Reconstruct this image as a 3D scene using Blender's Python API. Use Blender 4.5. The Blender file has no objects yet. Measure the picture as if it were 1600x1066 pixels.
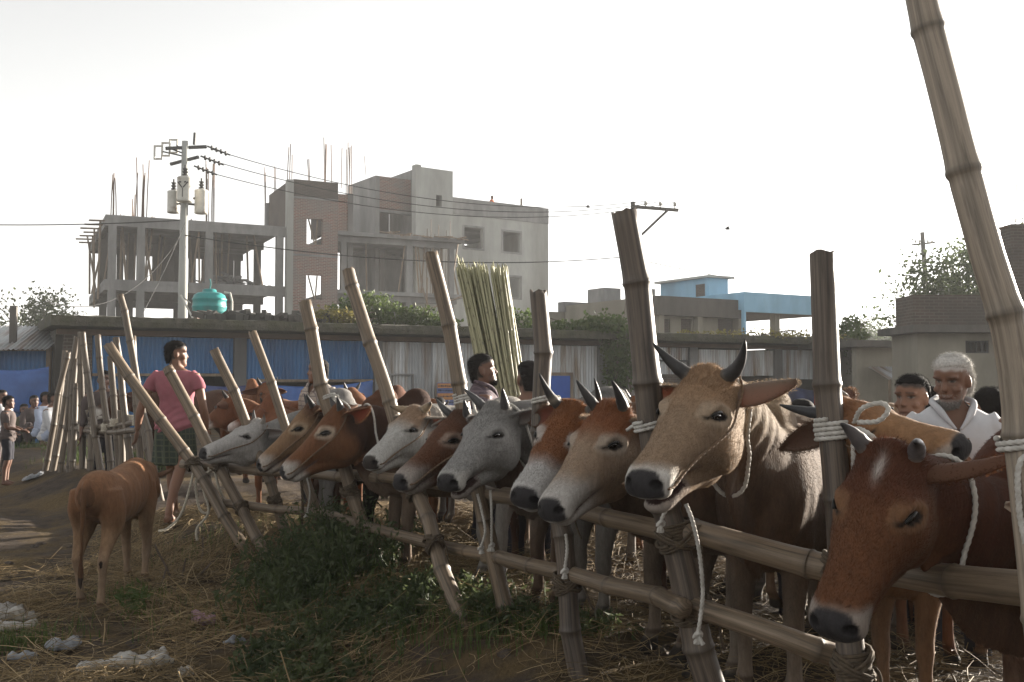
import bpy, bmesh, math, random
import numpy as np
from mathutils import Vector, Matrix, noise as mnoise
random.seed(7); RNG = np.random.default_rng(7)
S = bpy.context.scene
COL = S.collection
R = math.radians

# ------------------------------------------------------------ camera, sky, sun, exposure
F_PX = 1556.0; CAM_H = 1.45; PITCH = math.atan(62.0/F_PX)
cd = bpy.data.cameras.new('camera'); cam = bpy.data.objects.new('camera', cd); COL.objects.link(cam)
cd.sensor_width = 36.0; cd.lens = 36.0*F_PX/1600.0; cd.clip_end = 3000; cd.clip_start = 0.05
cam.location = (0, 0, CAM_H); cam.rotation_euler = (R(90)+PITCH, 0, 0)
S.camera = cam

SUN_AZ = R(51.0)      # to the right of the view direction
SUN_EL = R(9.5)
w = bpy.data.worlds.new('World'); S.world = w; w.use_nodes = True
nt = w.node_tree; nt.nodes.clear()
sky = nt.nodes.new('ShaderNodeTexSky'); sky.sky_type = 'NISHITA'; sky.sun_disc = False
sky.sun_elevation = SUN_EL; sky.sun_rotation = SUN_AZ
sky.air_density = 1.6; sky.dust_density = 1.4; sky.ozone_density = 1.0
hs = nt.nodes.new('ShaderNodeHueSaturation'); hs.inputs['Saturation'].default_value = 0.06
bg = nt.nodes.new('ShaderNodeBackground'); bg.inputs['Strength'].default_value = 0.077
wo = nt.nodes.new('ShaderNodeOutputWorld')
nt.links.new(sky.outputs[0], hs.inputs['Color']); nt.links.new(hs.outputs[0], bg.inputs['Color'])
nt.links.new(bg.outputs[0], wo.inputs['Surface'])
sl = bpy.data.lights.new('sun', 'SUN'); sl.energy = 5.0; sl.angle = R(0.6); sl.color = (1.0, 0.91, 0.78)
so = bpy.data.objects.new('sun', sl); COL.objects.link(so)
sdir = Vector((math.sin(SUN_AZ)*math.cos(SUN_EL), math.cos(SUN_AZ)*math.cos(SUN_EL), math.sin(SUN_EL)))
so.rotation_euler = sdir.to_track_quat('Z', 'Y').to_euler()
S.view_settings.view_transform = 'Standard'; S.view_settings.look = 'None'
S.view_settings.gamma = 1.0; S.view_settings.exposure = 2.25
try:
    S.view_settings.use_curve_mapping = False
except Exception: pass
try:
    S.cycles.volume_step_rate = 1.0; S.cycles.max_bounces = 6; S.cycles.volume_bounces = 1
    S.cycles.diffuse_bounces = 3; S.cycles.use_denoising = True
except Exception: pass

# ------------------------------------------------------------ pixel -> world
_fw = np.array([0, math.cos(PITCH), math.sin(PITCH)]); _up = np.array([0, -math.sin(PITCH), math.cos(PITCH)])
CAM = np.array([0, 0, CAM_H])
def ray(px, py):
    return _fw + np.array([1., 0, 0])*((px-800)/F_PX) + _up*((533-py)/F_PX)
def PX(px, py, d):
    r = ray(px, py); return CAM + r*(d/r[1])
def on_plane(px, py, O, u):
    r = ray(px, py); n = np.array([-u[1], u[0], 0.]); o = np.array([O[0], O[1], 0.])
    t = np.dot(o-CAM, n)/np.dot(r, n); p = CAM + r*t
    return float((p-o)[0]*u[0]+(p-o)[1]*u[1]), float(p[2])
def nrm(v):
    v = np.asarray(v, float); return v/np.linalg.norm(v)

# ------------------------------------------------------------ mesh helpers
class MB:
    """collects vertices and faces; build() links them as ONE mesh object"""
    def __init__(s): s.V = []; s.L = []; s.T = []; s.n = 0; s.A = []
    def add(s, V, F, attr=None):
        V = np.asarray(V, float).reshape(-1, 3)
        if isinstance(F, np.ndarray):
            s.L.append(F.astype(np.int64).ravel()+s.n); s.T.append(np.full(len(F), F.shape[1], np.int64))
        else:
            s.L.append(np.array([i for f in F for i in f], np.int64)+s.n); s.T.append(np.array([len(f) for f in F], np.int64))
        s.V.append(V); s.n += len(V)
        s.A.append(np.zeros((len(V), 3)) if attr is None else np.asarray(attr, float).reshape(-1, 3))
        return s
    def box(s, x0, x1, y0, y1, z0, z1):
        V = [(x, y, z) for z in (z0, z1) for y in (y0, y1) for x in (x0, x1)]
        return s.add(V, np.array([[0,2,3,1],[4,5,7,6],[0,1,5,4],[2,6,7,3],[0,4,6,2],[1,3,7,5]]))
    def bar(s, p, q, wd, h=None, roll=(0, 0, 1)):
        p = np.asarray(p, float); q = np.asarray(q, float); h = wd if h is None else h
        t = nrm(q-p); r = np.asarray(roll, float)
        if abs(np.dot(t, r)) > .95: r = np.array([1., 0, 0])
        a = nrm(np.cross(t, r)); b = np.cross(a, t)
        V = [c+a*i*wd/2+b*j*h/2 for c in (p, q) for i, j in ((-1,-1),(1,-1),(1,1),(-1,1))]
        return s.add(V, np.array([[0,3,2,1],[4,5,6,7],[0,1,5,4],[1,2,6,5],[2,3,7,6],[3,0,4,7]]))
    def rings(s, rings, cap=True, attr=None):
        n = len(rings[0]); m = len(rings)
        V = np.concatenate([np.asarray(r, float) for r in rings])
        i = np.arange(m-1)[:, None]; j = np.arange(n)[None, :]; k = (j+1) % n
        Fq = np.stack([i*n+j, i*n+k, (i+1)*n+k, (i+1)*n+j], -1).reshape(-1, 4)
        off = s.n; s.add(V, Fq, attr)
        if cap:
            s.L += [np.arange(n)[::-1]+off, np.arange(n)+off+(m-1)*n]; s.T += [np.array([n]), np.array([n])]
        return s
    def tube(s, pts, rad, n=8, cap=True, lobes=0, pitch=0.03, amp=.16):
        P = np.asarray(pts, float)
        if lobes and np.isscalar(rad):                               # twisted rope: sample finely enough to show the strands
            Lc = np.concatenate([[0], np.cumsum(np.linalg.norm(np.diff(P, axis=0), axis=1))]); q_ = np.linspace(0, Lc[-1], max(4, int(Lc[-1]/(pitch/7)))); P = np.stack([np.interp(q_, Lc, P[:, k]) for k in range(3)], 1); n = 12
        m = len(P)
        rad = np.full(m, rad, float) if np.isscalar(rad) else np.asarray(rad, float)
        T = np.gradient(P, axis=0); T /= np.linalg.norm(T, axis=1)[:, None]+1e-12
        a = np.cross(T[0], [0, 0, 1.]);
        if np.linalg.norm(a) < .1: a = np.cross(T[0], [1., 0, 0])
        a = nrm(a); out = []; th = np.arange(n)*2*np.pi/n; sl_ = 0.
        for i in range(m):
            a = nrm(a - T[i]*np.dot(a, T[i])); b = np.cross(T[i], a)
            if i: sl_ += np.linalg.norm(P[i]-P[i-1])
            rr = rad[i]*(1+amp*np.cos(lobes*th-sl_/pitch*2*np.pi)) if lobes else np.full(n, rad[i])
            out.append(P[i]+np.outer(np.cos(th)*rr, a)+np.outer(np.sin(th)*rr, b))
        return s.rings(out, cap)
    def ell(s, c, r, M=None, n=14, m=9):
        out = []
        for i in range(m):
            ph = np.pi*(i+.02)/(m-1+.04) - np.pi/2
            th = np.arange(n)*2*np.pi/n
            q = np.stack([np.cos(th)*math.cos(ph)*r[0], np.sin(th)*math.cos(ph)*r[1], np.full(n, math.sin(ph)*r[2])], 1)
            if M is not None: q = q @ np.asarray(M).T
            out.append(q+np.asarray(c))
        return s.rings(out)
    def data(s):
        return np.concatenate(s.V), np.concatenate(s.L), np.concatenate(s.T)
    def mesh(s, name, smooth=False, attr=None):
        V, L, T = s.data(); me = bpy.data.meshes.new(name)
        me.vertices.add(len(V)); me.vertices.foreach_set('co', V.astype(np.float32).ravel())
        me.loops.add(len(L)); me.loops.foreach_set('vertex_index', L.astype(np.int32))
        me.polygons.add(len(T)); st = np.concatenate([[0], np.cumsum(T)[:-1]])
        me.polygons.foreach_set('loop_start', st.astype(np.int32))
        me.polygons.foreach_set('loop_total', T.astype(np.int32))
        me.polygons.foreach_set('use_smooth', np.full(len(T), bool(smooth)))
        me.update(calc_edges=True)
        if attr:
            at = me.attributes.new(attr, 'FLOAT_VECTOR', 'POINT')
            at.data.foreach_set('vector', np.concatenate(s.A).astype(np.float32).ravel())
        return me
    def build(s, name, mat, parent=None, loc=None, smooth=False, attr=None):
        return link(name, s.mesh(name, smooth, attr), mat, parent, loc)

def link(name, me, mat, parent=None, loc=None):
    o = bpy.data.objects.new(name, me); COL.objects.link(o)
    if mat is not None and len(me.materials) == 0: me.materials.append(mat)
    if parent is not None: o.parent = parent
    if loc is not None: o.location = loc
    return o
def tag(o, label=None, cat=None, group=None, kind=None):
    if label: o['label'] = label
    if cat: o['category'] = cat
    if group: o['group'] = group
    if kind: o['kind'] = kind
    return o
def empty(name, label, cat, loc=(0, 0, 0), rz=0.0, group=None):
    o = bpy.data.objects.new(name, None); COL.objects.link(o); o.location = loc; o.rotation_euler = (0, 0, rz)
    return tag(o, label, cat, group)
def copy_thing(o, label=None):
    c = o.copy(); COL.objects.link(c)
    for ch in o.children:
        d = ch.copy(); COL.objects.link(d); d.parent = c
        for g in ch.children:
            e = g.copy(); COL.objects.link(e); e.parent = d
    if label: c['label'] = label
    return c
def bez(p0, p1, p2, p3, n):
    t = np.linspace(0, 1, n)[:, None]; p0, p1, p2, p3 = map(np.asarray, (p0, p1, p2, p3))
    return (1-t)**3*p0+3*(1-t)**2*t*p1+3*(1-t)*t*t*p2+t**3*p3
def crom(tab, n):
    """Catmull-Rom through the rows of a table, n samples per span"""
    T = np.asarray(tab, float); P = np.vstack([2*T[0]-T[1], T, 2*T[-1]-T[-2]]); out = []
    for i in range(1, len(P)-2):
        for k in range(n):
            t = k/n
            out.append(.5*(2*P[i]+(P[i+1]-P[i-1])*t+(2*P[i-1]-5*P[i]+4*P[i+1]-P[i+2])*t*t+(3*P[i]-P[i-1]-3*P[i+1]+P[i+2])*t**3))
    out.append(P[-2]); return np.array(out)
def ringz(c, up, side, ru, rd, wd, n=20, p=1.0, wl=1.0):
    th = np.arange(n)*2*np.pi/n; cs = np.cos(th); sn = np.sin(th)
    z = np.sign(cs)*np.abs(cs)**p; y = np.sign(sn)*np.abs(sn)**p
    zz = np.where(cs > 0, ru*z, rd*z); yy = wd*y*np.where(cs < 0, 1-(1-wl)*np.abs(z), 1.0)
    return np.asarray(c)+np.outer(zz, up)+np.outer(yy, side)
def sst(a, b, x):
    t = np.clip((np.asarray(x, float)-a)/(b-a), 0, 1); return t*t*(3-2*t)
def vnoise(P, sc, seed=0.0):
    """cheap vectorised smooth noise: sum of sines, -1..1"""
    P = np.asarray(P)*sc+seed*7.13; x, y, z = P[:, 0], P[:, 1], P[:, 2]
    return (np.sin(x*1.7+1.3*np.sin(y*1.1+z*.7))+np.sin(y*1.9+1.2*np.sin(z*1.3+x*.6)+2.1)+np.sin(z*2.1+1.1*np.sin(x*1.4+y*.8)+4.2))/3
_tmp = None
def remesh(mb, vox, smooth_it=2, wfun=None):
    """voxel union of the collected closed pieces -> (V, quads) smoothed"""
    me = mb.mesh('union'); o = bpy.data.objects.new('union', me); COL.objects.link(o)
    m = o.modifiers.new('r', 'REMESH'); m.mode = 'VOXEL'; m.voxel_size = vox; m.use_smooth_shade = True
    dg = bpy.context.evaluated_depsgraph_get(); ev = o.evaluated_get(dg)
    r = bpy.data.meshes.new_from_object(ev)
    n = len(r.vertices); V = np.empty(n*3, np.float32); r.vertices.foreach_get('co', V); V = V.reshape(-1, 3).astype(float)
    e = np.empty(len(r.edges)*2, np.int32); r.edges.foreach_get('vertices', e); e = e.reshape(-1, 2)
    COL.objects.unlink(o); bpy.data.objects.remove(o); bpy.data.meshes.remove(me)
    deg = np.bincount(e.ravel(), minlength=n).astype(float)+1e-9
    def lap(X):
        return np.stack([(np.bincount(e[:, 0], X[e[:, 1], k], n)+np.bincount(e[:, 1], X[e[:, 0], k], n))/deg for k in range(3)], 1)
    for i in range(smooth_it):
        wgt = .6 if wfun is None else wfun(V)[:, None]
        V = V+(lap(V)-V)*wgt
    return r, V, lap
def setv(r, V):
    r.vertices.foreach_set('co', V.astype(np.float32).ravel()); r.update()
    r.polygons.foreach_set('use_smooth', np.ones(len(r.polygons), bool))
def setcol(me, C, name='coat'):
    at = me.attributes.new(name, 'FLOAT_COLOR', 'POINT')
    C = np.concatenate([np.clip(C, 0, 1), np.ones((len(C), 1))], 1).astype(np.float32)
    at.data.foreach_set('color', C.ravel())
def mixc(C, col, m):
    return C*(1-m[:, None])+np.asarray(col)[None]*m[:, None]

# ------------------------------------------------------------ materials
def newmat(name):
    m = bpy.data.materials.new(name); m.use_nodes = True
    t = m.node_tree; return m, t, t.nodes['Principled BSDF']
def pm(name, c1, c2=None, sc=4.0, rough=.85, bump=.0, bsc=None, c3=None, sc3=.7, stretch=(1, 1, 1), metal=0.0, dist=.01, spec=.3, cut=(.35, .65), cut3=(.45, .7)):
    """two colours mixed by noise, a third by a broader noise, noise bump; object coordinates"""
    m, t, b = newmat(name); N = t.nodes.new; Lk = t.links.new
    tc = N('ShaderNodeTexCoord'); mp = N('ShaderNodeMapping'); mp.inputs['Scale'].default_value = stretch
    Lk(tc.outputs['Object'], mp.inputs[0])
    c2 = c2 or tuple(x*.7 for x in c1)
    nz = N('ShaderNodeTexNoise'); nz.inputs['Scale'].default_value = sc; nz.inputs['Detail'].default_value = 8; nz.inputs['Roughness'].default_value = .65
    Lk(mp.outputs[0], nz.inputs['Vector'])
    rp = N('ShaderNodeValToRGB'); rp.color_ramp.elements[0].position = cut[0]; rp.color_ramp.elements[1].position = cut[1]
    rp.color_ramp.elements[0].color = (*c1, 1); rp.color_ramp.elements[1].color = (*c2, 1)
    Lk(nz.outputs['Fac'], rp.inputs[0]); out = rp.outputs[0]
    if c3:
        n3 = N('ShaderNodeTexNoise'); n3.inputs['Scale'].default_value = sc3; n3.inputs['Detail'].default_value = 6
        Lk(mp.outputs[0], n3.inputs['Vector'])
        r3 = N('ShaderNodeMapRange'); r3.inputs['From Min'].default_value = cut3[0]; r3.inputs['From Max'].default_value = cut3[1]
        Lk(n3.outputs['Fac'], r3.inputs['Value'])
        mx = N('ShaderNodeMix'); mx.data_type = 'RGBA'; mx.inputs['B'].default_value = (*c3, 1)
        Lk(r3.outputs[0], mx.inputs['Factor']); Lk(out, mx.inputs['A']); out = mx.outputs['Result']
    Lk(out, b.inputs['Base Color'])
    b.inputs['Roughness'].default_value = rough; b.inputs['Metallic'].default_value = metal
    b.inputs['Specular IOR Level'].default_value = spec
    if bump:
        nb = N('ShaderNodeTexNoise'); nb.inputs['Scale'].default_value = bsc or sc*4; nb.inputs['Detail'].default_value = 6
        Lk(mp.outputs[0], nb.inputs['Vector'])
        bp = N('ShaderNodeBump'); bp.inputs['Strength'].default_value = bump; bp.inputs['Distance'].default_value = dist
        Lk(nb.outputs['Fac'], bp.inputs['Height']); Lk(bp.outputs[0], b.inputs['Normal'])
    return m
def attr_mat(name, attr, rough=.8, sheen=0.0, noise_sc=40, noise_amt=.25, bump=.2, bsc=160, dist=.004, spec=.25, stretch=(1, 1, 1), sss=0.0):
    m, t, b = newmat(name); N = t.nodes.new; Lk = t.links.new
    a = N('ShaderNodeAttribute'); a.attribute_name = attr
    tc = N('ShaderNodeTexCoord'); mp = N('ShaderNodeMapping'); mp.inputs['Scale'].default_value = stretch
    Lk(tc.outputs['Object'], mp.inputs[0])
    nz = N('ShaderNodeTexNoise'); nz.inputs['Scale'].default_value = noise_sc; nz.inputs['Detail'].default_value = 7; nz.inputs['Roughness'].default_value = .7
    Lk(mp.outputs[0], nz.inputs['Vector'])
    mr = N('ShaderNodeMapRange'); mr.inputs['From Min'].default_value = .25; mr.inputs['From Max'].default_value = .75
    mr.inputs['To Min'].default_value = 1-noise_amt; mr.inputs['To Max'].default_value = 1+noise_amt
    Lk(nz.outputs['Fac'], mr.inputs['Value'])
    mx = N('ShaderNodeVectorMath'); mx.operation = 'SCALE'
    Lk(a.outputs['Color'], mx.inputs[0]); Lk(mr.outputs[0], mx.inputs['Scale'])
    Lk(mx.outputs[0], b.inputs['Base Color'])
    b.inputs['Roughness'].default_value = rough; b.inputs['Specular IOR Level'].default_value = spec
    if sheen:
        b.inputs['Sheen Weight'].default_value = sheen; b.inputs['Sheen Roughness'].default_value = .35
        b.inputs['Sheen Tint'].default_value = (1, .9, .75, 1)
    if bump:
        nb = N('ShaderNodeTexNoise'); nb.inputs['Scale'].default_value = bsc; nb.inputs['Detail'].default_value = 5
        Lk(mp.outputs[0], nb.inputs['Vector'])
        bp = N('ShaderNodeBump'); bp.inputs['Strength'].default_value = bump; bp.inputs['Distance'].default_value = dist
        Lk(nb.outputs['Fac'], bp.inputs['Height']); Lk(bp.outputs[0], b.inputs['Normal'])
    return m
def leaf_mat(name, c1, c2, trans=.35):
    m, t, b = newmat(name); N = t.nodes.new; Lk = t.links.new
    oi = N('ShaderNodeTexCoord'); nz = N('ShaderNodeTexNoise'); nz.inputs['Scale'].default_value = 5.0; nz.inputs['Detail'].default_value = 6
    Lk(oi.outputs['Object'], nz.inputs['Vector'])
    rp = N('ShaderNodeValToRGB'); rp.color_ramp.elements[0].position = .3; rp.color_ramp.elements[1].position = .7
    rp.color_ramp.elements[0].color = (*c1, 1); rp.color_ramp.elements[1].color = (*c2, 1)
    Lk(nz.outputs['Fac'], rp.inputs[0]); Lk(rp.outputs[0], b.inputs['Base Color'])
    b.inputs['Roughness'].default_value = .6; b.inputs['Specular IOR Level'].default_value = .3
    tr = N('ShaderNodeBsdfTranslucent'); Lk(rp.outputs[0], tr.inputs['Color'])
    mix = N('ShaderNodeMixShader'); mix.inputs[0].default_value = trans
    Lk(b.outputs[0], mix.inputs[1]); Lk(tr.outputs[0], mix.inputs[2]); Lk(mix.outputs[0], t.nodes['Material Output'].inputs['Surface'])
    return m

M = {}
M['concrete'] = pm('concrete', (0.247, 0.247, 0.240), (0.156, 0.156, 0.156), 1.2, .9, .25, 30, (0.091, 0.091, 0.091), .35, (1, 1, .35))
M['concrete_pale'] = pm('pale_concrete', (0.377, 0.384, 0.364), (0.273, 0.280, 0.267), .9, .9, .15, 30, (0.182, 0.182, 0.163), .25, (1, 1, .3))
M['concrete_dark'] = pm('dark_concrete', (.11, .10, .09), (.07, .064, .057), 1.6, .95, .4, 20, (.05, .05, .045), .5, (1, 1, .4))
M['beam'] = pm('stained_beam', (.15, .10, .068), (.09, .063, .044), 1.4, .9, .3, 30, (.09, .07, .06), .6, (1, 1, .5))
M['moss_top'] = pm('mossy_concrete', (.085, .078, .062), (.04, .04, .028), 5, .95, .8, 25, (.06, .06, .03), 1.1, dist=.04)
M['plaster'] = pm('old_plaster', (0.242, 0.228, 0.187), (0.176, 0.162, 0.130), 1.1, .9, .2, 20, (0.187, 0.171, 0.138), .4, (1, 1, .4))
M['blue_wall'] = pm('pale_blue_paint', (.25, .46, .62), (.20, .38, .54), 1.2, .8, .1, 30, (.16, .27, .36), .5, (1, 1, .4))
M['rust'] = pm('rusty_steel', (.12, .07, .045), (.07, .045, .035), 20, .8)
M['wood'] = pm('weathered_wood', (.22, .17, .12), (.13, .10, .075), 6, .85, .3, 60, None, 1, (1, 1, .2))
M['jute'] = pm('jute_lashing', (.10, .075, .05), (.05, .038, .028), 60, .95, .3)
M['rope'] = pm('white_rope', (.46, .44, .41), (.30, .285, .255), 40, .9, .2, 300, dist=.002)
M['rope_old'] = pm('grey_rope', (.42, .38, .31), (.30, .27, .22), 50, .9, .2, 300, dist=.002)
M['nose_cord'] = pm('brown_cord', (.16, .10, .06), (.09, .06, .04), 80, .9)
M['teal'] = pm('teal_plastic', (.03, .25, .24), (.02, .19, .19), 2.5, .4, 0, c3=(.04, .14, .14), sc3=2)
M['white_metal'] = pm('aged_white_paint', (.55, .54, .50), (.42, .41, .37), 3, .5, 0, c3=(.20, .15, .11), sc3=2.2, cut3=(.55, .7))
M['dark_metal'] = pm('dark_metal', (.06, .06, .06), (.035, .035, .035), 9, .6)
M['wire'] = pm('black_wire', (.03, .03, .03), (.02, .02, .02), 5, .7)
M['cloth_blue'] = pm('blue_tarpaulin', (.055, .13, .36), (.04, .09, .26), 3, .45, .3, 9, (.03, .07, .18), .8, dist=.03)
M['cloth_navy'] = pm('faded_navy_tarpaulin', (.06, .08, .19), (.04, .05, .13), 3, .5, .3, 9, (.025, .03, .08), 1.0, dist=.03)
M['cloth_dark'] = pm('grey_tarpaulin', (.05, .05, .055), (.03, .03, .035), 3, .5, .3, 9, dist=.03)
M['bag_white'] = pm('dirty_white_plastic', (.38, .365, .34), (.24, .225, .20), 9, .6, .4, 40, (.17, .14, .10), 4, dist=.006)
M['bag_grey'] = pm('grey_plastic_film', (.20, .21, .23), (.12, .125, .13), 9, .4, .4, 40)
M['bag_pink'] = pm('faded_pink_plastic', (.28, .16, .20), (.18, .11, .13), 9, .5, .4, 40)
M['black'] = pm('black_hide', (.012, .011, .010), (.008, .008, .008), 20, .35)
M['hair_black'] = pm('black_hair', (.012, .010, .009), (.006, .005, .005), 120, .85, .5, 200, dist=.004, spec=.1)
M['hair_white'] = pm('white_hair', (.55, .53, .50), (.34, .33, .31), 90, .85, .6, 200, dist=.005, spec=.1)
def eye_mat():
    m, t, b = newmat('wet_dark_eye'); b.inputs['Base Color'].default_value = (.008, .006, .005, 1); b.inputs['Roughness'].default_value = .12
    return m
M['eye'] = eye_mat()
M['coat'] = attr_mat('short_coat', 'coat', .85, .04, 55, .30, .6, 130, .006, spec=.12, stretch=(1, 1, .35))
def fur_mat():
    m, t, b = newmat('fur'); N = t.nodes.new; Lk = t.links.new; a = N('ShaderNodeAttribute'); a.attribute_name = 'coat'; Lk(a.outputs['Color'], b.inputs['Base Color'])
    b.inputs['Roughness'].default_value = .7; b.inputs['Specular IOR Level'].default_value = .15
    tr = N('ShaderNodeBsdfTranslucent'); Lk(a.outputs['Color'], tr.inputs['Color']); mix = N('ShaderNodeMixShader'); mix.inputs[0].default_value = .45
    Lk(b.outputs[0], mix.inputs[1]); Lk(tr.outputs[0], mix.inputs[2]); Lk(mix.outputs[0], t.nodes['Material Output'].inputs['Surface']); return m
M['fur'] = fur_mat()
M['horn'] = attr_mat('horn', 'coat', .45, 0, 60, .25, .3, 90, .003)
M['skin'] = attr_mat('skin', 'coat', .55, 0, 60, .10, .12, 200, .002, spec=.35)
def ear_mat():
    m, t, b = newmat('ear_skin'); N = t.nodes.new; Lk = t.links.new
    a = N('ShaderNodeAttribute'); a.attribute_name = 'coat'; Lk(a.outputs['Color'], b.inputs['Base Color'])
    b.inputs['Roughness'].default_value = .8
    tr = N('ShaderNodeBsdfTranslucent'); mu = N('ShaderNodeMix'); mu.data_type = 'RGBA'; mu.blend_type = 'MIX'
    mu.inputs['Factor'].default_value = .3; mu.inputs['B'].default_value = (.6, .14, .05, 1)
    Lk(a.outputs['Color'], mu.inputs['A']); Lk(mu.outputs['Result'], tr.inputs['Color'])
    mix = N('ShaderNodeMixShader'); mix.inputs[0].default_value = .3
    Lk(b.outputs[0], mix.inputs[1]); Lk(tr.outputs[0], mix.inputs[2]); Lk(mix.outputs[0], t.nodes['Material Output'].inputs['Surface'])
    return m
M['ear'] = ear_mat()
def bamboo_mat(name, c1, c2, c3):
    """attribute bc = (metres along, angle, node nearness, darkening inside the hollow top) of each culm"""
    m, t, b = newmat(name); N = t.nodes.new; Lk = t.links.new
    a = N('ShaderNodeAttribute'); a.attribute_name = 'bc'
    sp = N('ShaderNodeSeparateXYZ'); Lk(a.outputs['Vector'], sp.inputs[0])
    tc = N('ShaderNodeTexCoord')
    def noise(scale, st, det=8):
        mp = N('ShaderNodeMapping'); mp.inputs['Scale'].default_value = st
        cb = N('ShaderNodeCombineXYZ')
        c_ = N('ShaderNodeMath'); c_.operation = 'COSINE'; s_ = N('ShaderNodeMath'); s_.operation = 'SINE'
        Lk(sp.outputs[1], c_.inputs[0]); Lk(sp.outputs[1], s_.inputs[0])
        Lk(sp.outputs[0], cb.inputs[2]); Lk(c_.outputs[0], cb.inputs[0]); Lk(s_.outputs[0], cb.inputs[1])
        Lk(cb.outputs[0], mp.inputs[0])
        nz = N('ShaderNodeTexNoise'); nz.inputs['Scale'].default_value = scale; nz.inputs['Detail'].default_value = det; nz.inputs['Roughness'].default_value = .65
        Lk(mp.outputs[0], nz.inputs['Vector']); return nz.outputs['Fac']
    n1 = noise(3.0, (1, 1, .5)); n2 = noise(2.0, (1, 1, 2.6)); n3 = noise(7, (1, 1, .07), 4)
    rp = N('ShaderNodeValToRGB'); e = rp.color_ramp.elements; e[0].position = .36; e[1].position = .64
    e[0].color = (*c3, 1); e[1].color = (*c1, 1); k = e.new(.5); k.color = (*c2, 1)
    Lk(n1, rp.inputs[0])
    mx = N('ShaderNodeMix'); mx.data_type = 'RGBA'; mx.inputs['B'].default_value = tuple(x*.35 for x in c3)+(1,)
    mr = N('ShaderNodeMapRange'); mr.inputs['From Min'].default_value = .52; mr.inputs['From Max'].default_value = .75; mr.inputs['To Max'].default_value = .75
    Lk(n2, mr.inputs['Value']); Lk(mr.outputs[0], mx.inputs['Factor']); Lk(rp.outputs[0], mx.inputs['A'])
    # cracks along the fibre
    mr2 = N('ShaderNodeMapRange'); mr2.inputs['From Min'].default_value = .315; mr2.inputs['From Max'].default_value = .285
    Lk(n3, mr2.inputs['Value'])
    mx2 = N('ShaderNodeMix'); mx2.data_type = 'RGBA'; mx2.inputs['B'].default_value = (.02, .015, .012, 1)
    Lk(mr2.outputs[0], mx2.inputs['Factor']); Lk(mx.outputs['Result'], mx2.inputs['A'])
    mx3 = N('ShaderNodeMix'); mx3.data_type = 'RGBA'; mx3.inputs['B'].default_value = (.05, .04, .03, 1)
    sc = N('ShaderNodeMath'); sc.operation = 'MULTIPLY'; sc.inputs[1].default_value = .6
    Lk(sp.outputs[2], sc.inputs[0]); Lk(sc.outputs[0], mx3.inputs['Factor']); Lk(mx2.outputs['Result'], mx3.inputs['A'])
    Lk(mx3.outputs['Result'], b.inputs['Base Color'])
    b.inputs['Roughness'].default_value = .52; b.inputs['Specular IOR Level'].default_value = .4
    bp = N('ShaderNodeBump'); bp.inputs['Strength'].default_value = .2; bp.inputs['Distance'].default_value = .003
    Lk(n3, bp.inputs['Height']); Lk(bp.outputs[0], b.inputs['Normal'])
    return m
M['bamboo'] = bamboo_mat('weathered_bamboo', (0.195, 0.143, 0.096), (0.136, 0.100, 0.066), (0.068, 0.050, 0.034))
M['bamboo_pale'] = bamboo_mat('pale_bamboo', (0.313, 0.258, 0.202), (0.230, 0.189, 0.145), (0.129, 0.106, 0.083))
M['bamboo_dark'] = bamboo_mat('stained_dark_bamboo', (0.136, 0.106, 0.082), (0.086, 0.067, 0.052), (0.040, 0.031, 0.026))
M['bamboo_far'] = bamboo_mat('grey_bamboo', (0.145, 0.112, 0.080), (0.102, 0.079, 0.057), (0.053, 0.041, 0.031))
M['bamboo_green'] = bamboo_mat('dry_green_cane', (.40, .385, .24), (.32, .31, .19), (.20, .195, .115))

# ------------------------------------------------------------ terrain function
FENCE = np.array([(2.2, .3), (1.17, 2.25), (.90, 2.75), (.59, 3.4), (.235, 4.3), (-.10, 5.2), (-.55, 6.0), (-.99, 6.7), (-1.5, 7.5), (-2.1, 8.0), (-2.7, 8.6), (-4.2, 10.8), (-6.1, 13.6), (-9, 17)])
def fence_x(y):
    return np.interp(y, FENCE[:, 1], FENCE[:, 0])
def ground_z(x, y):
    x = np.asarray(x, float); y = np.asarray(y, float)
    s = (x-fence_x(np.clip(y, .3, 17)))*.85
    z = .19*sst(-.95, .1, s) + .12*sst(9.5, 12.5, y)*sst(-2.0, .2, s)
    z = z - .05*sst(13, 18, y) - .12*sst(3., 1.2, y)*sst(-.2, -1.5, s)
    near = sst(40, 20, np.hypot(x, y))
    z = z + near*(.022*np.sin(x*2.1+1.2*np.sin(y*1.3))+.018*np.sin(y*2.9+x*1.7)+.012*np.sin(x*5.3-y*4.1))
    return z
def gpt(x, y, dz=0.0):
    return np.array([x, y, float(ground_z(x, y))+dz])
# ============================================================ GROUND
def axis(dense0, dense1, step, lo, hi, g=1.16):
    a = list(np.arange(dense0, dense1+1e-6, step)); s = step
    while a[-1] < hi: s *= g; a.append(a[-1]+s)
    s = step
    while a[0] > lo: s *= g; a.insert(0, a[0]-s)
    return np.array(a)
gx = axis(-6.5, 3.2, .05, -900, 900); gy = axis(1.5, 13, .05, -120, 1500)
XX, YY = np.meshgrid(gx, gy); ZZ = ground_z(XX, YY)
nearw = sst(16, 10, np.hypot(XX, YY))
P_ = np.stack([XX.ravel(), YY.ravel(), 0*XX.ravel()], 1)
cl = (vnoise(P_, 6, 1)*.010+vnoise(P_, 14, 2)*.007+vnoise(P_, 31, 3)*.004).reshape(XX.shape)
ZZ = ZZ+cl*nearw
ny, nx = XX.shape
idx = np.arange(ny*nx).reshape(ny, nx)
gm = MB().add(np.stack([XX.ravel(), YY.ravel(), ZZ.ravel()], 1), np.stack([idx[:-1, :-1], idx[:-1, 1:], idx[1:, 1:], idx[1:, :-1]], -1).reshape(-1, 4))
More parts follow.
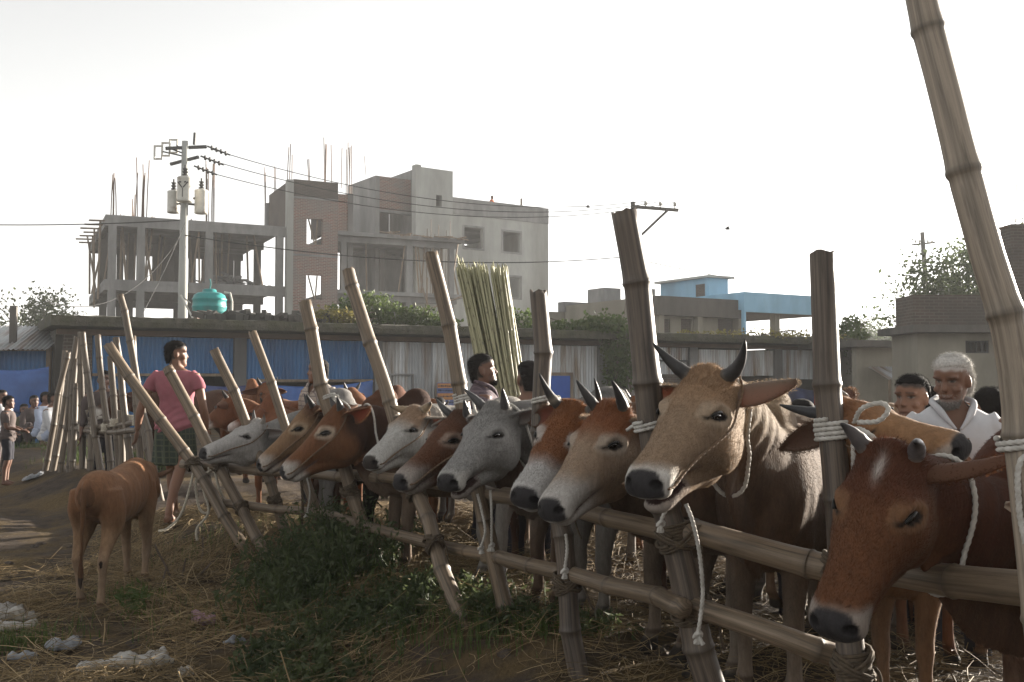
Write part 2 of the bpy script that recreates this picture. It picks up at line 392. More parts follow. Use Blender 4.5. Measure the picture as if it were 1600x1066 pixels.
def ground_mat():
    m, t, b = newmat('trampled_soil_and_straw'); N = t.nodes.new; Lk = t.links.new
    tc = N('ShaderNodeTexCoord')
    def nz(s, d=8, st=(1, 1, 1)):
        mp = N('ShaderNodeMapping'); mp.inputs['Scale'].default_value = st; Lk(tc.outputs['Object'], mp.inputs[0])
        n = N('ShaderNodeTexNoise'); n.inputs['Scale'].default_value = s; n.inputs['Detail'].default_value = d; n.inputs['Roughness'].default_value = .7
        Lk(mp.outputs[0], n.inputs['Vector']); return n.outputs['Fac']
    rp = N('ShaderNodeValToRGB'); e = rp.color_ramp.elements
    e[0].position = .3; e[0].color = (.034, .026, .021, 1); e[1].position = .7; e[1].color = (.078, .061, .048, 1)
    Lk(nz(9), rp.inputs[0])
    r2 = N('ShaderNodeValToRGB'); e = r2.color_ramp.elements
    e[0].position = .3; e[0].color = (.066, .045, .022, 1); e[1].position = .7; e[1].color = (.15, .107, .050, 1)
    Lk(nz(60, 6, (1, .35, 1)), r2.inputs[0])
    mr = N('ShaderNodeMapRange'); mr.inputs['From Min'].default_value = .46; mr.inputs['From Max'].default_value = .62; mr.inputs['To Max'].default_value = .85
    Lk(nz(1.3, 6), mr.inputs['Value'])
    mx = N('ShaderNodeMix'); mx.data_type = 'RGBA'
    Lk(mr.outputs[0], mx.inputs['Factor']); Lk(rp.outputs[0], mx.inputs['A']); Lk(r2.outputs[0], mx.inputs['B'])
    Lk(mx.outputs['Result'], b.inputs['Base Color']); b.inputs['Roughness'].default_value = .95; b.inputs['Specular IOR Level'].default_value = .1
    bp = N('ShaderNodeBump'); bp.inputs['Strength'].default_value = .7; bp.inputs['Distance'].default_value = .03
    Lk(nz(28, 10), bp.inputs['Height']); Lk(bp.outputs[0], b.inputs['Normal'])
    return m
ground = gm.build('ground', ground_mat(), smooth=True); tag(ground, kind='structure')

# ============================================================ BUILDINGS
class Bld:
    """a building frame: x runs along the facade, y into the depth"""
    def __init__(s, name, label, cat, O, u, group=None):
        s.O = np.array([O[0], O[1]]); s.u = nrm([u[0], u[1]])
        s.root = empty(name, label, cat, (O[0], O[1], 0), math.atan2(u[1], u[0]), group)
    def at(s, px, py, b=0.0):
        n = np.array([-s.u[1], s.u[0]]); return on_plane(px, py, s.O+n*b, s.u)
    def a(s, px, b=0.0): return s.at(px, 500, b)[0]
    def part(s, name, mat, mb, smooth=False): return mb.build(name, mat, s.root, smooth=smooth)
    def box(s, name, mat, *e): return s.part(name, mat, MB().box(*e))
def wall(mb, a0, a1, b0, b1, z0, z1, ops):
    """wall slab with rectangular openings (a0,a1,z0,z1)"""
    xs = sorted({a0, a1, *[v for o in ops for v in o[:2] if a0 < v < a1]}); zs = sorted({z0, z1, *[v for o in ops for v in o[2:] if z0 < v < z1]})
    inside = lambda x, z: any(o[0] < x < o[1] and o[2] < z < o[3] for o in ops)
    for i in range(len(xs)-1):
        run = None
        for k in range(len(zs)-1):
            solid = not inside((xs[i]+xs[i+1])/2, (zs[k]+zs[k+1])/2)
            if solid and run is None: run = zs[k]
            if not solid and run is not None: mb.box(xs[i], xs[i+1], b0, b1, run, zs[k]); run = None
        if run is not None: mb.box(xs[i], xs[i+1], b0, b1, run, zs[-1])
    return mb
def brick_mat(name, c1, c2, mortar, cov=(.15, .14, .13), amt=.55):
    m, t, b = newmat(name); N = t.nodes.new; Lk = t.links.new
    tc = N('ShaderNodeTexCoord'); sp = N('ShaderNodeSeparateXYZ'); Lk(tc.outputs['Object'], sp.inputs[0])
    ad = N('ShaderNodeMath'); Lk(sp.outputs[0], ad.inputs[0]); Lk(sp.outputs[1], ad.inputs[1])
    cb = N('ShaderNodeCombineXYZ'); Lk(ad.outputs[0], cb.inputs[0]); Lk(sp.outputs[2], cb.inputs[1])
    br = N('ShaderNodeTexBrick'); br.inputs['Scale'].default_value = 1.0; br.inputs['Brick Width'].default_value = .26; br.inputs['Row Height'].default_value = .085
    br.inputs['Mortar Size'].default_value = .013; br.inputs['Color1'].default_value = (*c1, 1); br.inputs['Color2'].default_value = (*c2, 1); br.inputs['Mortar'].default_value = (*mortar, 1)
    Lk(cb.outputs[0], br.inputs['Vector'])
    nz = N('ShaderNodeTexNoise'); nz.inputs['Scale'].default_value = .8; nz.inputs['Detail'].default_value = 8; Lk(tc.outputs['Object'], nz.inputs['Vector'])
    mr = N('ShaderNodeMapRange'); mr.inputs['From Min'].default_value = .42; mr.inputs['From Max'].default_value = .62; mr.inputs['To Max'].default_value = amt
    Lk(nz.outputs['Fac'], mr.inputs['Value'])
    mx = N('ShaderNodeMix'); mx.data_type = 'RGBA'; mx.inputs['B'].default_value = (*cov, 1)
    Lk(mr.outputs[0], mx.inputs['Factor']); Lk(br.outputs['Color'], mx.inputs['A']); Lk(mx.outputs['Result'], b.inputs['Base Color'])
    bp = N('ShaderNodeBump'); bp.inputs['Strength'].default_value = .6; bp.inputs['Distance'].default_value = .02; bp.invert = True
    Lk(br.outputs['Fac'], bp.inputs['Height']); Lk(bp.outputs[0], b.inputs['Normal']); b.inputs['Roughness'].default_value = .92
    return m
M['brick'] = brick_mat('red_brick', (.19, .085, .06), (.12, .065, .05), (.24, .215, .19))
M['brick_old'] = brick_mat('sooty_brick', (.075, .052, .040), (.05, .038, .03), (.09, .078, .065), (.042, .035, .03), .7)
def rod(p, q, r, n=5): return MB().tube([p, q], r, n)

# ---------------- the unfinished concrete frame
Op = PX(165, 335, 50.0); U1 = nrm([17.3, 8.6])
A = Bld('unfinished_building', 'long unfinished grey concrete frame with open storeys, props and a brick stair tower', 'building', Op, U1)
zR = A.at(165, 335)[1]; z2 = A.at(165, 436)[1]; z1 = 2.95
aT0, aT1 = A.a(447), A.a(527); aE = A.a(722)
DEP = 12.0
for zt in (zR, z2):
    mb = MB().box(0, aT0-.01, 0, DEP, zt-.2, zt); A.part('floor_slab', M['concrete'], mb)
    mb = MB().box(0, aT0-.01, .02, .32, zt-.55, zt-.2); A.part('edge_beam', M['concrete'], mb)
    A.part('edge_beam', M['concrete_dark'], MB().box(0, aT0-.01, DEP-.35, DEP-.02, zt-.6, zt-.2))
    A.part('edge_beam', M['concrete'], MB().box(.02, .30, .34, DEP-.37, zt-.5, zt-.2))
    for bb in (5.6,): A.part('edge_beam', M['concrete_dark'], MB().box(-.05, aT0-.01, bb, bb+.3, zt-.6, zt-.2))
cols = [A.a(p) for p in (219, 326)]
for zb, zt in ((z2, zR-.55), (-.2, z2-.55)):
    for ax in [0.35]+cols+[aT0-.35]:
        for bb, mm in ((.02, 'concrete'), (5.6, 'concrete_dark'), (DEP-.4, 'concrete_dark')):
            if ax == .35 and bb > 8: continue
            A.part('column', M[mm], MB().box(ax-.19, ax+.19, bb+.01, bb+.36, zb, zt))
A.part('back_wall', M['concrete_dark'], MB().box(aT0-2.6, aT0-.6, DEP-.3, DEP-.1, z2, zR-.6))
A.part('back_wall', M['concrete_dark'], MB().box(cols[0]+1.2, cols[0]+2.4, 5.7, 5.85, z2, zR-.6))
# bamboo props between the slabs, thick at the left end
rp_ = random.Random(3)
for i in range(46):
    ax = rp_.uniform(-.2, 3.2) if i < 26 else rp_.uniform(3.2, aT0-1)
    bb = rp_.uniform(.2, DEP-.5) if i < 26 else rp_.choice((.5, 3, 8, 11)) + rp_.uniform(-.3, .3)
    ln = rp_.uniform(-.55, .55) if i % 3 else rp_.uniform(-.1, .1)
    A.part('prop', M['wood'], rod((ax, bb, z2), (ax+ln, bb+rp_.uniform(-.3, .3), zR-.2), rp_.uniform(.04, .065)))
for i in range(7):                                                 # formwork sticks poking out at the left end
    bb = .4+i*1.5
    A.part('formwork_stick', M['wood'], rod((-.75-.12*(i % 3), bb, zR-.30), (.4, bb+.1, zR-.24), .05))
A.part('loose_prop', M['wood'], rod((-.25, .6, z2-1.0), (-.2, .6, zR-.3), .06)); A.part('loose_prop', M['wood'], rod((-.3, 2.6, z2-1.3), (-.35, 2.6, zR-.4), .05))
def rebars(ax, bb, z, n, h, sp=.35):
    for i in range(n):
        x = ax+rp_.uniform(-sp, sp); y = bb+rp_.uniform(-.15, .15); hh = h*rp_.uniform(.75, 1.1); l = rp_.uniform(-.12, .12)
        A.part('rebar', M['rust'], MB().tube([(x, y, z-.05), (x+l*.3, y, z+hh*.5), (x+l, y+l, z+hh)], .024, 4))
for p, n, h, b in ((178, 6, 2.2, .3), (200, 5, 2.0, 5.6), (219, 7, 2.9, .2), (190, 5, 1.8, 10), (240, 4, 1.6, 10), (326, 7, 3.0, .2), (300, 3, .9, 5.6), (345, 3, 1.0, 10), (395, 2, 1.0, 10)):
    rebars(A.a(p, b), b, zR, n, h)
rub = MB()                                                        # rubble and sand on the second floor
for i in range(150):
    ax = rp_.gauss(A.a(372), 1.1); bb = rp_.uniform(1.2, 4); hh = max(0, 1-abs(ax-A.a(372))/2.2)
    s_ = rp_.uniform(.08, .3); z_ = z2+rp_.uniform(0, .75)*hh
    rub.bar((ax, bb, z_), (ax+rp_.uniform(-.5, .5), bb+.2, z_+rp_.uniform(-.2, .2)), s_, s_*.6)
tag(A.part('rubble', M['concrete'], rub), kind='stuff')
# brick stair tower
zt1 = A.at(450, 279, -.3)[1]; wz = lambda y, p=490: A.at(p, y, -.3)[1]
a0 = A.a(457, -.3); a1 = A.a(527, -.3)
win = [(A.a(478, -.3), A.a(503, -.3), wz(382), wz(342)), (A.a(478, -.3), A.a(503, -.3), wz(468), wz(430))]
A.part('brick_wall', M['brick'], wall(MB(), a0, a1, -.3, 0, 0, wz(312), win))
A.part('brick_wall', M['brick_old'], MB().box(a0, a1, -.3, 0, wz(309), zt1))
A.part('concrete_band', M['concrete'], MB().box(a0, a1, -.33, 0, wz(312)+.003, wz(309)-.003))
A.part('concrete_band', M['concrete'], MB().box(a0, a1, -.33, -.303, wz(401), wz(398)))
A.part('column', M['concrete_pale'], MB().box(A.a(447, -.3), a0-.003, -.36, .1, 0, zt1-.05))
A.part('brick_wall', M['brick_old'], MB().box(A.a(447, -.3)+.05, A.a(447, -.3)+.3, .103, 4.3, zR, zt1-.15))
A.part('column', M['concrete'], MB().box(A.a(447, -.3)-.1, A.a(447, -.3)+.35, 4.303, 4.8, zR, zt1-.6))
A.part('brick_wall', M['brick_old'], MB().box(a1-.3, a1-.02, .003, 4.3, zR, zt1-.6))
for o in win:                                                     # crossed struts in the window openings
    for q in (0, 1): A.part('strut', M['wood'], rod((o[0]+.15+q*.5, -.1, o[3]-.02), (o[0]+.5+q*.05, -.12, o[2]+.05), .045))
a2 = A.a(550, 1.0)
A.part('brick_wall', M['brick'], MB().box(a1+.003, a2-.3, 1.0, 1.25, zR, A.at(540, 304, 1.)[1]))
A.part('column', M['concrete'], MB().box(a2-.297, a2, .9, 1.3, 0, A.at(545, 303, 1.)[1]))
rebars(a0, 0, zt1-.1, 3, 1.9, .3); rebars(A.a(483), .5, zt1-.1, 2, 1.8); rebars(A.a(521), .3, zt1-.1, 7, 2.7, .5); rebars(a2-.15, 1.1, A.at(545, 303, 1.)[1]-.05, 5, 3.2, .25); rebars(A.a(420, 4.5), 4.5, zt1-.7, 4, 2.4, .3)
# right wing of the frame
for zt in (zR-.05, A.at(620, 457)[1]):
    A.part('floor_slab', M['concrete'], MB().box(a1+.003, aE, -.25, 7.5, zt-.22, zt))
    A.part('edge_beam', M['concrete'], MB().box(a1+.003, aE-.3, .1, .4, zt-.55, zt-.222))
zr2 = A.at(620, 457)[1]
for zb, zt in ((zr2, zR-.6), (-.2, zr2-.55)):
    for p, bb, wd in ((537, .1, .3), (598, 2.5, .3), (640, .1, .36), (655, 3.5, .3), (706, .1, .3), (670, 6.8, .3)):
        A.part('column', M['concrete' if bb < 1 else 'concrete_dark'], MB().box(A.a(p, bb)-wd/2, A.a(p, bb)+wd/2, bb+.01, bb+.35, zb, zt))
A.part('back_wall', M['concrete'], MB().box(A.a(560, 5), A.a(628, 5), 5, 5.2, -.2, zR-.6)); A.part('back_wall', M['concrete'], MB().box(A.a(632, 5), aE-.4, 5.4, 5.6, -.2, zR-.6))
for p, q, b in ((633, 622, .2), (648, 655, .2), (652, 660, .6), (664, 657, 1.2), (676, 676, .3), (690, 684, .5), (700, 716, .3), (571, 573, 1.5), (715, 703, .2), (690, 692, 2)):
    A.part('prop', M['wood'], rod((A.a(q, b), b, zr2), (A.a(p, b), b, zR-.3), .05))
for i in range(26):                                               # ragged sticks of the formwork along the roof edge
    ax = A.a(rp_.uniform(600, 728)); A.part('formwork_stick', M['wood'], rod((ax, -.7-rp_.random()*.3, zR-.1+rp_.uniform(-.1, .14)), (ax+rp_.uniform(-.7, .7), .6, zR+rp_.uniform(-.05, .2)), .035))
A.part('loose_pole', M['wood'], rod((A.a(660, -.6), -.6, 5.4), (A.a(735, -.6), -.6, 6.6), .05)); A.part('loose_pole', M['wood'], rod((A.a(690, -.6), -.6, 3.3), (A.a(660, -.6), -.6, 6.8), .05)); A.part('loose_pole', M['wood'], rod((A.a(668, -.5), -.5, 0), (A.a(667, -.5), -.5, 7.4), .05))
rebars(A.a(575, 6), 6, zR-.05, 2, 2.2)

# ---------------- the plastered block behind it
O2 = PX(707, 308, 63.0); U2 = nrm([6.1, 4.2])
B = Bld('concrete_block', 'pale plastered four storey block with a square stair tower and square window holes', 'building', O2, U2)
zp = B.at(707, 308)[1]; zb_ = B.at(707, 334)[1]
bw = lambda p0, p1, y0, y1: (B.a(p0), B.a(p1), B.at((p0+p1)/2, y1)[1], B.at((p0+p1)/2, y0)[1])
bwin = [bw(725, 754, 356, 388), bw(786, 813, 363, 394), bw(786, 813, 433, 465)]
aR = B.a(857)
B.part('wall', M['concrete_pale'], wall(MB(), 0, aR, 0, .3, 0, zb_, bwin))
B.part('parapet', M['concrete'], MB().box(0, aR, -.04, .25, zb_+.003, zp))
B.part('side_wall', M['concrete_pale'], MB().box(aR-.3, aR-.003, .303, 10, 0, zp-.003))
B.part('roof_slab', M['concrete'], MB().box(0.01, aR-.31, .31, 9.7, zb_-.3, zb_-.05))
B.part('back_wall', M['concrete_pale'], wall(MB(), 0.01, aR-.31, 9.7, 10, 0, zb_-.4, [(B.a(786, 10), B.a(825, 10), zb_-4.2, zb_-2.6), (B.a(786, 10), B.a(825, 10), zb_-8, zb_-5.6), (1, 3.3, zb_-4, zb_-2.5)]))
for o in bwin:
    B.part('window_frame', M['concrete'], wall(MB(), o[0]-.12, o[1]+.12, -.03, -.003, o[2]-.12, o[3]+.12, [o]))
zc = B.at(680, 264, -.6)[1]
tw0, tw1 = B.a(656, -.6), B.a(707, -.6); wn = (B.a(681, -.6), B.a(690, -.6), B.at(685, 323, -.6)[1], B.at(685, 305, -.6)[1])
B.part('tower_wall', M['concrete_pale'], wall(MB(), tw0, tw1, -.6, -.3, 0, zc, [wn]))
B.part('tower_side', M['concrete'], MB().box(tw1-.3, tw1, -.297, 3.5, 0, zc-.003)); B.part('tower_side', M['concrete'], MB().box(tw0, tw0+.3, -.297, 3.5, 0, zc-.003))
B.part('tower_back', M['concrete'], MB().box(tw0+.303, tw1-.303, 3.2, 3.5, 0, zc-.003)); B.part('roof_slab', M['concrete'], MB().box(tw0+.303, tw1-.303, -.297, 3.197, zc-.35, zc-.1))
B.part('corner_column', M['concrete_pale'], MB().box(B.a(649, -.7), tw0-.003, -.7, -.2, 0, zc+.1))
s0, s1 = B.a(592, .6), B.a(649, .6); zs = B.at(592, 275, .6)[1]
B.part('stair_wall', M['brick'], MB().box(s0, s1-.003, .6, .85, B.at(620, 330, .6)[1], zs))
B.part('stair_beam', M['concrete'], MB().box(s0, s1-.003, .56, .9, B.at(620, 334, .6)[1], B.at(620, 330, .6)[1]-.003))
B.part('stair_side', M['concrete'], MB().box(s0-.28, s0-.003, .58, 4.5, 0, zs)); B.part('stair_back', M['brick_old'], MB().box(s0, s1, 4.2, 4.5, 0, zs-.1))
B.part('stair_roof', M['concrete'], MB().box(s0, s1, .853, 4.197, zs-.3, zs-.1))
for i in range(8): B.part('rebar', M['rust'], MB().tube([(B.a(660+i*6, -.9), -.9, 6.5), (B.a(660+i*6, -.9)+.05, -.9, 10.2+(i*37 % 5)*.3)], .02, 4))
B.part('rebar', M['rust'], MB().tube([(B.a(581), .9, zs), (B.a(578), .9, zs+1.2)], .02, 4))
B.part('roof_post', M['wood'], rod((B.a(820), .4, zp), (B.a(820), .4, zp+.55), .07))

# ---------------- pale blue house and grey wing
O3 = PX(1031, 462, 46.0); U3 = nrm([.86, .52])
H = Bld('blue_house', 'low grey house with sky blue roof parapet and pale blue rooftop room', 'house', O3, U3)
zt3 = H.at(1031, 462)[1]; zt4 = H.at(1100, 495)[1]
e1 = H.a(1163); e2 = H.a(1300)
ops = [(H.a(p0), H.a(p1), .4, H.at(p0, 497)[1]) for p0, p1 in ((1042, 1058), (1075, 1092), (1133, 1158))]
H.part('wall', M['plaster'], wall(MB(), 0, e1-.003, .5, .75, 0, zt4-.003, ops)); H.part('parapet', M['concrete_dark'], MB().box(-.2, e1, 0, .74, zt4, zt3))
H.part('side_wall', M['plaster'], MB().box(-.2, .05, .76, 8, 0, zt3-.003)); H.part('roof', M['concrete_dark'], MB().box(.06, e1, .75, 8, zt4, zt4+.25))
for p in (1036, 1097, 1160): H.part('column', M['plaster'], MB().box(H.a(p)-.16, H.a(p)+.16, .1, .45, 0, zt4-.003))
for o in ops: H.part('shutter', M['brick_old'], MB().box(o[0]+.01, o[1]-.01, .6, .64, .4, o[3]))
zq0, zq1 = H.at(1163, 487, -.4)[1], H.at(1163, 456, -.4)[1]
H.part('blue_parapet', M['blue_wall'], MB().box(H.a(1163, -.4), e2, -.4, -.2, zq0, zq1)); H.part('blue_parapet', M['blue_wall'], MB().box(H.a(1163, -.4), H.a(1163, -.4)+.2, -.197, 7.5, zq0+.1, zq1-.003))
H.part('balcony_slab', M['concrete_dark'], MB().box(e1+.02, e2, -.196, 7, zq0+.05, zq0+.25)); H.part('blue_post', M['blue_wall'], MB().box(H.a(1163, -.4)-.02, H.a(1163, -.4)+.14, -.38, -.22, 0, zq0-.003))
H.part('door_wall', M['plaster'], wall(MB(), e1+.02, H.a(1215), 3.5, 3.7, 0, zq0+.04, [(e1+.8, e1+1.8, 0, 2.4), (e1+2.3, e1+3.2, .9, 2.4)])); H.part('column', M['plaster'], MB().box(H.a(1213), H.a(1213)+.35, .1, .45, 0, zq0+.04))
c0, c1 = H.a(1108, 4), H.a(1138, 4); y0 = H.at(1108, 470, 4)[1]; y1 = H.at(1108, 434, 4)[1]
H.part('rooftop_room', M['blue_wall'], MB().box(c0, c1, 4, 8, zt4+.26, y1)); H.part('rooftop_slab', M['concrete_pale'], MB().box(c0-.25, c1+.25, 3.75, 8.25, y1+.003, y1+.12))
H.part('room_door', M['brick_old'], MB().box(c0-.03, c0-.002, 4.3, 5.0, zt4+.26, y1-.3))
H.part('water_box', M['concrete'], MB().box(H.a(1000, 3), H.a(1024, 3), 3, 4.2, zt3-1, H.at(1010, 451, 3)[1]))
G = Bld('grey_house', 'plain grey plastered house with stepped flat roof left of the blue house', 'house', PX(868, 480, 52), U3)
g = lambda p, y: G.at(p, y)
G.part('wall', M['plaster'], wall(MB(), g(858, 500)[0], g(1004, 500)[0], 0, .3, 0, g(930, 490)[1], [(G.a(962), G.a(985), .5, G.at(970, 500)[1])]))
G.part('parapet', M['concrete'], MB().box(g(880, 500)[0], g(1004, 500)[0], -.1, .5, g(930, 490)[1]+.003, g(930, 474)[1])); G.part('roof_slab', M['concrete'], MB().box(g(858, 500)[0], g(1004, 500)[0], .51, 7, g(930, 490)[1]-.2, g(930, 490)[1]))
G.part('roof_box', M['concrete'], MB().box(G.a(944, 2), G.a(970, 2), 2, 3.6, g(930, 490)[1]+.003, G.at(955, 450, 2)[1])); G.part('side_wall', M['plaster'], MB().box(g(858, 500)[0]+.003, g(858, 500)[0]+.3, .303, 7, 0, g(930, 490)[1]-.2))

# ---------------- right hand brick building
K = Bld('brick_parapet_house', 'cream plastered house at the right edge with dark brick parapet and brick pillar', 'house', PX(1446, 505, 27.0), nrm([1, .02]))
kz = K.at(1446, 508)[1]; kp = K.at(1430, 460)[1]; L_ = 11.0
K.part('wall', M['plaster'], wall(MB(), 0, L_, .5, .75, 0, kz-.203, [(K.a(1508, .5), K.a(1545, .5), kz-.75, kz-.4)]))
K.part('vent_grille', M['dark_metal'], wall(MB(), K.a(1508, .5)+.003, K.a(1545, .5)-.003, .55, .6, kz-.747, kz-.403, [(K.a(1508, .5)+.05+i*.15, K.a(1508, .5)+.16+i*.15, kz-.7, kz-.45) for i in range(4)]))
K.part('inner_wall', M['concrete_dark'], MB().box(.3, L_, 2.1, 2.25, 0, kz-.21))
K.part('roof_slab', M['concrete_dark'], MB().box(K.a(1424), L_, -.1, 2.4, kz-.2, kz)); K.part('side_wall', M['plaster'], MB().box(0, .25, .753, 2.3, 0, kz-.203))
K.part('brick_parapet', M['brick_old'], MB().box(K.a(1430), L_, .1, .35, kz+.003, kp)); K.part('brick_parapet', M['brick_old'], MB().box(K.a(1430), K.a(1430)+.25, .353, 1.3, kz+.003, kp-.003))
K.part('brick_pillar', M['brick_old'], MB().box(K.a(1583, .6), K.a(1583, .6)+1.4, .6, 1.2, kz+.003, K.at(1583, 350, .6)[1]))
for i in range(4): K.part('rebar', M['rust'], MB().tube([(K.a(1590, .8)+i*.2, .8, K.at(1583, 350, .6)[1]), (K.a(1590, .8)+i*.2+.05, .8, K.at(1583, 285+i*14, .6)[1])], .015, 4))
K.part('bent_bar', M['rust'], MB().tube([(K.a(1583, .6)-1.3, .8, K.at(1555, 345, .6)[1]), (K.a(1583, .6)-.6, .8, K.at(1568, 358, .6)[1]), (K.a(1583, .6)+.2, .8, K.at(1583, 352, .6)[1])], .035, 5))
K.part('drain_pipe', M['dark_metal'], MB().tube([(K.a(1572, .4), .4, kz-.2), (K.a(1572, .4)-.03, .42, 1.2)], .03, 6))

# ---------------- small sheds between
D = Bld('grey_shed', 'small flat roofed grey shed in the gap left of the cream house', 'shed', PX(1338, 545, 33), nrm([.95, .3]))
dz = D.at(1380, 543)[1]
D.part('wall', M['plaster'], wall(MB(), 0, D.a(1425), 0, .25, 0, dz-.003, [(D.a(1408), D.a(1424), 0, dz-.5)])); D.part('roof_slab', M['concrete_dark'], MB().box(-.3, D.a(1445), -.4, 5, dz, dz+.22))
D.part('side_wall', M['plaster'], MB().box(D.a(1425)-.25, D.a(1425)-.003, .253, 5, 0, dz-.003)); D.part('dark_door', M['brick_old'], MB().box(D.a(1408), D.a(1424), .15, .2, 0, dz-.5))
def sheet(a0, a1, z0, z1, b, pitch=.105, dep=.020, tilt=0.0, lean=0.0, thick=.004):
    """one corrugated sheet standing in a wall, ridges upright"""
    n = max(8, int((a1-a0)/pitch*6)); x = np.linspace(a0, a1, n+1); y = b+dep*np.sin(x/pitch*2*np.pi)
    Vs = []
    for dy in (0, thick):
        for z, s_ in ((z0, 0), (z1, 1)): Vs.append(np.stack([x+tilt*s_, y+dy+lean*s_, np.full(n+1, z)], 1))
    V = np.concatenate(Vs); m_ = n+1; F = []
    for i in range(n): F += [(i, i+1, m_+i+1, m_+i), (2*m_+i, 3*m_+i, 3*m_+i+1, 2*m_+i+1), (m_+i, m_+i+1, 3*m_+i+1, 3*m_+i), (i, 2*m_+i, 2*m_+i+1, i+1)]
    F += [(0, m_, 3*m_, 2*m_), (n, 2*m_+n, 3*m_+n, m_+n)]
    return MB().add(V, np.array(F))
M['tin'] = pm('zinc_sheet', (.52, .54, .56), (.36, .375, .39), 2.2, .42, 0, c3=(.2, .16, .12), sc3=1.3, stretch=(3, 3, .35), metal=.35)
M['tin2'] = pm('dull_zinc_sheet', (.38, .395, .41), (.25, .26, .27), 2.2, .45, 0, c3=(.17, .12, .085), sc3=1.3, stretch=(3, 3, .35), metal=.35)
M['tin_blue'] = pm('blue_painted_sheet', (.046, .152, .33), (.038, .128, .28), 1.6, .5, 0, c3=(.03, .07, .16), sc3=.8, stretch=(2, 2, .3), cut3=(.5, .75))
M['blue_door'] = pm('bright_blue_door', (.02, .09, .40), (.015, .07, .31), 3, .5)
aw = sheet(D.a(1350), D.a(1402), 0, 1.1, 0); awo = D.part('awning', M['tin2'], aw); awo.location = (0, -1.2, D.at(1370, 588)[1]-.1); awo.rotation_euler = (R(-68), 0, 0)
D.part('awning_post', M['wood'], rod((D.a(1350)+.1, -1.1, 0), (D.a(1350)+.1, -1.1, D.at(1370, 588)[1]-.1), .04)); D.part('awning_post', M['wood'], rod((D.a(1402)-.1, -1.1, 0), (D.a(1402)-.1, -1.1, D.at(1370, 588)[1]-.1), .04))

# ---------------- the long row of shops
O4 = PX(80, 490, 23.0); U4 = nrm([22.9, 13.0])
Sh = Bld('shop_row', 'long low row of shuttered shops with a mossy concrete roof slab and tin fronts', 'shop row', O4, U4)
sz = Sh.at(80, 492)[1]; st = .24; so_ = .75           # the slab overhangs the wall by so_
sE = Sh.a(1342); wb = so_
# roof slab with a worn, uneven front edge
n = 260; x = np.linspace(0, sE, n); V = []; rr = np.random.default_rng(5)
for k, (bo, zo) in enumerate(((0, sz-st), (-.03, sz-st*.5), (.02, sz), (.5, sz+.03), (6.5, sz), (6.5, sz-st))):
    P3 = np.stack([x, np.full(n, bo), np.full(n, zo)], 1)
    V.append(np.stack([x, bo+(.035*vnoise(P3, 2.3, k)+.02*vnoise(P3, 9, k))*(bo < 3), zo+(.022*vnoise(P3, 1.9, k+4)+.018*vnoise(P3, 7, k+9))*(k > 0)], 1))
F = [(k*n+i, k*n+i+1, ((k+1) % 6)*n+i+1, ((k+1) % 6)*n+i) for k in range(6) for i in range(n-1)]+[tuple(k*n for k in range(6)), tuple(k*n+n-1 for k in range(5, -1, -1))]
Sh.part('roof_slab', M['moss_top'], MB().add(np.concatenate(V), F))
zbm0 = Sh.at(240, 525, wb)[1]; zbm = sz-st-.04
Sh.part('lintel_beam', M['beam'], MB().box(.2, sE-.1, wb-.02, wb+.3, zbm0, zbm))
ppx = [(101, 145), (367, 386), (587, 598), (936, 948), (1078, 1090), (1211, 1222), (1322, 1338)]
piers = [(Sh.a(p0, wb), Sh.a(p1, wb)) for p0, p1 in ppx]
for i, (p0, p1) in enumerate(piers):
    Sh.part('pier', M['brick_old' if i == 0 else 'concrete'], MB().box(p0, p1, wb+.0, wb+.35, -.3, zbm0-.003))
Sh.part('end_wall', M['concrete_dark'], MB().box(.2, .45, wb+.4, 6.3, -.3, zbm)); Sh.part('back_wall', M['concrete_dark'], MB().box(.2, sE, 6.3, 6.49, -.3, zbm)); Sh.part('end_wall', M['concrete_dark'], MB().box(sE-.3, sE-.05, wb+.4, 6.29, -.3, zbm))
def sheets(p0, p1, z0, z1, mats, wd=.78, b=.12):
    k = max(1, round((p1-p0)/wd)); q = (p1-p0)/k
    for i in range(k):
        dz_ = rp_.uniform(-.02, .03)
        Sh.part('tin_sheet', M[mats[i % len(mats)]], sheet(p0+i*q-.02, p0+(i+1)*q+.02, z0+dz_, z1-.01, wb+b+.016*(i % 2), tilt=rp_.uniform(-.006, .006)))
zs_ = lambda p, y: Sh.at(p, y, wb)[1]
sheets(piers[0][1]+.02, piers[1][0]-.02, zs_(260, 585), zbm0-.01, ['tin_blue']); sheets(piers[1][1]+.02, piers[2][0]-.02, zs_(480, 594), zbm0-.01, ['tin_blue'])
sheets(piers[0][1]+.02, Sh.a(250, wb), -.2, zs_(260, 587), ['tin_blue'], b=.2)
Sh.part('shutter_rail', M['wood'], MB().box(piers[0][1]+.02, piers[1][0]-.02, wb+.05, wb+.11, zs_(260, 588), zs_(260, 585)+.02)); Sh.part('shutter_rail', M['wood'], MB().box(piers[1][1]+.02, piers[2][0]-.02, wb+.05, wb+.11, zs_(480, 597), zs_(480, 594)+.02))
sheets(piers[2][1]+.02, piers[3][0]-.02, -.2, zbm0-.01, ['tin', 'tin2', 'tin', 'tin'], .8)
sheets(Sh.a(985, wb), piers[4][0]-.02, -.2, zbm0-.01, ['tin2', 'tin'], .8); sheets(piers[4][1]+.02, piers[5][0]-.02, zs_(1150, 588), zbm0-.05, ['tin', 'tin', 'tin2'], .8); sheets(piers[5][1]+.02, piers[6][0]-.02, zs_(1270, 592), zbm0-.01, ['tin2', 'tin'], .8)
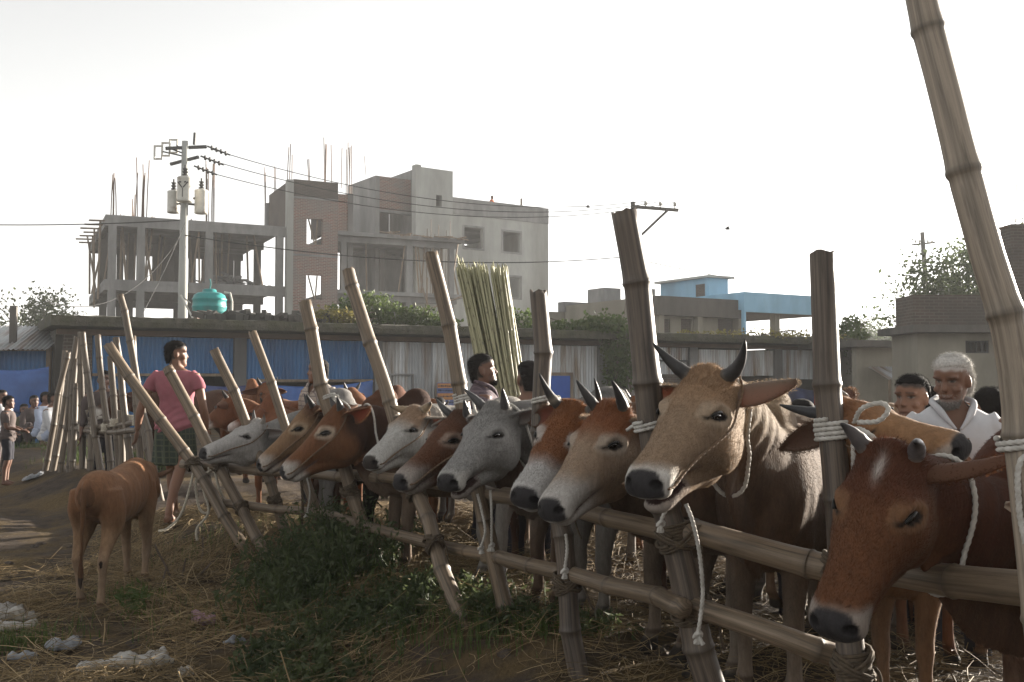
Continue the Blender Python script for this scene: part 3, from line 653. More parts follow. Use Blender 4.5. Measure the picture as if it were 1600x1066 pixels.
def frame(p0, p1, y0, y1, mat, b=.03, t=.05):
    a_, b_ = Sh.a(p0, wb), Sh.a(p1, wb); q0, q1 = zs_(p0, y1), zs_(p0, y0)
    Sh.part('door_frame', M[mat], wall(MB(), a_, b_, wb+b, wb+b+.05, q0, q1, [(a_+t, b_-t, q0-1, q1-t)]))
    return a_+t, b_-t, q0, q1-t
frame(610, 648, 584, 660, 'concrete'); f = frame(857, 896, 582, 660, 'wood', t=.1)
Sh.part('blue_door', M['blue_door'], MB().box(f[0]+.003, f[1]-.003, wb+.04, wb+.07, f[2], f[3]-.003))
frame(1024, 1078, 562, 670, 'dark_metal', t=.06); Sh.part('dark_door', M['brick_old'], MB().box(Sh.a(1036, wb), Sh.a(1074, wb), wb+.03, wb+.06, -.2, zs_(1050, 585)))
f = frame(1185, 1209, 604, 660, 'wood', t=.05)
Sh.part('window_grille', M['wood'], wall(MB(), Sh.a(1180, wb), Sh.a(1206, wb), wb+.08, wb+.11, zs_(1190, 630), zs_(1190, 604), [(Sh.a(1180, wb)+.08, Sh.a(1206, wb)-.08, zs_(1190, 630)+.08+.25*i, zs_(1190, 630)+.26+.25*i) for i in range(2)]))
tag(Sh.part('roof_debris', M['concrete_dark'], (lambda mb: [mb.bar((x0 := rp_.uniform(Sh.a(330), Sh.a(520))*1.0, rp_.uniform(.4, 2), sz+.05+rp_.random()*.1), (x0+rp_.uniform(-.4, .4), rp_.uniform(.4, 2), sz+.05+rp_.random()*.25), rp_.uniform(.05, .2)) for _ in range(70)] and mb)(MB())), kind='stuff')

# tarpaulins hung on the shop fronts
def hanging(name, label, cat, p, q, drop, mat, sag=.12, wave=.05, seed=0, bulge=.15, rowsn=14):
    """a cloth hung between p and q (top corners), drop = lengths at both ends"""
    p = np.asarray(p, float); q = np.asarray(q, float); n = 60; s = np.linspace(0, 1, n); rows = []
    d = nrm((q-p)*[1, 1, 0]); nn = np.array([d[1], -d[0], 0]); L0 = np.linalg.norm(q-p)
    for k in range(rowsn):
        t = k/(rowsn-1); base = p+np.outer(s, q-p); base[:, 2] -= sag*4*s*(1-s)*(1-.4*t)+t*(drop[0]+(drop[1]-drop[0])*s)
        off = bulge*math.sin(t*2.4)*np.sin(s*math.pi)+wave*(np.sin(s*L0*5+seed+2*t)+.6*np.sin(s*L0*11+seed*2+4*t))*(.3+t)
        rows.append(base+np.outer(off, nn))
    back = [r_-nn*.008 for r_ in rows[::-1]]
    # closed thin sheet
    V = np.concatenate(rows+back); m_ = len(rows)*2; F = [(k*n+i, k*n+i+1, ((k+1) % m_)*n+i+1, ((k+1) % m_)*n+i) for k in range(m_) for i in range(n-1)]
    o = MB().add(V-p, F).build(name, mat, loc=tuple(p), smooth=True); return tag(o, label, cat)
def swp(px, py, b=.5): # a world point on the shop front
    a_, z_ = Sh.at(px, py, b); n_ = np.array([-U4[1], U4[0]]); xy = Sh.O+U4*a_+n_*b; return np.array([xy[0], xy[1], z_])
hanging('tarpaulin', 'blue tarpaulin strung in front of the shops behind the man in checked shirt', 'tarpaulin', swp(412, 600), swp(583, 594), (.75, .8), M['cloth_blue'], seed=1)
hanging('tarpaulin', 'faded navy tarpaulin strung between the pink shirt man and the leaning post', 'tarpaulin', swp(300, 598), swp(415, 596), (.8, .9), M['cloth_navy'], seed=4)
hanging('tarpaulin', 'dark navy cloth hanging under the last tin shop front on the right', 'tarpaulin', swp(1228, 598), swp(1312, 600), (.9, .6), M['cloth_navy'], seed=2, sag=.25)
hanging('tarpaulin', 'grey black sheet slung low below tin shop front behind the tan horned cow', 'tarpaulin', swp(1150, 610), swp(1205, 590), (1.0, 1.2), M['cloth_dark'], seed=6, sag=.2)
hanging('cloth', 'small faded red cloth hanging beside the dark navy cloth', 'cloth', swp(1270, 598, .3), swp(1284, 598, .3), (.8, .8), pm('red_cloth', (.35, .07, .06), (.25, .05, .05), 6, .8), sag=.02)
# printed poster (orange and blue stripes with unreadable lines)
ps = Bld('poster', 'small orange and blue printed notice on the tin wall left of the bearded man', 'poster', swp(683, 615, .6)[:2], U4)
pz0, pz1 = ps.at(684, 640)[1], ps.at(684, 598)[1]; pw = ps.a(712)
ps.part('board', pm('poster_blue', (.10, .13, .26), (.08, .10, .2), 8, .6), MB().box(0, pw, 0, .02, pz0, pz1))
for i, (c, h0, h1) in enumerate((('o', .80, .97), ('o', .36, .60), ('o', .02, .14))):
    ps.part('print_band', pm('poster_orange', (.42, .20, .07), (.36, .16, .06), 8, .6), MB().box(.01, pw-.01, -.004, -.001, pz0+(pz1-pz0)*h0, pz0+(pz1-pz0)*h1))
pm_ = MB()
for yy in (.87, .70, .48, .25):
    q = .03
    while q < pw-.07:
        wq = rp_.uniform(.02, .06); z_ = pz0+(pz1-pz0)*yy; pm_.box(q, q+wq, -.008, -.005, z_-.02*rp_.random(), z_+.012+.02*rp_.random()); q += wq+.015
ps.part('print_lines', pm('poster_ink', (.04, .04, .06)), pm_)

# ---------------- left shed
Ls = Bld('blue_shed', 'low shed at the left edge with tin roof and blue sheet walls', 'shed', PX(80, 545, 24.0), nrm([.97, .24]))
lz = Ls.at(40, 548)[1]
for i in range(7): Ls.part('wall_sheet', M['tin_blue'], sheet(-6+i*.85-.02, -6+(i+1)*.85+.02, -.3, lz, .3+.014*(i % 2)))
for i in range(7):
    o = Ls.part('roof_sheet', M['tin2'], sheet(-6.2+i*.88-.02, -6.2+(i+1)*.88+.03, 0, 3.2, .012*(i % 2))); o.location = (0, -.35, lz+.02); o.rotation_euler = (R(-77), 0, 0)
Ls.part('corner_post', M['wood'], rod((-.1, .25, -.3), (-.1, .25, lz+.1), .07)); Ls.part('tall_post', M['concrete_dark'], MB().box(-1.05, -.9, .5, .65, -.3, Ls.at(47, 476)[1])); Ls.part('upper_wall', M['concrete'], MB().box(-6, -.3, 3.6, 3.8, lz, Ls.at(40, 524, 3.6)[1]))
hanging('tarpaulin', 'crumpled blue tarpaulin draped over front of the left edge shed', 'tarpaulin', PX(-40, 572, 23.2), PX(76, 573, 23.7), (1.0, 1.05), M['cloth_blue'], seed=3, sag=.1, wave=.04)

# ---------------- water tank on the roof
tk = PX(327, 492, 27.0); tk[2] = sz+.02; tr = 26*27/1556
T0 = empty('water_tank', 'round teal plastic water tank on the shop roof', 'water tank', tuple(tk))
pr = [(.05, .0), (.93, .02), (.99, .1), (.99, .22), (1.02, .25), (1.02, .29), (.99, .32), (.98, .5), (1.02, .53), (1.02, .57), (.97, .60), (.90, .72), (.70, .80), (.42, .84), (.40, .92), (.30, .95), (.02, .96)]
th = np.arange(32)*2*np.pi/32
MB().rings([np.stack([np.cos(th)*r_*tr, np.sin(th)*r_*tr, np.full(32, .26+z_*1.6*tr)], 1) for r_, z_ in pr]).build('tank_body', M['teal'], T0, smooth=True)
MB().tube([(0, 0, .9), (0.03, 0, 1.1), (0, .02, 1.22)], .018, 6).build('vent_pipe', M['teal'], T0)
MB().tube([(tr*.95, -.1, .85), (tr*1.3, -.1, .83), (tr*1.42, -.1, .6), (tr*1.42, -.1, 0)], .03, 6).build('pipe', M['white_metal'], T0)
MB().tube([(-tr*1.0, -.2, .55), (-tr*1.5, -.3, .75), (-tr*.4, -.75, .05)], .025, 6).build('pipe', M['white_metal'], T0)
for i in range(5): MB().bar((tr*math.cos(i*1.26)*.8, tr*math.sin(i*1.26)*.8, 0), (tr*math.cos(i*1.26)*.8, tr*math.sin(i*1.26)*.8, .255), .2, .12).build('brick', M['brick'], T0)

# ---------------- utility poles
def pole_base(px, d): p = PX(px, 500, d); return np.array([p[0], p[1], 0.])
pb = pole_base(285, 33.0); q33 = 33/1556.
zpx = lambda y, d: CAM_H+(595-y)*d/F_PX
PL = empty('utility_pole', 'tall concrete power pole carrying three transformer cans', 'utility pole', tuple(pb))
zt = zpx(218, 33)
MB().tube([(0, 0, -.3), (0, 0, zt*.5), (0.02, 0, zt)], [.17, .145, .11], 14).build('pole', M['concrete_pale'], PL, smooth=True)
def can(x, y, z0, z1, r_, face=False):
    pr = [(.9, 0), (1, .02), (1, .1), (1.0, .9), (1.03, .92), (1.03, .97), (.9, 1.0), (.3, 1.05), (.02, 1.06)]
    o = MB().rings([np.stack([x+np.cos(th)*a_*r_, y+np.sin(th)*a_*r_, np.full(32, z0+(z1-z0)*b_)], 1) for a_, b_ in pr]).build('transformer', M['white_metal'], PL, smooth=True)
    MB().rings([np.stack([x+np.cos(th[::2])*a_, y+np.sin(th[::2])*a_, np.full(16, z1+b_)], 1) for a_, b_ in ((.05, 0), (.1, .08), (.04, .1), (.1, .18), (.04, .2), (.09, .28), (.03, .3), (.03, .4))]).build('bushing', M['dark_metal'], o)
    hb = MB()
    hb.bar((x-.05, y, z0+.3), (0, 0, z0+.3), .08, .06).bar((x-.05, y, z1-.3), (0, 0, z1-.3), .08, .06); hb.build('bracket', M['dark_metal'], PL)
    if face:                                                      # painted warning mark on the middle can
        mk = MB()
        for s_ in (-1, 1): mk.bar((x+s_*.02, y-r_-.01, (z0+z1)/2+.03), (x+s_*.17, y-r_*.85-.02, (z0+z1)/2+.22), .04, .012, (0, 1, 0)); mk.bar((x+s_*.12, y-r_*.9-.02, (z0+z1)/2+.22), (x+s_*.05, y-r_-.01, (z0+z1)/2+.2), .05, .012, (0, 1, 0))
        mk.bar((x, y-r_-.008, (z0+z1)/2+.02), (x, y-r_-.008, (z0+z1)/2-.28), .025, .01, (0, 1, 0)); mk.build('warning_mark', M['dark_metal'], o)
can(-.38, .1, zpx(331, 33), zpx(296, 33), .20); can(.50, .25, zpx(331, 33), zpx(293, 33), .22); can(.17, -.42, zpx(318, 33), zpx(279, 33), .25, True)
ca = MB().bar((-.55, -.25, zt-.3), (.62, .35, zt-.1), .1, .1).bar((-.5, .1, zt-.75), (.5, -.1, zt-.55), .09, .09); ca.build('crossarm', M['dark_metal'], PL)
for i in range(3):
    p = np.array([.35+.18*i, -.1+.12*i, zt-.85+.4*i*.9]); q = p+np.array([.75, .1, -.28])
    o = MB().tube([p, q], .03, 6).build('insulator', M['dark_metal'], PL)
    for k in range(4): c_ = p+(q-p)*(.2+.2*k); MB().ell(c_, (.05, .09, .09), n=8, m=5).build('disc', M['dark_metal'], o)
    x_, y_, z_ = -.38-.2*i, -.15*i, zt-.12-.14*i
    fo = wall(MB(), x_-.15, x_+.15, y_, y_+.05, z_-.28, z_+.2, [(x_-.1, x_+.1, z_-.23, z_+.15)]).build('fuse_cutout', M['white_metal'], PL); MB().bar((x_+.1, y_+.02, z_), (-.05, 0, zt-.3-.1*i), .04).build('fuse_arm', M['dark_metal'], PL)
MB().tube([(.3, .05, zt-.1), (.32, .05, zt+.3)], .05, 8).build('pin_insulator', M['dark_metal'], PL)
p2 = pole_base(990, 42.0); z2p = zpx(314, 42)
P2 = empty('utility_pole', 'dark pole behind the thick bamboo post with one sided angled crossarm', 'utility pole', tuple(p2))
MB().tube([(-.1, 0, -.3), (0, 0, z2p)], [.16, .1], 10).build('pole', M['concrete_dark'], P2, smooth=True)
MB().bar((-.1, -.1, zpx(322, 42)), (1.95, .2, zpx(326, 42)), .1, .13).build('crossarm', M['concrete_dark'], P2); MB().bar((.02, -.06, zpx(378, 42)), (1.5, .1, zpx(326, 42)), .09, .1).build('brace', M['concrete_dark'], P2)
for i in range(3): MB().rings([np.stack([.55+.62*i+np.cos(th[::2])*a_, .08+np.sin(th[::2])*a_, np.full(16, zpx(322, 42)+b_-.02*i)], 1) for a_, b_ in ((.03, 0), (.03, .08), (.09, .1), (.05, .16), (.09, .18), (.03, .26))]).build('insulator', M['white_metal'], P2)
p3 = pole_base(1452, 62.0); P3_ = empty('utility_pole', 'distant leaning pole with two crossarms above the brick parapet', 'utility pole', tuple(p3))
MB().tube([(.2, 0, -.3), (-.35, 0, zpx(362, 62))], [.2, .13], 10).build('pole', M['concrete_dark'], P3_, smooth=True)
for yv, l_ in ((380, .75), (410, .75)):
    o = MB().bar((-.25-l_, 0, zpx(yv, 62)-.08), (-.25+l_, .2, zpx(yv, 62)+.1), .11).build('crossarm', M['concrete_dark'], P3_)
    for k in (-.7, -.35, .35, .7): MB().ell((-.25+k*l_, .05, zpx(yv, 62)+.14), (.07, .07, .12), n=8, m=5).build('insulator', M['white_metal'], o)
def wire(label, p, q, sag, r_=.014):
    p = np.asarray(p); q = np.asarray(q); t = np.linspace(0, 1, 40)[:, None]; P = p+(q-p)*t; P[:, 2] -= (4*sag*t*(1-t))[:, 0]
    o = MB().tube(P-p, r_, 5).build('power_line', M['wire'], loc=tuple(p)); tag(o, label, 'cable', 'overhead wires')
top = pb+[.9, .1, zt]
wire('upper overhead wire from transformer pole to the pole behind the thick post', top-[0, 0, .25], p2+[.55, .08, zpx(322, 42)+.26], .9)
wire('middle overhead wire from transformer pole to the pole behind the thick post', top-[.1, 0, .6], p2+[1.17, .08, zpx(322, 42)+.24], 1.0)
wire('lower overhead wire from transformer pole to the pole behind the thick post', top-[.2, 0, 1.0], p2+[1.79, .08, zpx(322, 42)+.22], 1.05)
wire('thick low sagging cable crossing in front of the brick tower', pb+[.1, -.15, zpx(368, 33)], p2+[0, -.1, zpx(400, 42)], .55, .02)
wire('low cable running right from the crossarm pole towards the blue house', p2+[0, -.1, zpx(404, 42)], PX(1420, 470, 60), .3, .02)
wire('single wire entering from the left edge to the transformer pole', PX(-120, 349, 33), pb+[-.1, -.1, zpx(344, 33)], .1, .018)
wire('thin drooping service wire from the left shed to transformer pole', PX(70, 470, 24.5), pb+[-.1, -.1, zpx(372, 33)], .9, .01)
wire('steep thin service wire from transformer pole down to the shop roof', PX(222, 492, 27), pb+[0.1, -.15, zpx(348, 33)], .1, .01)

# ---------------- trees and creepers
M['leaf'] = leaf_mat('green_leaf', (.045, .075, .02), (.085, .115, .032)); M['leaf_far'] = leaf_mat('dusty_far_leaf', (.06, .085, .04), (.10, .12, .055)); M['leaf_dark'] = leaf_mat('dark_weed_leaf', (.036, .052, .022), (.085, .10, .045), .4)
M['leaf_yellow'] = leaf_mat('yellowing_leaf', (.16, .15, .04), (.24, .20, .06)); M['bark'] = pm('grey_bark', (.13, .10, .08), (.08, .065, .05), 8, .95, .4, 30)
def leaves(C, size, rng, long=1.8, droop=.0):
    """one bent four-triangle leaf per centre"""
    n = len(C); d = rng.normal(size=(n, 3)); d[:, 2] -= droop; d /= np.linalg.norm(d, axis=1)[:, None]
    e = np.cross(d, rng.normal(size=(n, 3))); e /= np.linalg.norm(e, axis=1)[:, None]; nn = np.cross(d, e)
    s = size*rng.uniform(.6, 1.4, n)[:, None]; wv = s/long
    a = C; b_ = C+d*s; m1 = C+d*s*.5+e*wv*.5+nn*s*.12; m2 = C+d*s*.5-e*wv*.5+nn*s*.12; md = C+d*s*.5
    V = np.stack([a, m1, b_, m2, md], 1).reshape(-1, 3); i = np.arange(n)[:, None]*5
    Fq = np.concatenate([i+np.array([[0, 1, 4]]), i+np.array([[1, 2, 4]]), i+np.array([[2, 3, 4]]), i+np.array([[3, 0, 4]])])
    return V, Fq
def tree(label, base, h, r_, nl, ls, seed, mat='leaf_far', trunk=.18, flat=.6, tips=26, group='trees beyond the market', cat='tree', name='tree'):
    rng = np.random.default_rng(seed); T = empty(name, label, cat, tuple(base), 0, group)
    tb = MB(); tb.tube([(0, 0, -.3), (rng.normal()*.15, 0, h*.3), (rng.normal()*.3, rng.normal()*.2, h*.62)], [trunk, trunk*.75, trunk*.4], 8)
    tp = []
    for k in range(tips):
        an = rng.uniform(0, 2*np.pi); rad = r_*math.sqrt(rng.uniform(.08, 1)); zz = h*(1-.5*flat*(rad/r_)**2)-rng.uniform(0, .38)*h*flat
        e = np.array([math.cos(an)*rad, math.sin(an)*rad, zz]); s = np.array([rng.normal()*.1, 0, h*rng.uniform(.28, .6)])
        tb.tube(bez(s, s+[0, 0, h*.1], (s+e)/2+[0, 0, h*.08], e, 6), np.linspace(trunk*.35, .012, 6), 5); tp.append((s, e))
    tb.build('trunk', M['bark'], T)
    C = []
    for s, e in tp:
        k = nl//tips; g = e+rng.normal(size=(k, 3))*r_*[.17, .17, .10]; C.append(g)
        k2 = k//4; t = rng.uniform(.6, 1, k2)[:, None]; C.append(s+(e-s)*t+rng.normal(size=(k2, 3))*r_*.10)
    V, Fq = leaves(np.concatenate(C), ls, rng); MB().add(V, Fq).build('crown', M[mat], T); return T
def tb_(px, d): p = PX(px, 560, d); return (p[0], p[1], 0)
tree('thin spreading airy tree beyond the left shed', tb_(38, 58), 6.9, 3.2, 3000, .22, 11, flat=.75)
tree('low dense bush like tree left of the airy tree', tb_(-8, 64), 4.4, 2.4, 2200, .25, 12)
tree('large spreading tree behind the brick parapet house', tb_(1562, 44), 8.7, 4.3, 15000, .20, 13, flat=.9)
tree('dark tree beside the brick pillar at the right edge', tb_(1610, 40), 8.0, 3.0, 7000, .2, 14, flat=.9)
for i, (p, d, h, r_, lb) in enumerate(((1316, 75, 5.0, 2.0, 'leafy tree rising just right of the square topped bamboo post'), (1352, 110, 8.2, 4.2, 'hazy round tree above the grey shed, left one'), (1384, 120, 9.2, 4.2, 'hazy taller tree above the grey shed, middle one'), (1412, 115, 8.4, 4.0, 'hazy tree touching the brick parapet above the grey shed'), (1215, 80, 4.0, 1.5, 'small tree seen under the blue balcony'))):
    tree(lb, tb_(p, d), h, r_, 2200, .3, 20+i)
def creeper(label, spots, nl, ls, seed, mat='leaf', name='creeper', stems=True, loc=None):
    """spots: list of (x,y,z,r_x,r_y,r_z,weight)"""
    rng = np.random.default_rng(seed); p0 = np.array(spots[0][:3]) if loc is None else np.array(loc); T = empty(name, label, 'plant', tuple(p0)); C = []; wsum = sum(s[6] for s in spots); sb = MB(); prev = None
    for s in spots:
        k = int(nl*s[6]/wsum); g = rng.normal(size=(k, 3)); g = g/np.linalg.norm(g, axis=1)[:, None]*rng.uniform(.3, 1, k)[:, None]**.6
        C.append(np.array(s[:3])-p0+g*np.array(s[3:6])+rng.normal(size=(k, 3))*.05)
        c = np.array(s[:3])-p0
        for q in range(7): e = c+rng.normal(size=3)*np.array(s[3:6])*.7; b0 = c-[0, 0, s[5]]; sb.tube(bez(b0, b0+(e-b0)*.3+[0, 0, .1], e, e, 5), .012, 4)
    V, Fq = leaves(np.concatenate(C), ls, rng, 1.4, .4); tag(MB().add(V, Fq).build('foliage', M[mat], T), kind='stuff'); tag(sb.build('stem', M['bark'], T), kind='stuff'); return T
def swr(px, py, b=.3):
    return tuple(swp(px, py, b))
creeper('leafy creeper spilling over the shop roof edge beside the thick bamboo post', [(*swr(942, 508), .9, .6, .35, 3), (*swr(965, 540, .15), .5, .35, .7, 3), (*swr(962, 580, .25), .4, .3, .7, 2), (*swr(900, 512, .6), .9, .6, .2, 1.5), (*swr(985, 560, .3), .3, .25, 1.0, 1.5)], 2600, .14, 31)
creeper('green bush on the shop roof behind the leaning split posts', [(*swr(575, 480, 1.4), .9, .6, .42, 3), (*swr(610, 492, 1.4), .8, .6, .32, 2), (*swr(540, 490, 1.6), .7, .6, .3, 2)], 2200, .11, 32)
creeper('smaller yellow green bush on shop roof left of the cane bundle', [(*swr(652, 498, 1.2), .7, .5, .36, 3), (*swr(690, 506, 1.2), .6, .5, .2, 2)], 1300, .11, 33)
creeper('low leafy plants on the roof edge right of the cane bundle', [(*swr(815, 505, 1.2), .6, .5, .4, 2), (*swr(850, 516, 1.0), .9, .5, .2, 2), (*swr(790, 500, 1.2), .4, .4, .45, 1)], 1300, .11, 34)
creeper('dry yellowing grass tuft on the shop roof behind the leaning post', [(*swr(515, 494, .8), .9, .4, .22, 2), (*swr(545, 497, .8), .5, .4, .15, 1)], 1000, .10, 35, 'leaf_yellow')
creeper('creeper hanging down the right end of the shop row', [(*swr(1338, 540), .4, .4, .6, 2), (*swr(1342, 575), .4, .4, .8, 2), (*swr(1330, 515, 1), .6, .5, .5, 2)], 1500, .15, 36)
creeper('dry low weeds along the shop roof edge below the blue house', [(*swr(1180, 522, .6), 1.8, .5, .12, 2), (*swr(1260, 525, .6), 1.6, .5, .14, 2), (*swr(1100, 522, .6), 1.2, .4, .1, 1)], 1100, .10, 37, 'leaf_yellow')

# ---------------- bird
bp_ = PX(1137, 358, 30)
bd = MB().ell((0, 0, 0), (.09, .03, .026), n=10, m=7)
for s_ in (-1, 1): bd.add([(.04, 0, .007), (-.03, 0, .007), (-.08, s_*.15, .05), (.013, s_*.17, .06), (.013, s_*.02, -.004)], [(0, 1, 2, 3), (0, 3, 2, 4)])
tag(bd.add([(-.08, .013, 0), (-.08, -.013, 0), (-.15, -.027, 0), (-.15, .027, 0), (-.11, 0, .007)], [(0, 1, 4), (1, 2, 4), (2, 3, 4), (3, 0, 4)]).build('bird', M['black'], loc=tuple(bp_)), 'small dark bird flying in the open sky', 'bird')
bd.build('bird', M['black'], loc=tuple(PX(919, 324, 40))); b2 = COL.objects['bird.001']; b2.location.z += 0; tag(b2, 'small dark bird perched on the overhead wire', 'bird')
# ============================================================ CATTLE
UPT = np.array([(-.07,-.03,-.14,.045,.9),(-.035,.035,-.185,.080,.85),(.01,.060,-.205,.094,.8),(.06,.066,-.215,.101,.75),(.11,.060,-.215,.107,.72),(.155,.048,-.205,.108,.70),
    (.20,.034,-.185,.098,.72),(.25,.024,-.162,.083,.75),(.31,.014,-.138,.071,.8),(.37,.008,-.122,.069,.85),(.42,.003,-.114,.073,.9),(.455,-.002,-.112,.078,.92),(.485,-.012,-.110,.074,.9),(.506,-.026,-.106,.064,.9),(.518,-.044,-.095,.040,.9)])
JAW = np.array([(.06,-.11,-.19,.04),(.12,-.12,-.222,.062),(.19,-.115,-.214,.062),(.26,-.11,-.188,.052),(.33,-.10,-.168,.050),(.39,-.097,-.160,.051),(.44,-.097,-.158,.050),(.475,-.10,-.146,.038),(.492,-.107,-.122,.012)])
TORSO = [(.235,.92,.70,.06),(.21,.97,.62,.115),(.12,1.03,.53,.165),(0,1.08,.50,.185),(-.2,1.06,.49,.195),(-.45,1.025,.47,.225),(-.68,1.02,.49,.22),(-.88,1.05,.55,.20),(-1.02,1.04,.62,.175),(-1.14,.98,.72,.12),(-1.19,.90,.80,.05)]
FLEG = [(.0,.88,.11,.05),(.0,.72,.105,.065),(-.03,.56,.080,.06),(0,.44,.055,.047),(.015,.345,.042,.040),(.015,.295,.043,.042),(.01,.22,.030,.030),(.01,.135,.030,.030),(.015,.105,.037,.036),(.035,.065,.033,.034),(.048,.045,.044,.044),(.06,.004,.056,.05)]
HLEG = [(-.96,.92,.14,.07),(-.93,.76,.165,.09),(-.90,.62,.125,.078),(-.97,.52,.075,.055),(-1.05,.43,.052,.042),(-1.07,.39,.050,.040),(-1.055,.28,.032,.030),(-1.05,.14,.031,.030),(-1.045,.105,.038,.036),(-1.02,.065,.033,.034),(-1.005,.045,.044,.044),(-.99,.004,.056,.05)]
RED = (.175, .072, .030); BROWN = (.125, .055, .028); TAN = (.30, .20, .125); WHITE = (.46, .44, .41); GREY = (.34, .325, .31); DARK = (.05, .028, .018)

def sdfel(P, c, r):  # normalised ellipsoid distance
    return np.linalg.norm((P-np.asarray(c))/np.asarray(r), axis=1)

def cow(label, P0, Pm, heading, feet=None, s=1.0, vox=.010, coat=None, horns=None, ears=((-.25, 1, -.12), (-.25, 1, -.12)), roll=(0, 0, 1), jaw=0.0,
        hump=1.0, dew=1.0, fur=0, name='cow', cat='cow', group=None, rope=None, nose=False, legsw=(0, 0, 0, 0), tailc=None, thin=1.0, neckdist=.56, neckbow=0.0, q2o=None, leggy=1.0, girth=1.0, blind=False):
    """P0 poll, Pm muzzle tip (world); heading = direction the body faces; coat = dict of colours"""
    P0 = np.asarray(P0, float); Pm = np.asarray(Pm, float); hd = nrm([heading[0], heading[1], 0.])
    if feet is None: f = P0-hd*neckdist*s; feet = gpt(f[0], f[1])
    feet = np.asarray(feet, float)
    bx = hd; bz = np.array([0, 0, 1.]); by = np.cross(bz, bx)
    d = nrm(Pm-P0); n = nrm(np.asarray(roll, float)-d*np.dot(d, roll)); al = math.atan2(.06, .512)
    hx = math.cos(al)*d+math.sin(al)*n; hz = -math.sin(al)*d+math.cos(al)*n; hy = np.cross(hz, hx)
    hs = np.linalg.norm(Pm-P0)/.5155                             # head scale
    HW = lambda p: P0-feet+(np.asarray(p, float) @ np.stack([hx, hy, hz]))*hs   # head-local -> object
    BW = lambda p: (np.asarray(p, float) @ np.stack([bx, by, bz]))*s            # body-local -> object
    mb = MB()
    # head
    def hloft(tab, rot=0.0, p=.88):
        T = crom(tab, 3); out = []
        for r_ in T:
            x, tp, bt, w_ = r_[:4]; wl = r_[4] if len(r_) > 4 else .8; c = np.array([x, 0, (tp+bt)/2])
            rg = ringz(c, np.array([0, 0, 1.]), np.array([0, 1., 0]), (tp-bt)/2, (tp-bt)/2, max(w_, .004), 26, p, wl)
            if rot:
                pv = np.array([.12, 0, -.14]); q = rg-pv; ca, sa = math.cos(rot), math.sin(rot)
                rg = pv+np.stack([q[:, 0]*ca+q[:, 2]*sa, q[:, 1], -q[:, 0]*sa+q[:, 2]*ca], 1)
            out.append(HW(rg))
        mb.rings(out)
    UP = UPT.copy(); UP[:, 3] *= np.interp(UP[:, 0], (0, .15, .25, .36, .44, .5), (1.14, 1.20, 1.22, 1.10, 1.0, .97)); UP[1:12, 2] *= np.interp(UP[1:12, 0], (-.03, .05, .18, .30, .40), (1.10, 1.24, 1.24, 1.12, 1.0))
    if jaw: UP[8:, 2] += .012
    JW = JAW.copy(); JW[:, 2] *= np.interp(JW[:, 0], (.06, .19, .33, .44), (1.22, 1.25, 1.12, .98)); JW[:, 3] *= np.interp(JW[:, 0], (.1, .33, .44), (1.15, 1.1, 1.0)); hloft(UP); hloft(JW, jaw)
    Mh = np.stack([hx, hy, hz]).T
    for sd in (1, -1):
        mb.ell(HW((.115, sd*.074, -.145)), np.array((.105, .046, .098))*hs, Mh)      # masseter
        mb.ell(HW((.14, sd*.083, .014)), np.array((.050, .022, .018))*hs, Mh)      # brow
        mb.ell(HW((.27, sd*.058, -.075)), np.array((.11, .026, .024))*hs, Mh)       # facial crest
        mb.ell(HW((.472, sd*.046, -.070)), np.array((.040, .032, .036))*hs, Mh)     # nostril pad
        mb.ell(HW((-.005, sd*.072, .030)), np.array((.030, .028, .028))*hs, Mh)     # horn base
        mb.ell(HW((-.012, sd*.084, -.032)), np.array((.034, .034, .030))*hs, Mh)     # ear base
    mb.ell(HW((.0, 0, .050)), np.array((.045, .06, .03))*hs, Mh)
    # neck
    q3 = HW((.015, 0, -.085)); q0 = BW((-.06, 0, .83)); q1 = BW((.22, 0, .90+neckbow)); q2 = q3-hx*.13*hs-bx*.13*s+bz*.02 if q2o is None else q3-bx*q2o[0]+bz*q2o[1]
    C = bez(q0, q1, q2, q3, 16); Tn = np.gradient(C, axis=0); Tn /= np.linalg.norm(Tn, axis=1)[:, None]
    rg = []; dl = []; frames = []
    for i in range(16):
        t = i/15; sd_ = by*(1-sst(.25, .95, t))+hy*sst(.25, .95, t)
        sd_ = nrm(sd_-Tn[i]*np.dot(sd_, Tn[i])); up = np.cross(Tn[i], sd_)
        ru = np.interp(t, (0, .35, .7, 1), (.24, .155, .118, .095))*s; rd = np.interp(t, (0, .35, .7, 1), (.30, .20, .145, .10))*s; wd = np.interp(t, (0, .35, .7, 1), (.155, .115, .088, .075))*s*girth
        rg.append(ringz(C[i], up, sd_, ru, rd, wd, 26, .95, .7)); frames.append((C[i], up, sd_, ru, rd, wd))
        dr = np.interp(t, (0, .2, .45, .75, .95), (.10, .14, .12, .07, .02))*s*dew
        dl.append(ringz(C[i]-up*rd*.93, up, sd_, .05*s, dr+.006, .020*s, 10))
    mb.rings(rg); mb.rings(dl[1:])
    # torso, hump, legs
    T = crom(TORSO, 3); out = []
    for x, tp, bt, w_ in T:
        bt = tp-(tp-bt)*leggy; out.append(BW(ringz(np.array([x, 0, (tp+bt)/2]), np.array([0, 0, 1.]), np.array([0, 1., 0]), (tp-bt)/2, (tp-bt)/2, max(.01, w_*thin), 28, .92, .95)))
    mb.rings(out)
    Mb = np.stack([bx, by, bz]).T
    if hump:
        mb.ell(BW((-.07, 0, 1.06)), np.array((.17, .085, .055+.085*hump))*s, Mb); mb.ell(BW((-.10, 0, 1.10+.05*hump)), np.array((.11, .065, .04+.05*hump))*s, Mb)
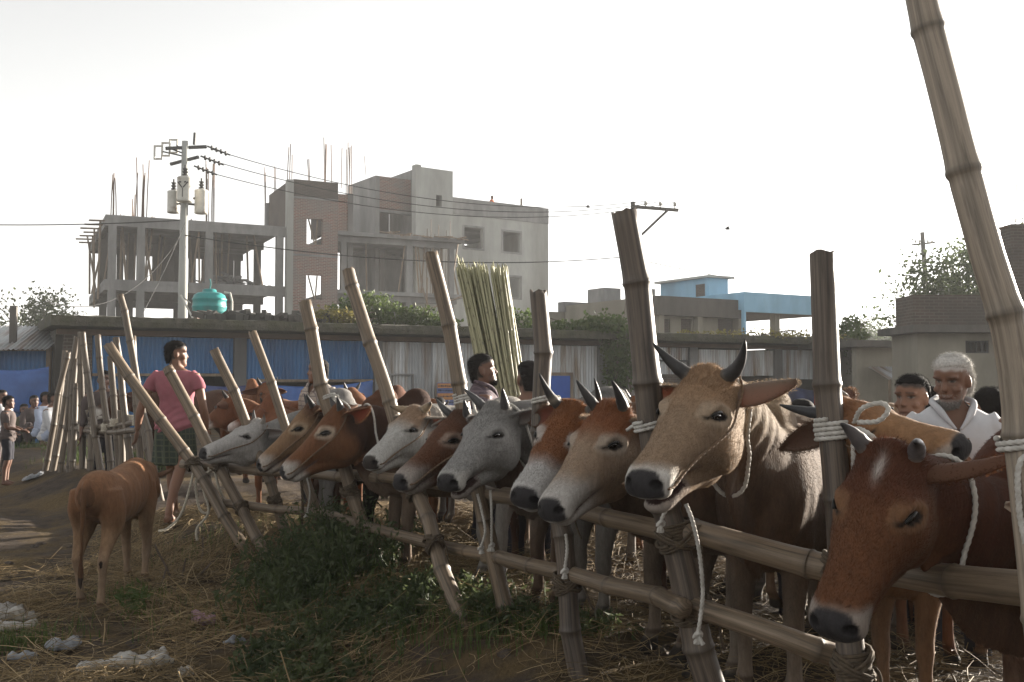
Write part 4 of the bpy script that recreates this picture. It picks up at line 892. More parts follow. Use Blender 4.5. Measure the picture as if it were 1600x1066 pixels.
    for k, (tab, y0) in enumerate(((FLEG, .105), (FLEG, -.105), (HLEG, .115), (HLEG, -.115))):
        Tt = crom(tab, 3); out = []
        for x, z, rx, ry in Tt:
            k_ = np.clip((.75-z)/.75, 0, 1); xs = x+legsw[k]*k_
            out.append(BW(ringz(np.array([xs, y0*(1-.12*k_), z]), np.array([1., 0, 0]), np.array([0, 1., 0]), rx, rx, ry, 16)))
        mb.rings(out)
    # withers ridge, hip bones
    for sd in (1, -1): mb.ell(BW((-.88, sd*.12*thin, .985)), np.array((.10, .03, .03))*s, Mb)
    tl = np.array([(-1.13, 0, .99), (-1.20, 0, .93), (-1.225, 0, .75), (-1.22, .01, .55), (-1.215, .015, .42)]); mb.tube(BW(crom(tl, 4)), np.linspace(.030, .014, 17)*s, 10)
    mb.ell(BW((-1.21, .015, .33)), np.array((.022, .022, .13))*s, Mb)
    # ---- union
    inv = np.linalg.inv(np.stack([hx, hy, hz])*hs)
    def HL(V): return (V-(P0-feet)) @ inv
    def BL(V): return V @ np.linalg.inv(np.stack([bx, by, bz])*s)
    def wf(V):
        h = HL(V); return np.where((h[:, 0] > .02) & (np.abs(h[:, 1]) < .2) & (np.abs(h[:, 2]+.08) < .22), .35, .62)
    it = max(2, int(round((.020/vox)**1.6)))
    me, V, lap = remesh(mb, vox, it, wf)
    h = HL(V); b = BL(V)
    hm = (h[:, 0] > -.08) & (np.abs(h[:, 1]) < .16) & (h[:, 2] > -.30) & (h[:, 2] < .12) & (h[:, 0] < .56)
    hmf = hm*1.0*sst(-.06, .03, h[:, 0])
    dh = np.zeros_like(h); sgn = np.sign(h[:, 1]); ay = np.abs(h[:, 1])
    # eye sockets
    ex, ez = .158, -.010
    ysurf = np.median(ay[hm & (np.abs(h[:, 0]-ex) < .02) & (np.abs(h[:, 2]-ez) < .02)]) if hm.sum() else .1
    if not np.isfinite(ysurf): ysurf = .098
    ph_ = .48; cu_, su_ = math.cos(ph_), math.sin(ph_); u_ = (h[:, 0]-ex)*cu_+(h[:, 2]-ez)*su_; v_ = -(h[:, 0]-ex)*su_+(h[:, 2]-ez)*cu_
    re = np.sqrt((u_/.034)**2+(v_/.022)**2)
    sideok = hm & (ay > .05); rp2 = np.sqrt((u_/.033)**2+((v_+.002)/.0165)**2)
    dh[:, 1] -= sgn*sideok*.012*np.clip(1-re, 0, 1)
    dh[:, 1] += sgn*sideok*.006*np.exp(-((re-1.5)/.35)**2)*(v_ > -.01)
    dh[:, 1] -= sgn*sideok*.004*np.exp(-((re-2.3)/.5)**2)*(v_ < 0)
    # nostrils
    na = np.array([.490, .047, -.052]); qn = np.stack([h[:, 0]-na[0], ay-na[1], h[:, 2]-na[2]], 1)
    rn = np.sqrt((qn[:, 0]/.034)**2+(qn[:, 1]/.017)**2+((qn[:, 2]-.55*(qn[:, 0]+.01))/.014)**2)
    front = hm & (h[:, 0] > .43)
    dh[:, 0] -= front*.020*np.clip(1-rn*.75, 0, 1); dh[:, 1] -= sgn*front*.006*np.clip(1-rn*.75, 0, 1)
    # mouth line
    zm = np.interp(h[:, 0], (.26, .34, .44, .5), (-.112, -.112, -.105, -.098))-(.0 if not jaw else 0.004)
    ml = hm & (h[:, 0] > .27) & (h[:, 0] < .515)
    mo = np.exp(-((h[:, 2]-zm)/.006)**2)*sst(.27, .33, h[:, 0])
    dh[:, 1] -= sgn*ml*mo*.007; dh[:, 0] -= ml*mo*.006*(h[:, 0] > .47)
    # cheek folds
    dh[:, 1] += sgn*hm*.0022*np.sin(h[:, 0]*120+h[:, 2]*60)*np.exp(-((h[:, 0]-.33)/.06)**2-((h[:, 2]+.07)/.035)**2)
    dh[:, 2] += hm*.004*np.exp(-((h[:, 0]-.05)/.05)**2-(h[:, 1]/.05)**2)*np.sin(h[:, 1]*200)
    V = V+(dh @ (np.stack([hx, hy, hz])*hs))
    # body relief: skin folds on neck, ribs
    nb_ = ~hm
    rel = .004*vnoise(b, 9, 1)+.003*vnoise(b*[1, 1, .35], 22, 2)
    ribs = .004*np.sin(b[:, 0]*55)*np.exp(-((b[:, 0]+.45)/.2)**2-((b[:, 2]-.78)/.16)**2)
    nkm = .8*sst(-.05, .08, b[:, 0])*sst(.5, .65, b[:, 2]); ribs = ribs+nkm*(.0035*np.sin(70*(b[:, 0]+.35*b[:, 2])+2*vnoise(b, 5, 7)))*(vnoise(b, 6, 9) > -.3)
    nv = np.sign(b[:, 1])[:, None]*by[None]
    V = V+nv*((rel+ribs)*nb_*s)[:, None]
    setv(me, V)
    # ---- coat colours; body, belly and leg tones carry extra painted shade
    c = dict(body=RED, face=None, muz=WHITE, muz0=.30, muz1=.42, nose=(.026, .024, .025), belly=None, leg=None, poll=None, neck=None, ring=None, hoof=(.02, .018, .016), hump=None, patch=None); c.update(coat or {})
    nz = vnoise(b, 7, 3)*.5+vnoise(b, 19, 4)*.5
    Cc = np.tile(np.array(c['body'], float), (len(V), 1))
    if c['belly'] is not None: Cc = mixc(Cc, c['belly'], sst(.80, .55, b[:, 2]+.05*nz)*.9)
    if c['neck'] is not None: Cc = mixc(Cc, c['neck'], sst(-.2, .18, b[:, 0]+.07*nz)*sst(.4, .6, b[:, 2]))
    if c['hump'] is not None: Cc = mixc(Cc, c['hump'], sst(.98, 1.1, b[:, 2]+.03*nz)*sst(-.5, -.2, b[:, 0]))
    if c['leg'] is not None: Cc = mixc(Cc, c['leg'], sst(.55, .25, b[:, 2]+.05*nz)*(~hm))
    if c['patch'] is not None: Cc = mixc(Cc, c['patch'], sst(.1, .5, vnoise(b, 4.5, 8)))
    Cc = mixc(Cc, np.array(c['body'])*.3, (b[:, 0] < -1.17)*sst(.5, .4, b[:, 2])*1.0)
    if tailc is not None: Cc = mixc(Cc, tailc, (b[:, 0] < -1.16)*sst(.55, .4, b[:, 2])*(b[:, 2] > .15))
    Cc = mixc(Cc, np.array(c['body'])*.5, (b[:, 0] < -1.165)*sst(.99, .93, b[:, 2])*(b[:, 2] > .3)*.8)
    Cc = mixc(Cc, c['hoof'], sst(.085, .06, b[:, 2])*(~hm)*1.0)
    Cc = mixc(Cc, np.array(c['body'])*.35, sst(.11, .10, b[:, 2])*sst(.075, .095, b[:, 2])*(~hm)*.7)
    stk = vnoise(b*[1, 1, .16], 46, 11)*.6+vnoise(b*[1, 1, .3], 17, 12)*.6; Cc = Cc*(1+.20*stk*(~hm))[:, None]
    dirt = sst(.9, .1, b[:, 2])*sst(-.1, .6, vnoise(b, 3.3, 6))*.35; Cc = mixc(Cc, (.13, .10, .075), dirt*(~hm))
    hn = vnoise(h, 22, 5)*.5+vnoise(h, 60, 6)*.3
    if c['face'] is not None: Cc = mixc(Cc, c['face'], hmf*sst(.0, .10, h[:, 0]+.03*hn))
    if c['poll'] is not None: Cc = mixc(Cc, c['poll'], hmf*sst(.22, .10, h[:, 0]+.02*hn)*sst(-.06, .0, h[:, 2]+.02*hn))
    if c['ring'] is not None: Cc = mixc(Cc, c['ring'], hm*sideok*sst(2.3, 1.3, re+.7*hn))
    Cc = mixc(Cc, np.array(c['body'])*.55, hmf*.35*np.exp(-((h[:, 0]-.22)/.05)**2-((h[:, 2]+.035)/.03)**2)*(ay > .05))
    Cc = mixc(Cc, c['muz'], hm*sst(c['muz0'], c['muz1'], h[:, 0]+.018*hn-.10*sst(-.05, .0, h[:, 2])*.5))
    # lips, mouth, nose pad, nostril
    Cc = mixc(Cc, (.10, .07, .065), ml*np.clip(mo*1.4, 0, 1)*.9)
    nd = h[:, 0]-.472+.25*np.clip(-(h[:, 2]+.055), 0, 1)*0+.006*hn
    pad = hm*sst(-.006, .006, nd-.9*np.clip(ay-.040, 0, 1))*sst(-.090, -.078, h[:, 2])
    Cc = mixc(Cc, c['nose'], pad); Cc = mixc(Cc, (.006, .005, .005), front*sst(1.35, 1.0, rn))
    Cc = mixc(Cc, (.012, .009, .008), sideok*sst(1.10, .85, rp2))
    Cc = mixc(Cc, (.012, .009, .008), sideok*sst(.010, .002, np.abs(v_+.004-.12*(u_-.04)))*sst(.030, .036, u_)*sst(.062, .045, u_))
    if c.get('blaze') is not None: Cc = mixc(Cc, c['blaze'], hmf*np.exp(-((h[:, 0]-.07)/.035)**2-(h[:, 1]/.012)**2)*(h[:, 2] > .0)*.9)
    setcol(me, Cc)
    if jaw: Cc = mixc(Cc, np.array(c['muz'])*[.45, .38, .35], hm*(h[:, 0] > .34)*(h[:, 2] < zm-.004)*.75)
    if jaw:                                                        # dark inside of the open mouth
        hv = HL(V); inside = hm & (h[:, 0] > .36) & (np.abs(h[:, 1]) < .055) & (np.abs(h[:, 2]-zm+jaw*.12) < .012+.05*jaw)
        Cc = mixc(Cc, (.03, .016, .015), inside*1.0); me.attributes.remove(me.attributes['coat']); setcol(me, Cc)
    o = bpy.data.objects.new(name, me); COL.objects.link(o); me.materials.append(M['coat']); o.location = tuple(feet); tag(o, label, cat, group)
    if fur:                                                        # short coat hairs, densest where the animal faces us
        n_ = len(V); N3 = np.empty(n_*3, np.float32); me.vertices.foreach_get('normal', N3); N3 = N3.reshape(-1, 3).astype(float)
        rgf = np.random.default_rng(len(label)); wgt_ = np.where(hm & (h[:, 0] > -.05), 1.6, np.where(b[:, 0] > -.3, 1.0, .35))*(b[:, 2] > .35)*(np.where(hm, h[:, 0] < .46, True))*(~(sideok & (re < 1.9)))
        wgt_ = wgt_*np.where(N3[:, 1]-.6*N3[:, 2] < .45, 1, .25); pick = rgf.choice(n_, fur, p=wgt_/wgt_.sum())
        fl = np.where(hm[:, None], -hx[None]*.9+np.sign(h[:, 1])[:, None]*hy[None]*.25-hz[None]*.1, -bx[None]*.55-bz[None]*.8)[pick]+rgf.normal(size=(fur, 3))*.22
        nn_ = N3[pick]; fl = fl-nn_*np.sum(fl*nn_, 1)[:, None]; fl /= np.linalg.norm(fl, axis=1)[:, None]+1e-9
        ln_ = rgf.uniform(.6, 1.3, fur)[:, None]*np.where(hm[pick], .011, .015)[:, None]*s; topk = (hm & (h[:, 0] < .1) & (h[:, 2] > .01))[pick]; ln_ = ln_*np.where(topk, 1.7, 1.0)[:, None]
        p_ = V[pick]+rgf.normal(size=(fur, 3))*vox*.35; p_ = p_-nn_*np.sum((p_-V[pick])*nn_, 1)[:, None]-nn_*.001; sd3 = np.cross(fl, nn_); tp_ = p_+fl*ln_*.92+nn_*ln_*rgf.uniform(.18, .5, fur)[:, None]
        wv_ = rgf.uniform(.0006, .0012, fur)[:, None]*(1 if vox < .01 else 1.6); FV = np.stack([p_-sd3*wv_, p_+sd3*wv_, tp_], 1).reshape(-1, 3)
        fme = MB().add(FV, np.arange(fur*3).reshape(-1, 3)).mesh('fur'); fc = Cc[pick]*rgf.uniform(.78, 1.28, (fur, 1)); setcol(fme, np.repeat(fc, 3, 0)); fo_ = link('fur', fme, M['fur'], o); fo_['kind'] = 'stuff'
    # ---- eyes
    eo = MB()
    for sd in (1, -1):
        Re = np.stack([hx*cu_+hz*su_, hy, -hx*su_+hz*cu_]).T
        e_ = MB().ell((0, 0, 0), np.array((.028, .015, .0135))*hs, Re, 16, 11)
        eo_ = e_.build('eye', M['eye'], o, loc=tuple(HW((ex, sd*(ysurf-.013), ez))), smooth=True)
        lid = MB()                                                # upper lid with a lash fringe
        t_ = np.linspace(0, 1, 12); sa_ = .070*t_-.035; ha_ = .0125*np.sin(np.pi*t_)**.8; arc = np.stack([ex+sa_*cu_-ha_*su_, np.full(12, sd*(ysurf+.0005))-sd*.010*(2*t_-1)**2, ez+sa_*su_+ha_*cu_], 1)
        lid.tube(HW(arc), .0042*hs, 6); lid.build('eyelid', M['black'], o, smooth=True)
    # ---- horns
    for hsd, hp in zip((1, -1), horns or ()):
        if hp is None: continue
        p0 = np.array((-.004, hsd*.066, .035)); mid = np.array(hp[0])*[1, hsd, 1]; tip = np.array(hp[1])*[1, hsd, 1]; r0 = hp[2]; n = 16
        t = np.linspace(0, 1, n)[:, None]; P = HW((1-t)**2*p0+2*t*(1-t)*mid+t*t*tip); rr = r0*hs*(1-t[:, 0]**1.5*.86)*(1+.05*np.sin(t[:, 0]*26)*(t[:, 0] < .45)); rr[-1] = .002
        ho = MB().tube(P, rr, 14); hme = ho.mesh('horn', True); tt = np.repeat(t[:, 0], 14)
        cc = np.tile(np.array(hp[3] if len(hp) > 3 else (.035, .032, .032)), (len(tt), 1)); cc = mixc(cc, (.15, .12, .09), sst(.16, .0, tt)*.8); cc = mixc(cc, (.012, .012, .012), sst(.5, 1, tt)*.8)
        if len(hp) > 4: cc = mixc(cc, hp[4], np.exp(-((tt-.33)/.08)**2)*.8)
        setcol(hme, cc); link('horn', hme, M['horn'], o)
    # ---- ears
    for sd, ed in zip((1, -1), ears):
        if ed is None: continue
        el = nrm(np.array(ed[:3])*[1, sd, 1]); fac = nrm(np.array(ed[4]) if len(ed) > 4 else np.array([.8, .1*sd, -.3])); L_ = ed[3] if len(ed) > 3 else .21
        fac = nrm(fac-el*np.dot(fac, el)); ew = np.cross(el, fac); nl, nw = 16, 9; Vv = []
        for layer in (0, 1):
            for i in range(nl):
                t = i/(nl-1); wd = .053*np.sin(np.pi*min(1, .12+.88*t)**.85)**.75*(1-.25*t)+.004; wd = wd if t < .99 else .004
                for j in range(nw):
                    q = 2*j/(nw-1)-1; cup = .035*(1-.5*t)*(q*q)+(.012*np.sin(t*3)); bend = -.03*t*t
                    Vv.append(np.array((-.006, sd*.088, -.030))+el*(t*L_-.02)+ew*(q*wd)+fac*(cup-.018+bend*.3-(.007 if layer else 0))+np.array((0, 0, bend)))
        Vv = HW(np.array(Vv)); F = []; m_ = nl*nw
        for i in range(nl-1):
            for j in range(nw-1): a = i*nw+j; F += [(a, a+1, a+nw+1, a+nw), (m_+a, m_+a+nw, m_+a+nw+1, m_+a+1)]
            F += [(i*nw, (i+1)*nw, m_+(i+1)*nw, m_+i*nw), (i*nw+nw-1, m_+i*nw+nw-1, m_+(i+1)*nw+nw-1, (i+1)*nw+nw-1)]
        F += [((nl-1)*nw+j, (nl-1)*nw+j+1, m_+(nl-1)*nw+j+1, m_+(nl-1)*nw+j) for j in range(nw-1)]
        eme = MB().add(Vv, F).mesh('ear', True); cb = np.array(c.get('ear') or c['face'] or c['body'], float); cc = np.tile(cb, (2*m_, 1)); q = np.tile(np.abs(np.linspace(-1, 1, nw)), 2*nl); lay = np.repeat([0, 1], m_)
        inner = (q < .7)*(lay == 0); cc = mixc(cc, np.minimum(cb*.6+np.array((.022, .008, .005)), .5), inner*.8); setcol(eme, cc); eob = link('ear', eme, M['ear'], o)
        if fur:                                                    # fringe of hair on the ear
            rge = np.random.default_rng(3); kf = 2600; pk = rge.choice(2*m_, kf, p=(w8 := (.25+1.8*(q > .85)))/w8.sum()); dv = (el @ np.stack([hx, hy, hz]))[None]*.8+rge.normal(size=(kf, 3))*.5; dv /= np.linalg.norm(dv, axis=1)[:, None]; sv = np.cross(dv, rge.normal(size=(kf, 3))); sv /= np.linalg.norm(sv, axis=1)[:, None]; pv_ = Vv[pk]+rge.normal(size=(kf, 3))*.004
            fm2 = MB().add(np.stack([pv_-sv*.0008, pv_+sv*.0008, pv_+dv*rge.uniform(.003, .009, kf)[:, None]], 1).reshape(-1, 3), np.arange(kf*3).reshape(-1, 3)).mesh('ear_hair'); setcol(fm2, np.repeat(np.tile(cb, (kf, 1))*rge.uniform(.7, 1.3, (kf, 1)), 3, 0)); f2 = link('ear_hair', fm2, M['fur'], eob); f2['kind'] = 'stuff'
    # ---- neck rope and nose cord
    if rope:
        i = int(round(rope*15)); fr = [np.interp(0, [0], [0])]
        c_, up, sd_, ru, rd, wd = frames[i]; ax_ = nrm(Tn[i]-.30*up); u2 = nrm(up-ax_*np.dot(up, ax_)); s2 = np.cross(u2, ax_); q = V-c_; sl_ = (np.abs(q@ax_) < .018) & (np.linalg.norm(q, axis=1) < .34*s)
        an2 = np.arctan2(q@s2, q@u2); rad2 = np.hypot(q@s2, q@u2); nb2 = 48; bin_ = ((an2+np.pi)/(2*np.pi)*nb2).astype(int) % nb2; mx_ = np.zeros(nb2); np.maximum.at(mx_, bin_[sl_], rad2[sl_]); bad = mx_ < .03
        if bad.any() and (~bad).any(): mx_[bad] = np.interp(np.where(bad)[0], np.where(~bad)[0], mx_[~bad], period=nb2)
        mx_ = np.max([np.roll(mx_, k) for k in (-2, -1, 0, 1, 2)], 0)*.5+mx_*.5; mx_ = (np.roll(mx_, 1)+mx_+np.roll(mx_, -1))/3+.007; a2 = (np.arange(nb2)+.5)/nb2*2*np.pi-np.pi
        ring = c_+np.outer(np.cos(a2)*mx_, u2)+np.outer(np.sin(a2)*mx_, s2); ring = crom(np.vstack([ring, ring[:3]]), 2)
        MB().tube(ring, .0065, 9, lobes=3, pitch=.020, amp=.18).build('neck_rope', M['rope'], o, smooth=True)
    if nose:
        for sd in (1, -1):
            pts = []
            for x, z in ((.488, -.060), (.45, -.072), (.38, -.072), (.30, -.066), (.22, -.062), (.14, -.060), (.06, -.040), (.0, -.01), (-.04, .02)):
                near = hm & (np.abs(h[:, 0]-x) < .02) & (np.abs(h[:, 2]-z) < .02) & (h[:, 1]*sd > 0)
                y = (np.max(ay[near]) if near.any() else .09)+.003; pts.append((x, sd*y, z))
            MB().tube(HW(crom(pts, 4)), .0042*hs, 6, lobes=2, pitch=.02, amp=.2).build('nose_cord', M['nose_cord'], o, smooth=True)
    return o, HW, BW, frames

def muzzle(P0, px, py, L):
    """the point on the pixel ray at distance L from P0, on the camera's side"""
    r = ray(px, py); r = r/np.linalg.norm(r); w_ = CAM-P0; b_ = np.dot(w_, r); c_ = np.dot(w_, w_)-L*L; q = b_*b_-c_
    t = -b_ - (math.sqrt(q) if q > 0 else 0); return CAM+r*t
def head(px, py, d, mx, my, L): P0 = PX(px, py, d); return P0, muzzle(P0, mx, my, L)
N_ = nrm([-.84, -.54, 0]); GR = 'cattle tied along the bamboo fence'
UPH = lambda *p: p
DH = (.032, .03, .03)
# A - red brown cow in the foreground
P0, Pm = head(1394, 722, 2.58, 1300, 990, .485)
cow('red brown cow with stubby horns lowering its head over the rail in the right foreground', P0, Pm, (-.93, -.37), feet=gpt(1.60, 2.98), s=1.08, vox=.0075, hump=1.1, neckbow=-.24, q2o=(.30, -.08), fur=42000,
    coat=dict(body=(0.055, 0.021, 0.012), face=(0.089, 0.037, 0.017), muz=(0.182, 0.153, 0.132), muz0=.40, muz1=.445, ring=(0.122, 0.063, 0.033), blaze=(.40, .36, .33), belly=(0.073, 0.042, 0.027), poll=(0.069, 0.026, 0.014)),
    horns=(((-.02, .085, .09), (.015, .088, .125), .026, (.07, .06, .06)), ((-.02, .10, .09), (-.01, .12, .125), .026, (.07, .06, .06))),
    ears=((-.45, .9, -.0, .24, (.5, .3, -.8)), None), rope=.78, group=GR, roll=(.02, -.16, 1))
# B - tan cow with its head turned to the right, tied to the square topped post
P0 = PX(1308, 648, 3.02); Pm = PX(1510, 704, 2.76)
cow('tan cow lashed to the post with its nose turned up and to the right', P0, Pm, (-.6, -.55), feet=gpt(1.45, 3.72), s=.86, hump=.2, fur=26000, vox=.009,
    coat=dict(body=(0.127, 0.071, 0.038), face=(0.196, 0.111, 0.059), muz=(0.242, 0.206, 0.177), muz0=.40, muz1=.46, poll=(0.157, 0.077, 0.039), ear=(0.100, 0.054, 0.032)),
    horns=(((-.09, .13, .05), (-.16, .12, .08), .026, (.06, .06, .065)), ((-.12, .08, .04), (-.20, .09, .06), .026, (.03, .03, .032))),
    ears=((-.3, .7, .1, .2), (-.88, .42, -.22, .22, (-.2, -.9, .3))), roll=(-.16, -.62, 1), nose=True, group=GR, neckbow=.05)
# C - tan and white cow with upright horns
P0, Pm = head(1108, 604, 3.28, 1003, 768, .515)
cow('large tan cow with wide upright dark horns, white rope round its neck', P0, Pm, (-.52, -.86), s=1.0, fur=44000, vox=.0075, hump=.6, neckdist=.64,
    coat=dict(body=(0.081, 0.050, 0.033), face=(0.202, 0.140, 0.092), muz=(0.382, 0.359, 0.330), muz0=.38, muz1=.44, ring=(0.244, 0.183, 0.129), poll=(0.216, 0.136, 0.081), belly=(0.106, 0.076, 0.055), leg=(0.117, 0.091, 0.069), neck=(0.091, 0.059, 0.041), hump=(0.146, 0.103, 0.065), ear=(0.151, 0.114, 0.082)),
    horns=(((-.005, .135, .07), (-.02, .155, .165), .027, DH), ((.0, .12, .08), (-.01, .175, .155), .027, DH)),
    ears=((-.35, .85, .12, .22, (-.3, .2, -.9)), (-.3, 1, -.1)), rope=.88, nose=True, jaw=.075, group=GR, dew=1.1, roll=(-.12, -.2, 1))
# D - red white cow
P0, Pm = head(958, 652, 3.80, 858, 806, .50)
cow('red and white faced cow with two straight upright horns beside the thick post', P0, Pm, (-.82, -.57), s=1.02, hump=0.35, fur=30000, vox=.009,
    coat=dict(body=(0.090, 0.052, 0.033), face=(0.216, 0.154, 0.107), muz=(0.337, 0.316, 0.293), muz0=.26, muz1=.40, poll=(0.143, 0.055, 0.024), ring=(0.244, 0.197, 0.156), belly=(0.118, 0.088, 0.067), leg=(0.130, 0.105, 0.082)),
    horns=(((.0, .085, .11), (-.005, .07, .175), .024, DH), ((.0, .085, .11), (-.02, .12, .165), .024, DH)), ears=((-.5, .9, -.2), (-.5, .9, -.2)), group=GR, nose=False, roll=(-.15, -.15, 1))
# E - red forehead, white face, long ringed horns
P0, Pm = head(897, 650, 4.18, 817, 786, .50)
cow('red fronted white cow with long ringed horns, left of the two horned faces', P0, Pm, (-.80, -.60), s=1.02, hump=0.15, fur=26000, vox=.010,
    coat=dict(body=(0.075, 0.047, 0.030), face=(0.130, 0.054, 0.024), muz=(0.337, 0.323, 0.308), muz0=.22, muz1=.32, poll=(0.136, 0.053, 0.021), ring=(0.285, 0.251, 0.224), leg=(0.117, 0.091, 0.069), belly=(0.110, 0.084, 0.063), ear=(0.069, 0.037, 0.021)),
    horns=(((.0, .15, .06), (-.03, .10, .20), .026, DH, (.2, .17, .13)), ((.02, .10, .09), (-.01, .15, .19), .026, DH, (.2, .17, .13))), ears=((-.4, .9, -.1), (-.15, .95, -.35, .2, (.6, .2, .6))), group=GR, roll=(.05, -.28, 1))
# F - grey cow
P0, Pm = head(776, 648, 4.85, 697, 762, .50)
cow('grey cow with short upright horns and its mouth open, facing left', P0, Pm, (-.84, -.54), s=1.05, hump=0.15, fur=24000, vox=.010,
    coat=dict(body=(0.099, 0.095, 0.090), face=(0.196, 0.189, 0.180), muz=(0.308, 0.293, 0.270), muz0=.38, muz1=.46, poll=(0.176, 0.169, 0.160), belly=(0.140, 0.126, 0.114), leg=(0.117, 0.105, 0.091), neck=(0.110, 0.105, 0.101)),
    horns=(((.0, .085, .09), (-.005, .10, .155), .026, (.06, .058, .06)), ((.0, .09, .10), (-.02, .16, .145), .026, (.06, .058, .06))), ears=((-.55, .85, .05, .22), (-.3, 1, -.2)), jaw=.06, rope=.86, group=GR, roll=(-.1, -.1, 1))
# G - dark brown face with grey muzzle
P0, Pm = head(722, 660, 5.2, 622, 760, .50)
cow('dark red brown cow with grey muzzle and one horn showing, beside the grey cow', P0, Pm, (-.83, -.55), s=1.0, hump=0.20, fur=15000, vox=.011,
    coat=dict(body=(0.056, 0.028, 0.018), face=(0.075, 0.033, 0.018), muz=(0.242, 0.213, 0.190), muz0=.30, muz1=.44, ring=(0.170, 0.122, 0.095), belly=(0.140, 0.114, 0.092), leg=(0.087, 0.057, 0.039)),
    horns=(((.0, .09, .09), (-.01, .10, .14), .024, (.05, .05, .05)), ((.02, .09, .10), (-.01, .15, .14), .024, (.06, .06, .06))), ears=((-.5, .9, -.1), (-.5, .9, -.3)), group=GR, nose=True)
# H - white cow behind the leaning post
P0, Pm = head(650, 650, 5.9, 576, 728, .47)
cow('white cow with small brown horns and a sunlit orange ear behind the leaning post', P0, Pm, (-.80, -.60), s=1.02, hump=0.10, fur=12000, vox=.010,
    coat=dict(body=(0.198, 0.184, 0.170), face=(0.306, 0.294, 0.274), muz=(0.367, 0.352, 0.330), muz0=.38, muz1=.48, poll=(0.196, 0.130, 0.085), nose=(.03, .025, .022), ear=(0.206, 0.182, 0.155)),
    horns=(((-.05, .11, .06), (-.02, .15, .09), .03, (.22, .16, .10)), ((.02, .12, .06), (.05, .15, .10), .03, (.22, .16, .10))), ears=((-.15, .95, .05, .22, (.7, .1, -.5)), (-.3, 1, -.1)), rope=.8, group=GR, nose=True)
# I - brown cow with white eye ring
P0, Pm = head(535, 648, 6.55, 441, 744, .515)
cow('brown cow with pale eye rings and dark neck, nose beside the lashed post', P0, Pm, (-.85, -.52), s=1.0, neckdist=.44, fur=14000, vox=.010, hump=1.0,
    coat=dict(body=(0.030, 0.013, 0.008), face=(0.124, 0.055, 0.026), muz=(0.330, 0.301, 0.270), muz0=.36, muz1=.44, ring=(0.271, 0.210, 0.156), belly=(0.126, 0.092, 0.067), poll=(0.111, 0.046, 0.020)),
    horns=(((-.02, .10, .08), (-.03, .11, .12), .025, (.05, .05, .05)), ((.0, .10, .08), (-.02, .12, .12), .025, DH)), ears=((-.6, .8, .05), (-.6, .8, .05)), rope=.72, nose=True, group=GR)
# J - tan brown cow
P0, Pm = head(492, 644, 7.1, 404, 732, .515)
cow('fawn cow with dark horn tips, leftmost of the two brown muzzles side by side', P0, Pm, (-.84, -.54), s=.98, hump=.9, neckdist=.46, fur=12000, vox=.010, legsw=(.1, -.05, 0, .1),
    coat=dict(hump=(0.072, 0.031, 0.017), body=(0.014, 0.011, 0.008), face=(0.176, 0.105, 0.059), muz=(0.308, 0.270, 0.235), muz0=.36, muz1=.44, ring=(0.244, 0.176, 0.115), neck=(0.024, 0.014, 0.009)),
    horns=(((-.01, .09, .08), (-.02, .10, .14), .024, DH), ((-.01, .09, .08), (-.03, .11, .13), .024, DH)), ears=((-.6, .8, .05), (-.6, .8, .05)), nose=True, group=GR)
# K - white cow at the far end
P0, Pm = head(404, 668, 7.85, 314, 712, .50)
cow('white grey cow with dark nose at the far end beside the man in pink', P0, Pm, (-.90, -.40), s=.98, hump=0.50, fur=8000, vox=.010,
    coat=dict(body=(0.180, 0.170, 0.161), face=(0.288, 0.274, 0.260), muz=(0.308, 0.293, 0.280), muz0=.40, muz1=.48, poll=(0.294, 0.281, 0.268), neck=(0.163, 0.159, 0.153)),
    horns=(((-.02, .10, .07), (-.02, .11, .12), .022, (.2, .18, .16)), ((-.02, .10, .07), (-.05, .13, .12), .022, (.05, .05, .05))), ears=((-.6, .8, .05), (-.6, .8, -.05)), nose=True, group=GR, roll=(0, -.15, 1))
# right edge - pale cow of which only an ear shows
P0 = PX(1795, 800, 2.25); Pm = P0+nrm([-.25, -.45, -.5])*.5
cow('pale fawn cow at the right edge of which only the ear shows', P0, Pm, (-.7, -.7), s=1.0, vox=.013, coat=dict(body=(.28, .2, .14), face=(.36, .28, .21)), ears=((-.3, 1, -.1), (-.15, 1, .05, .24, (1, .0, .25))), rope=.7, group=GR, neckdist=.6)

# calf standing in the left foreground, seen from behind
cf = gpt(-2.62, 6.98); hd = nrm([-.06, 1, 0]); P0 = PX(231, 742, 7.26); Pm = P0+nrm([-.2, .28, -.9])*.33
calf, *_ = cow('thin light brown calf standing with its rump to us on the straw', P0, Pm, hd, feet=cf, s=.82, fur=26000, vox=.009, thin=.74, leggy=.80, q2o=(.03, .06), hump=0, dew=.5, name='calf', cat='calf', legsw=(.10, -.06, .10, -.10),
    coat=dict(body=(0.157, 0.077, 0.039), belly=(0.177, 0.112, 0.065), leg=(0.203, 0.142, 0.095), face=(0.130, 0.066, 0.033), muz=(0.220, 0.161, 0.117), hoof=(.10, .08, .06)), tailc=(.018, .012, .010), ears=((-.5, .9, -.1, .2), (-.35, .9, .1, .22)))

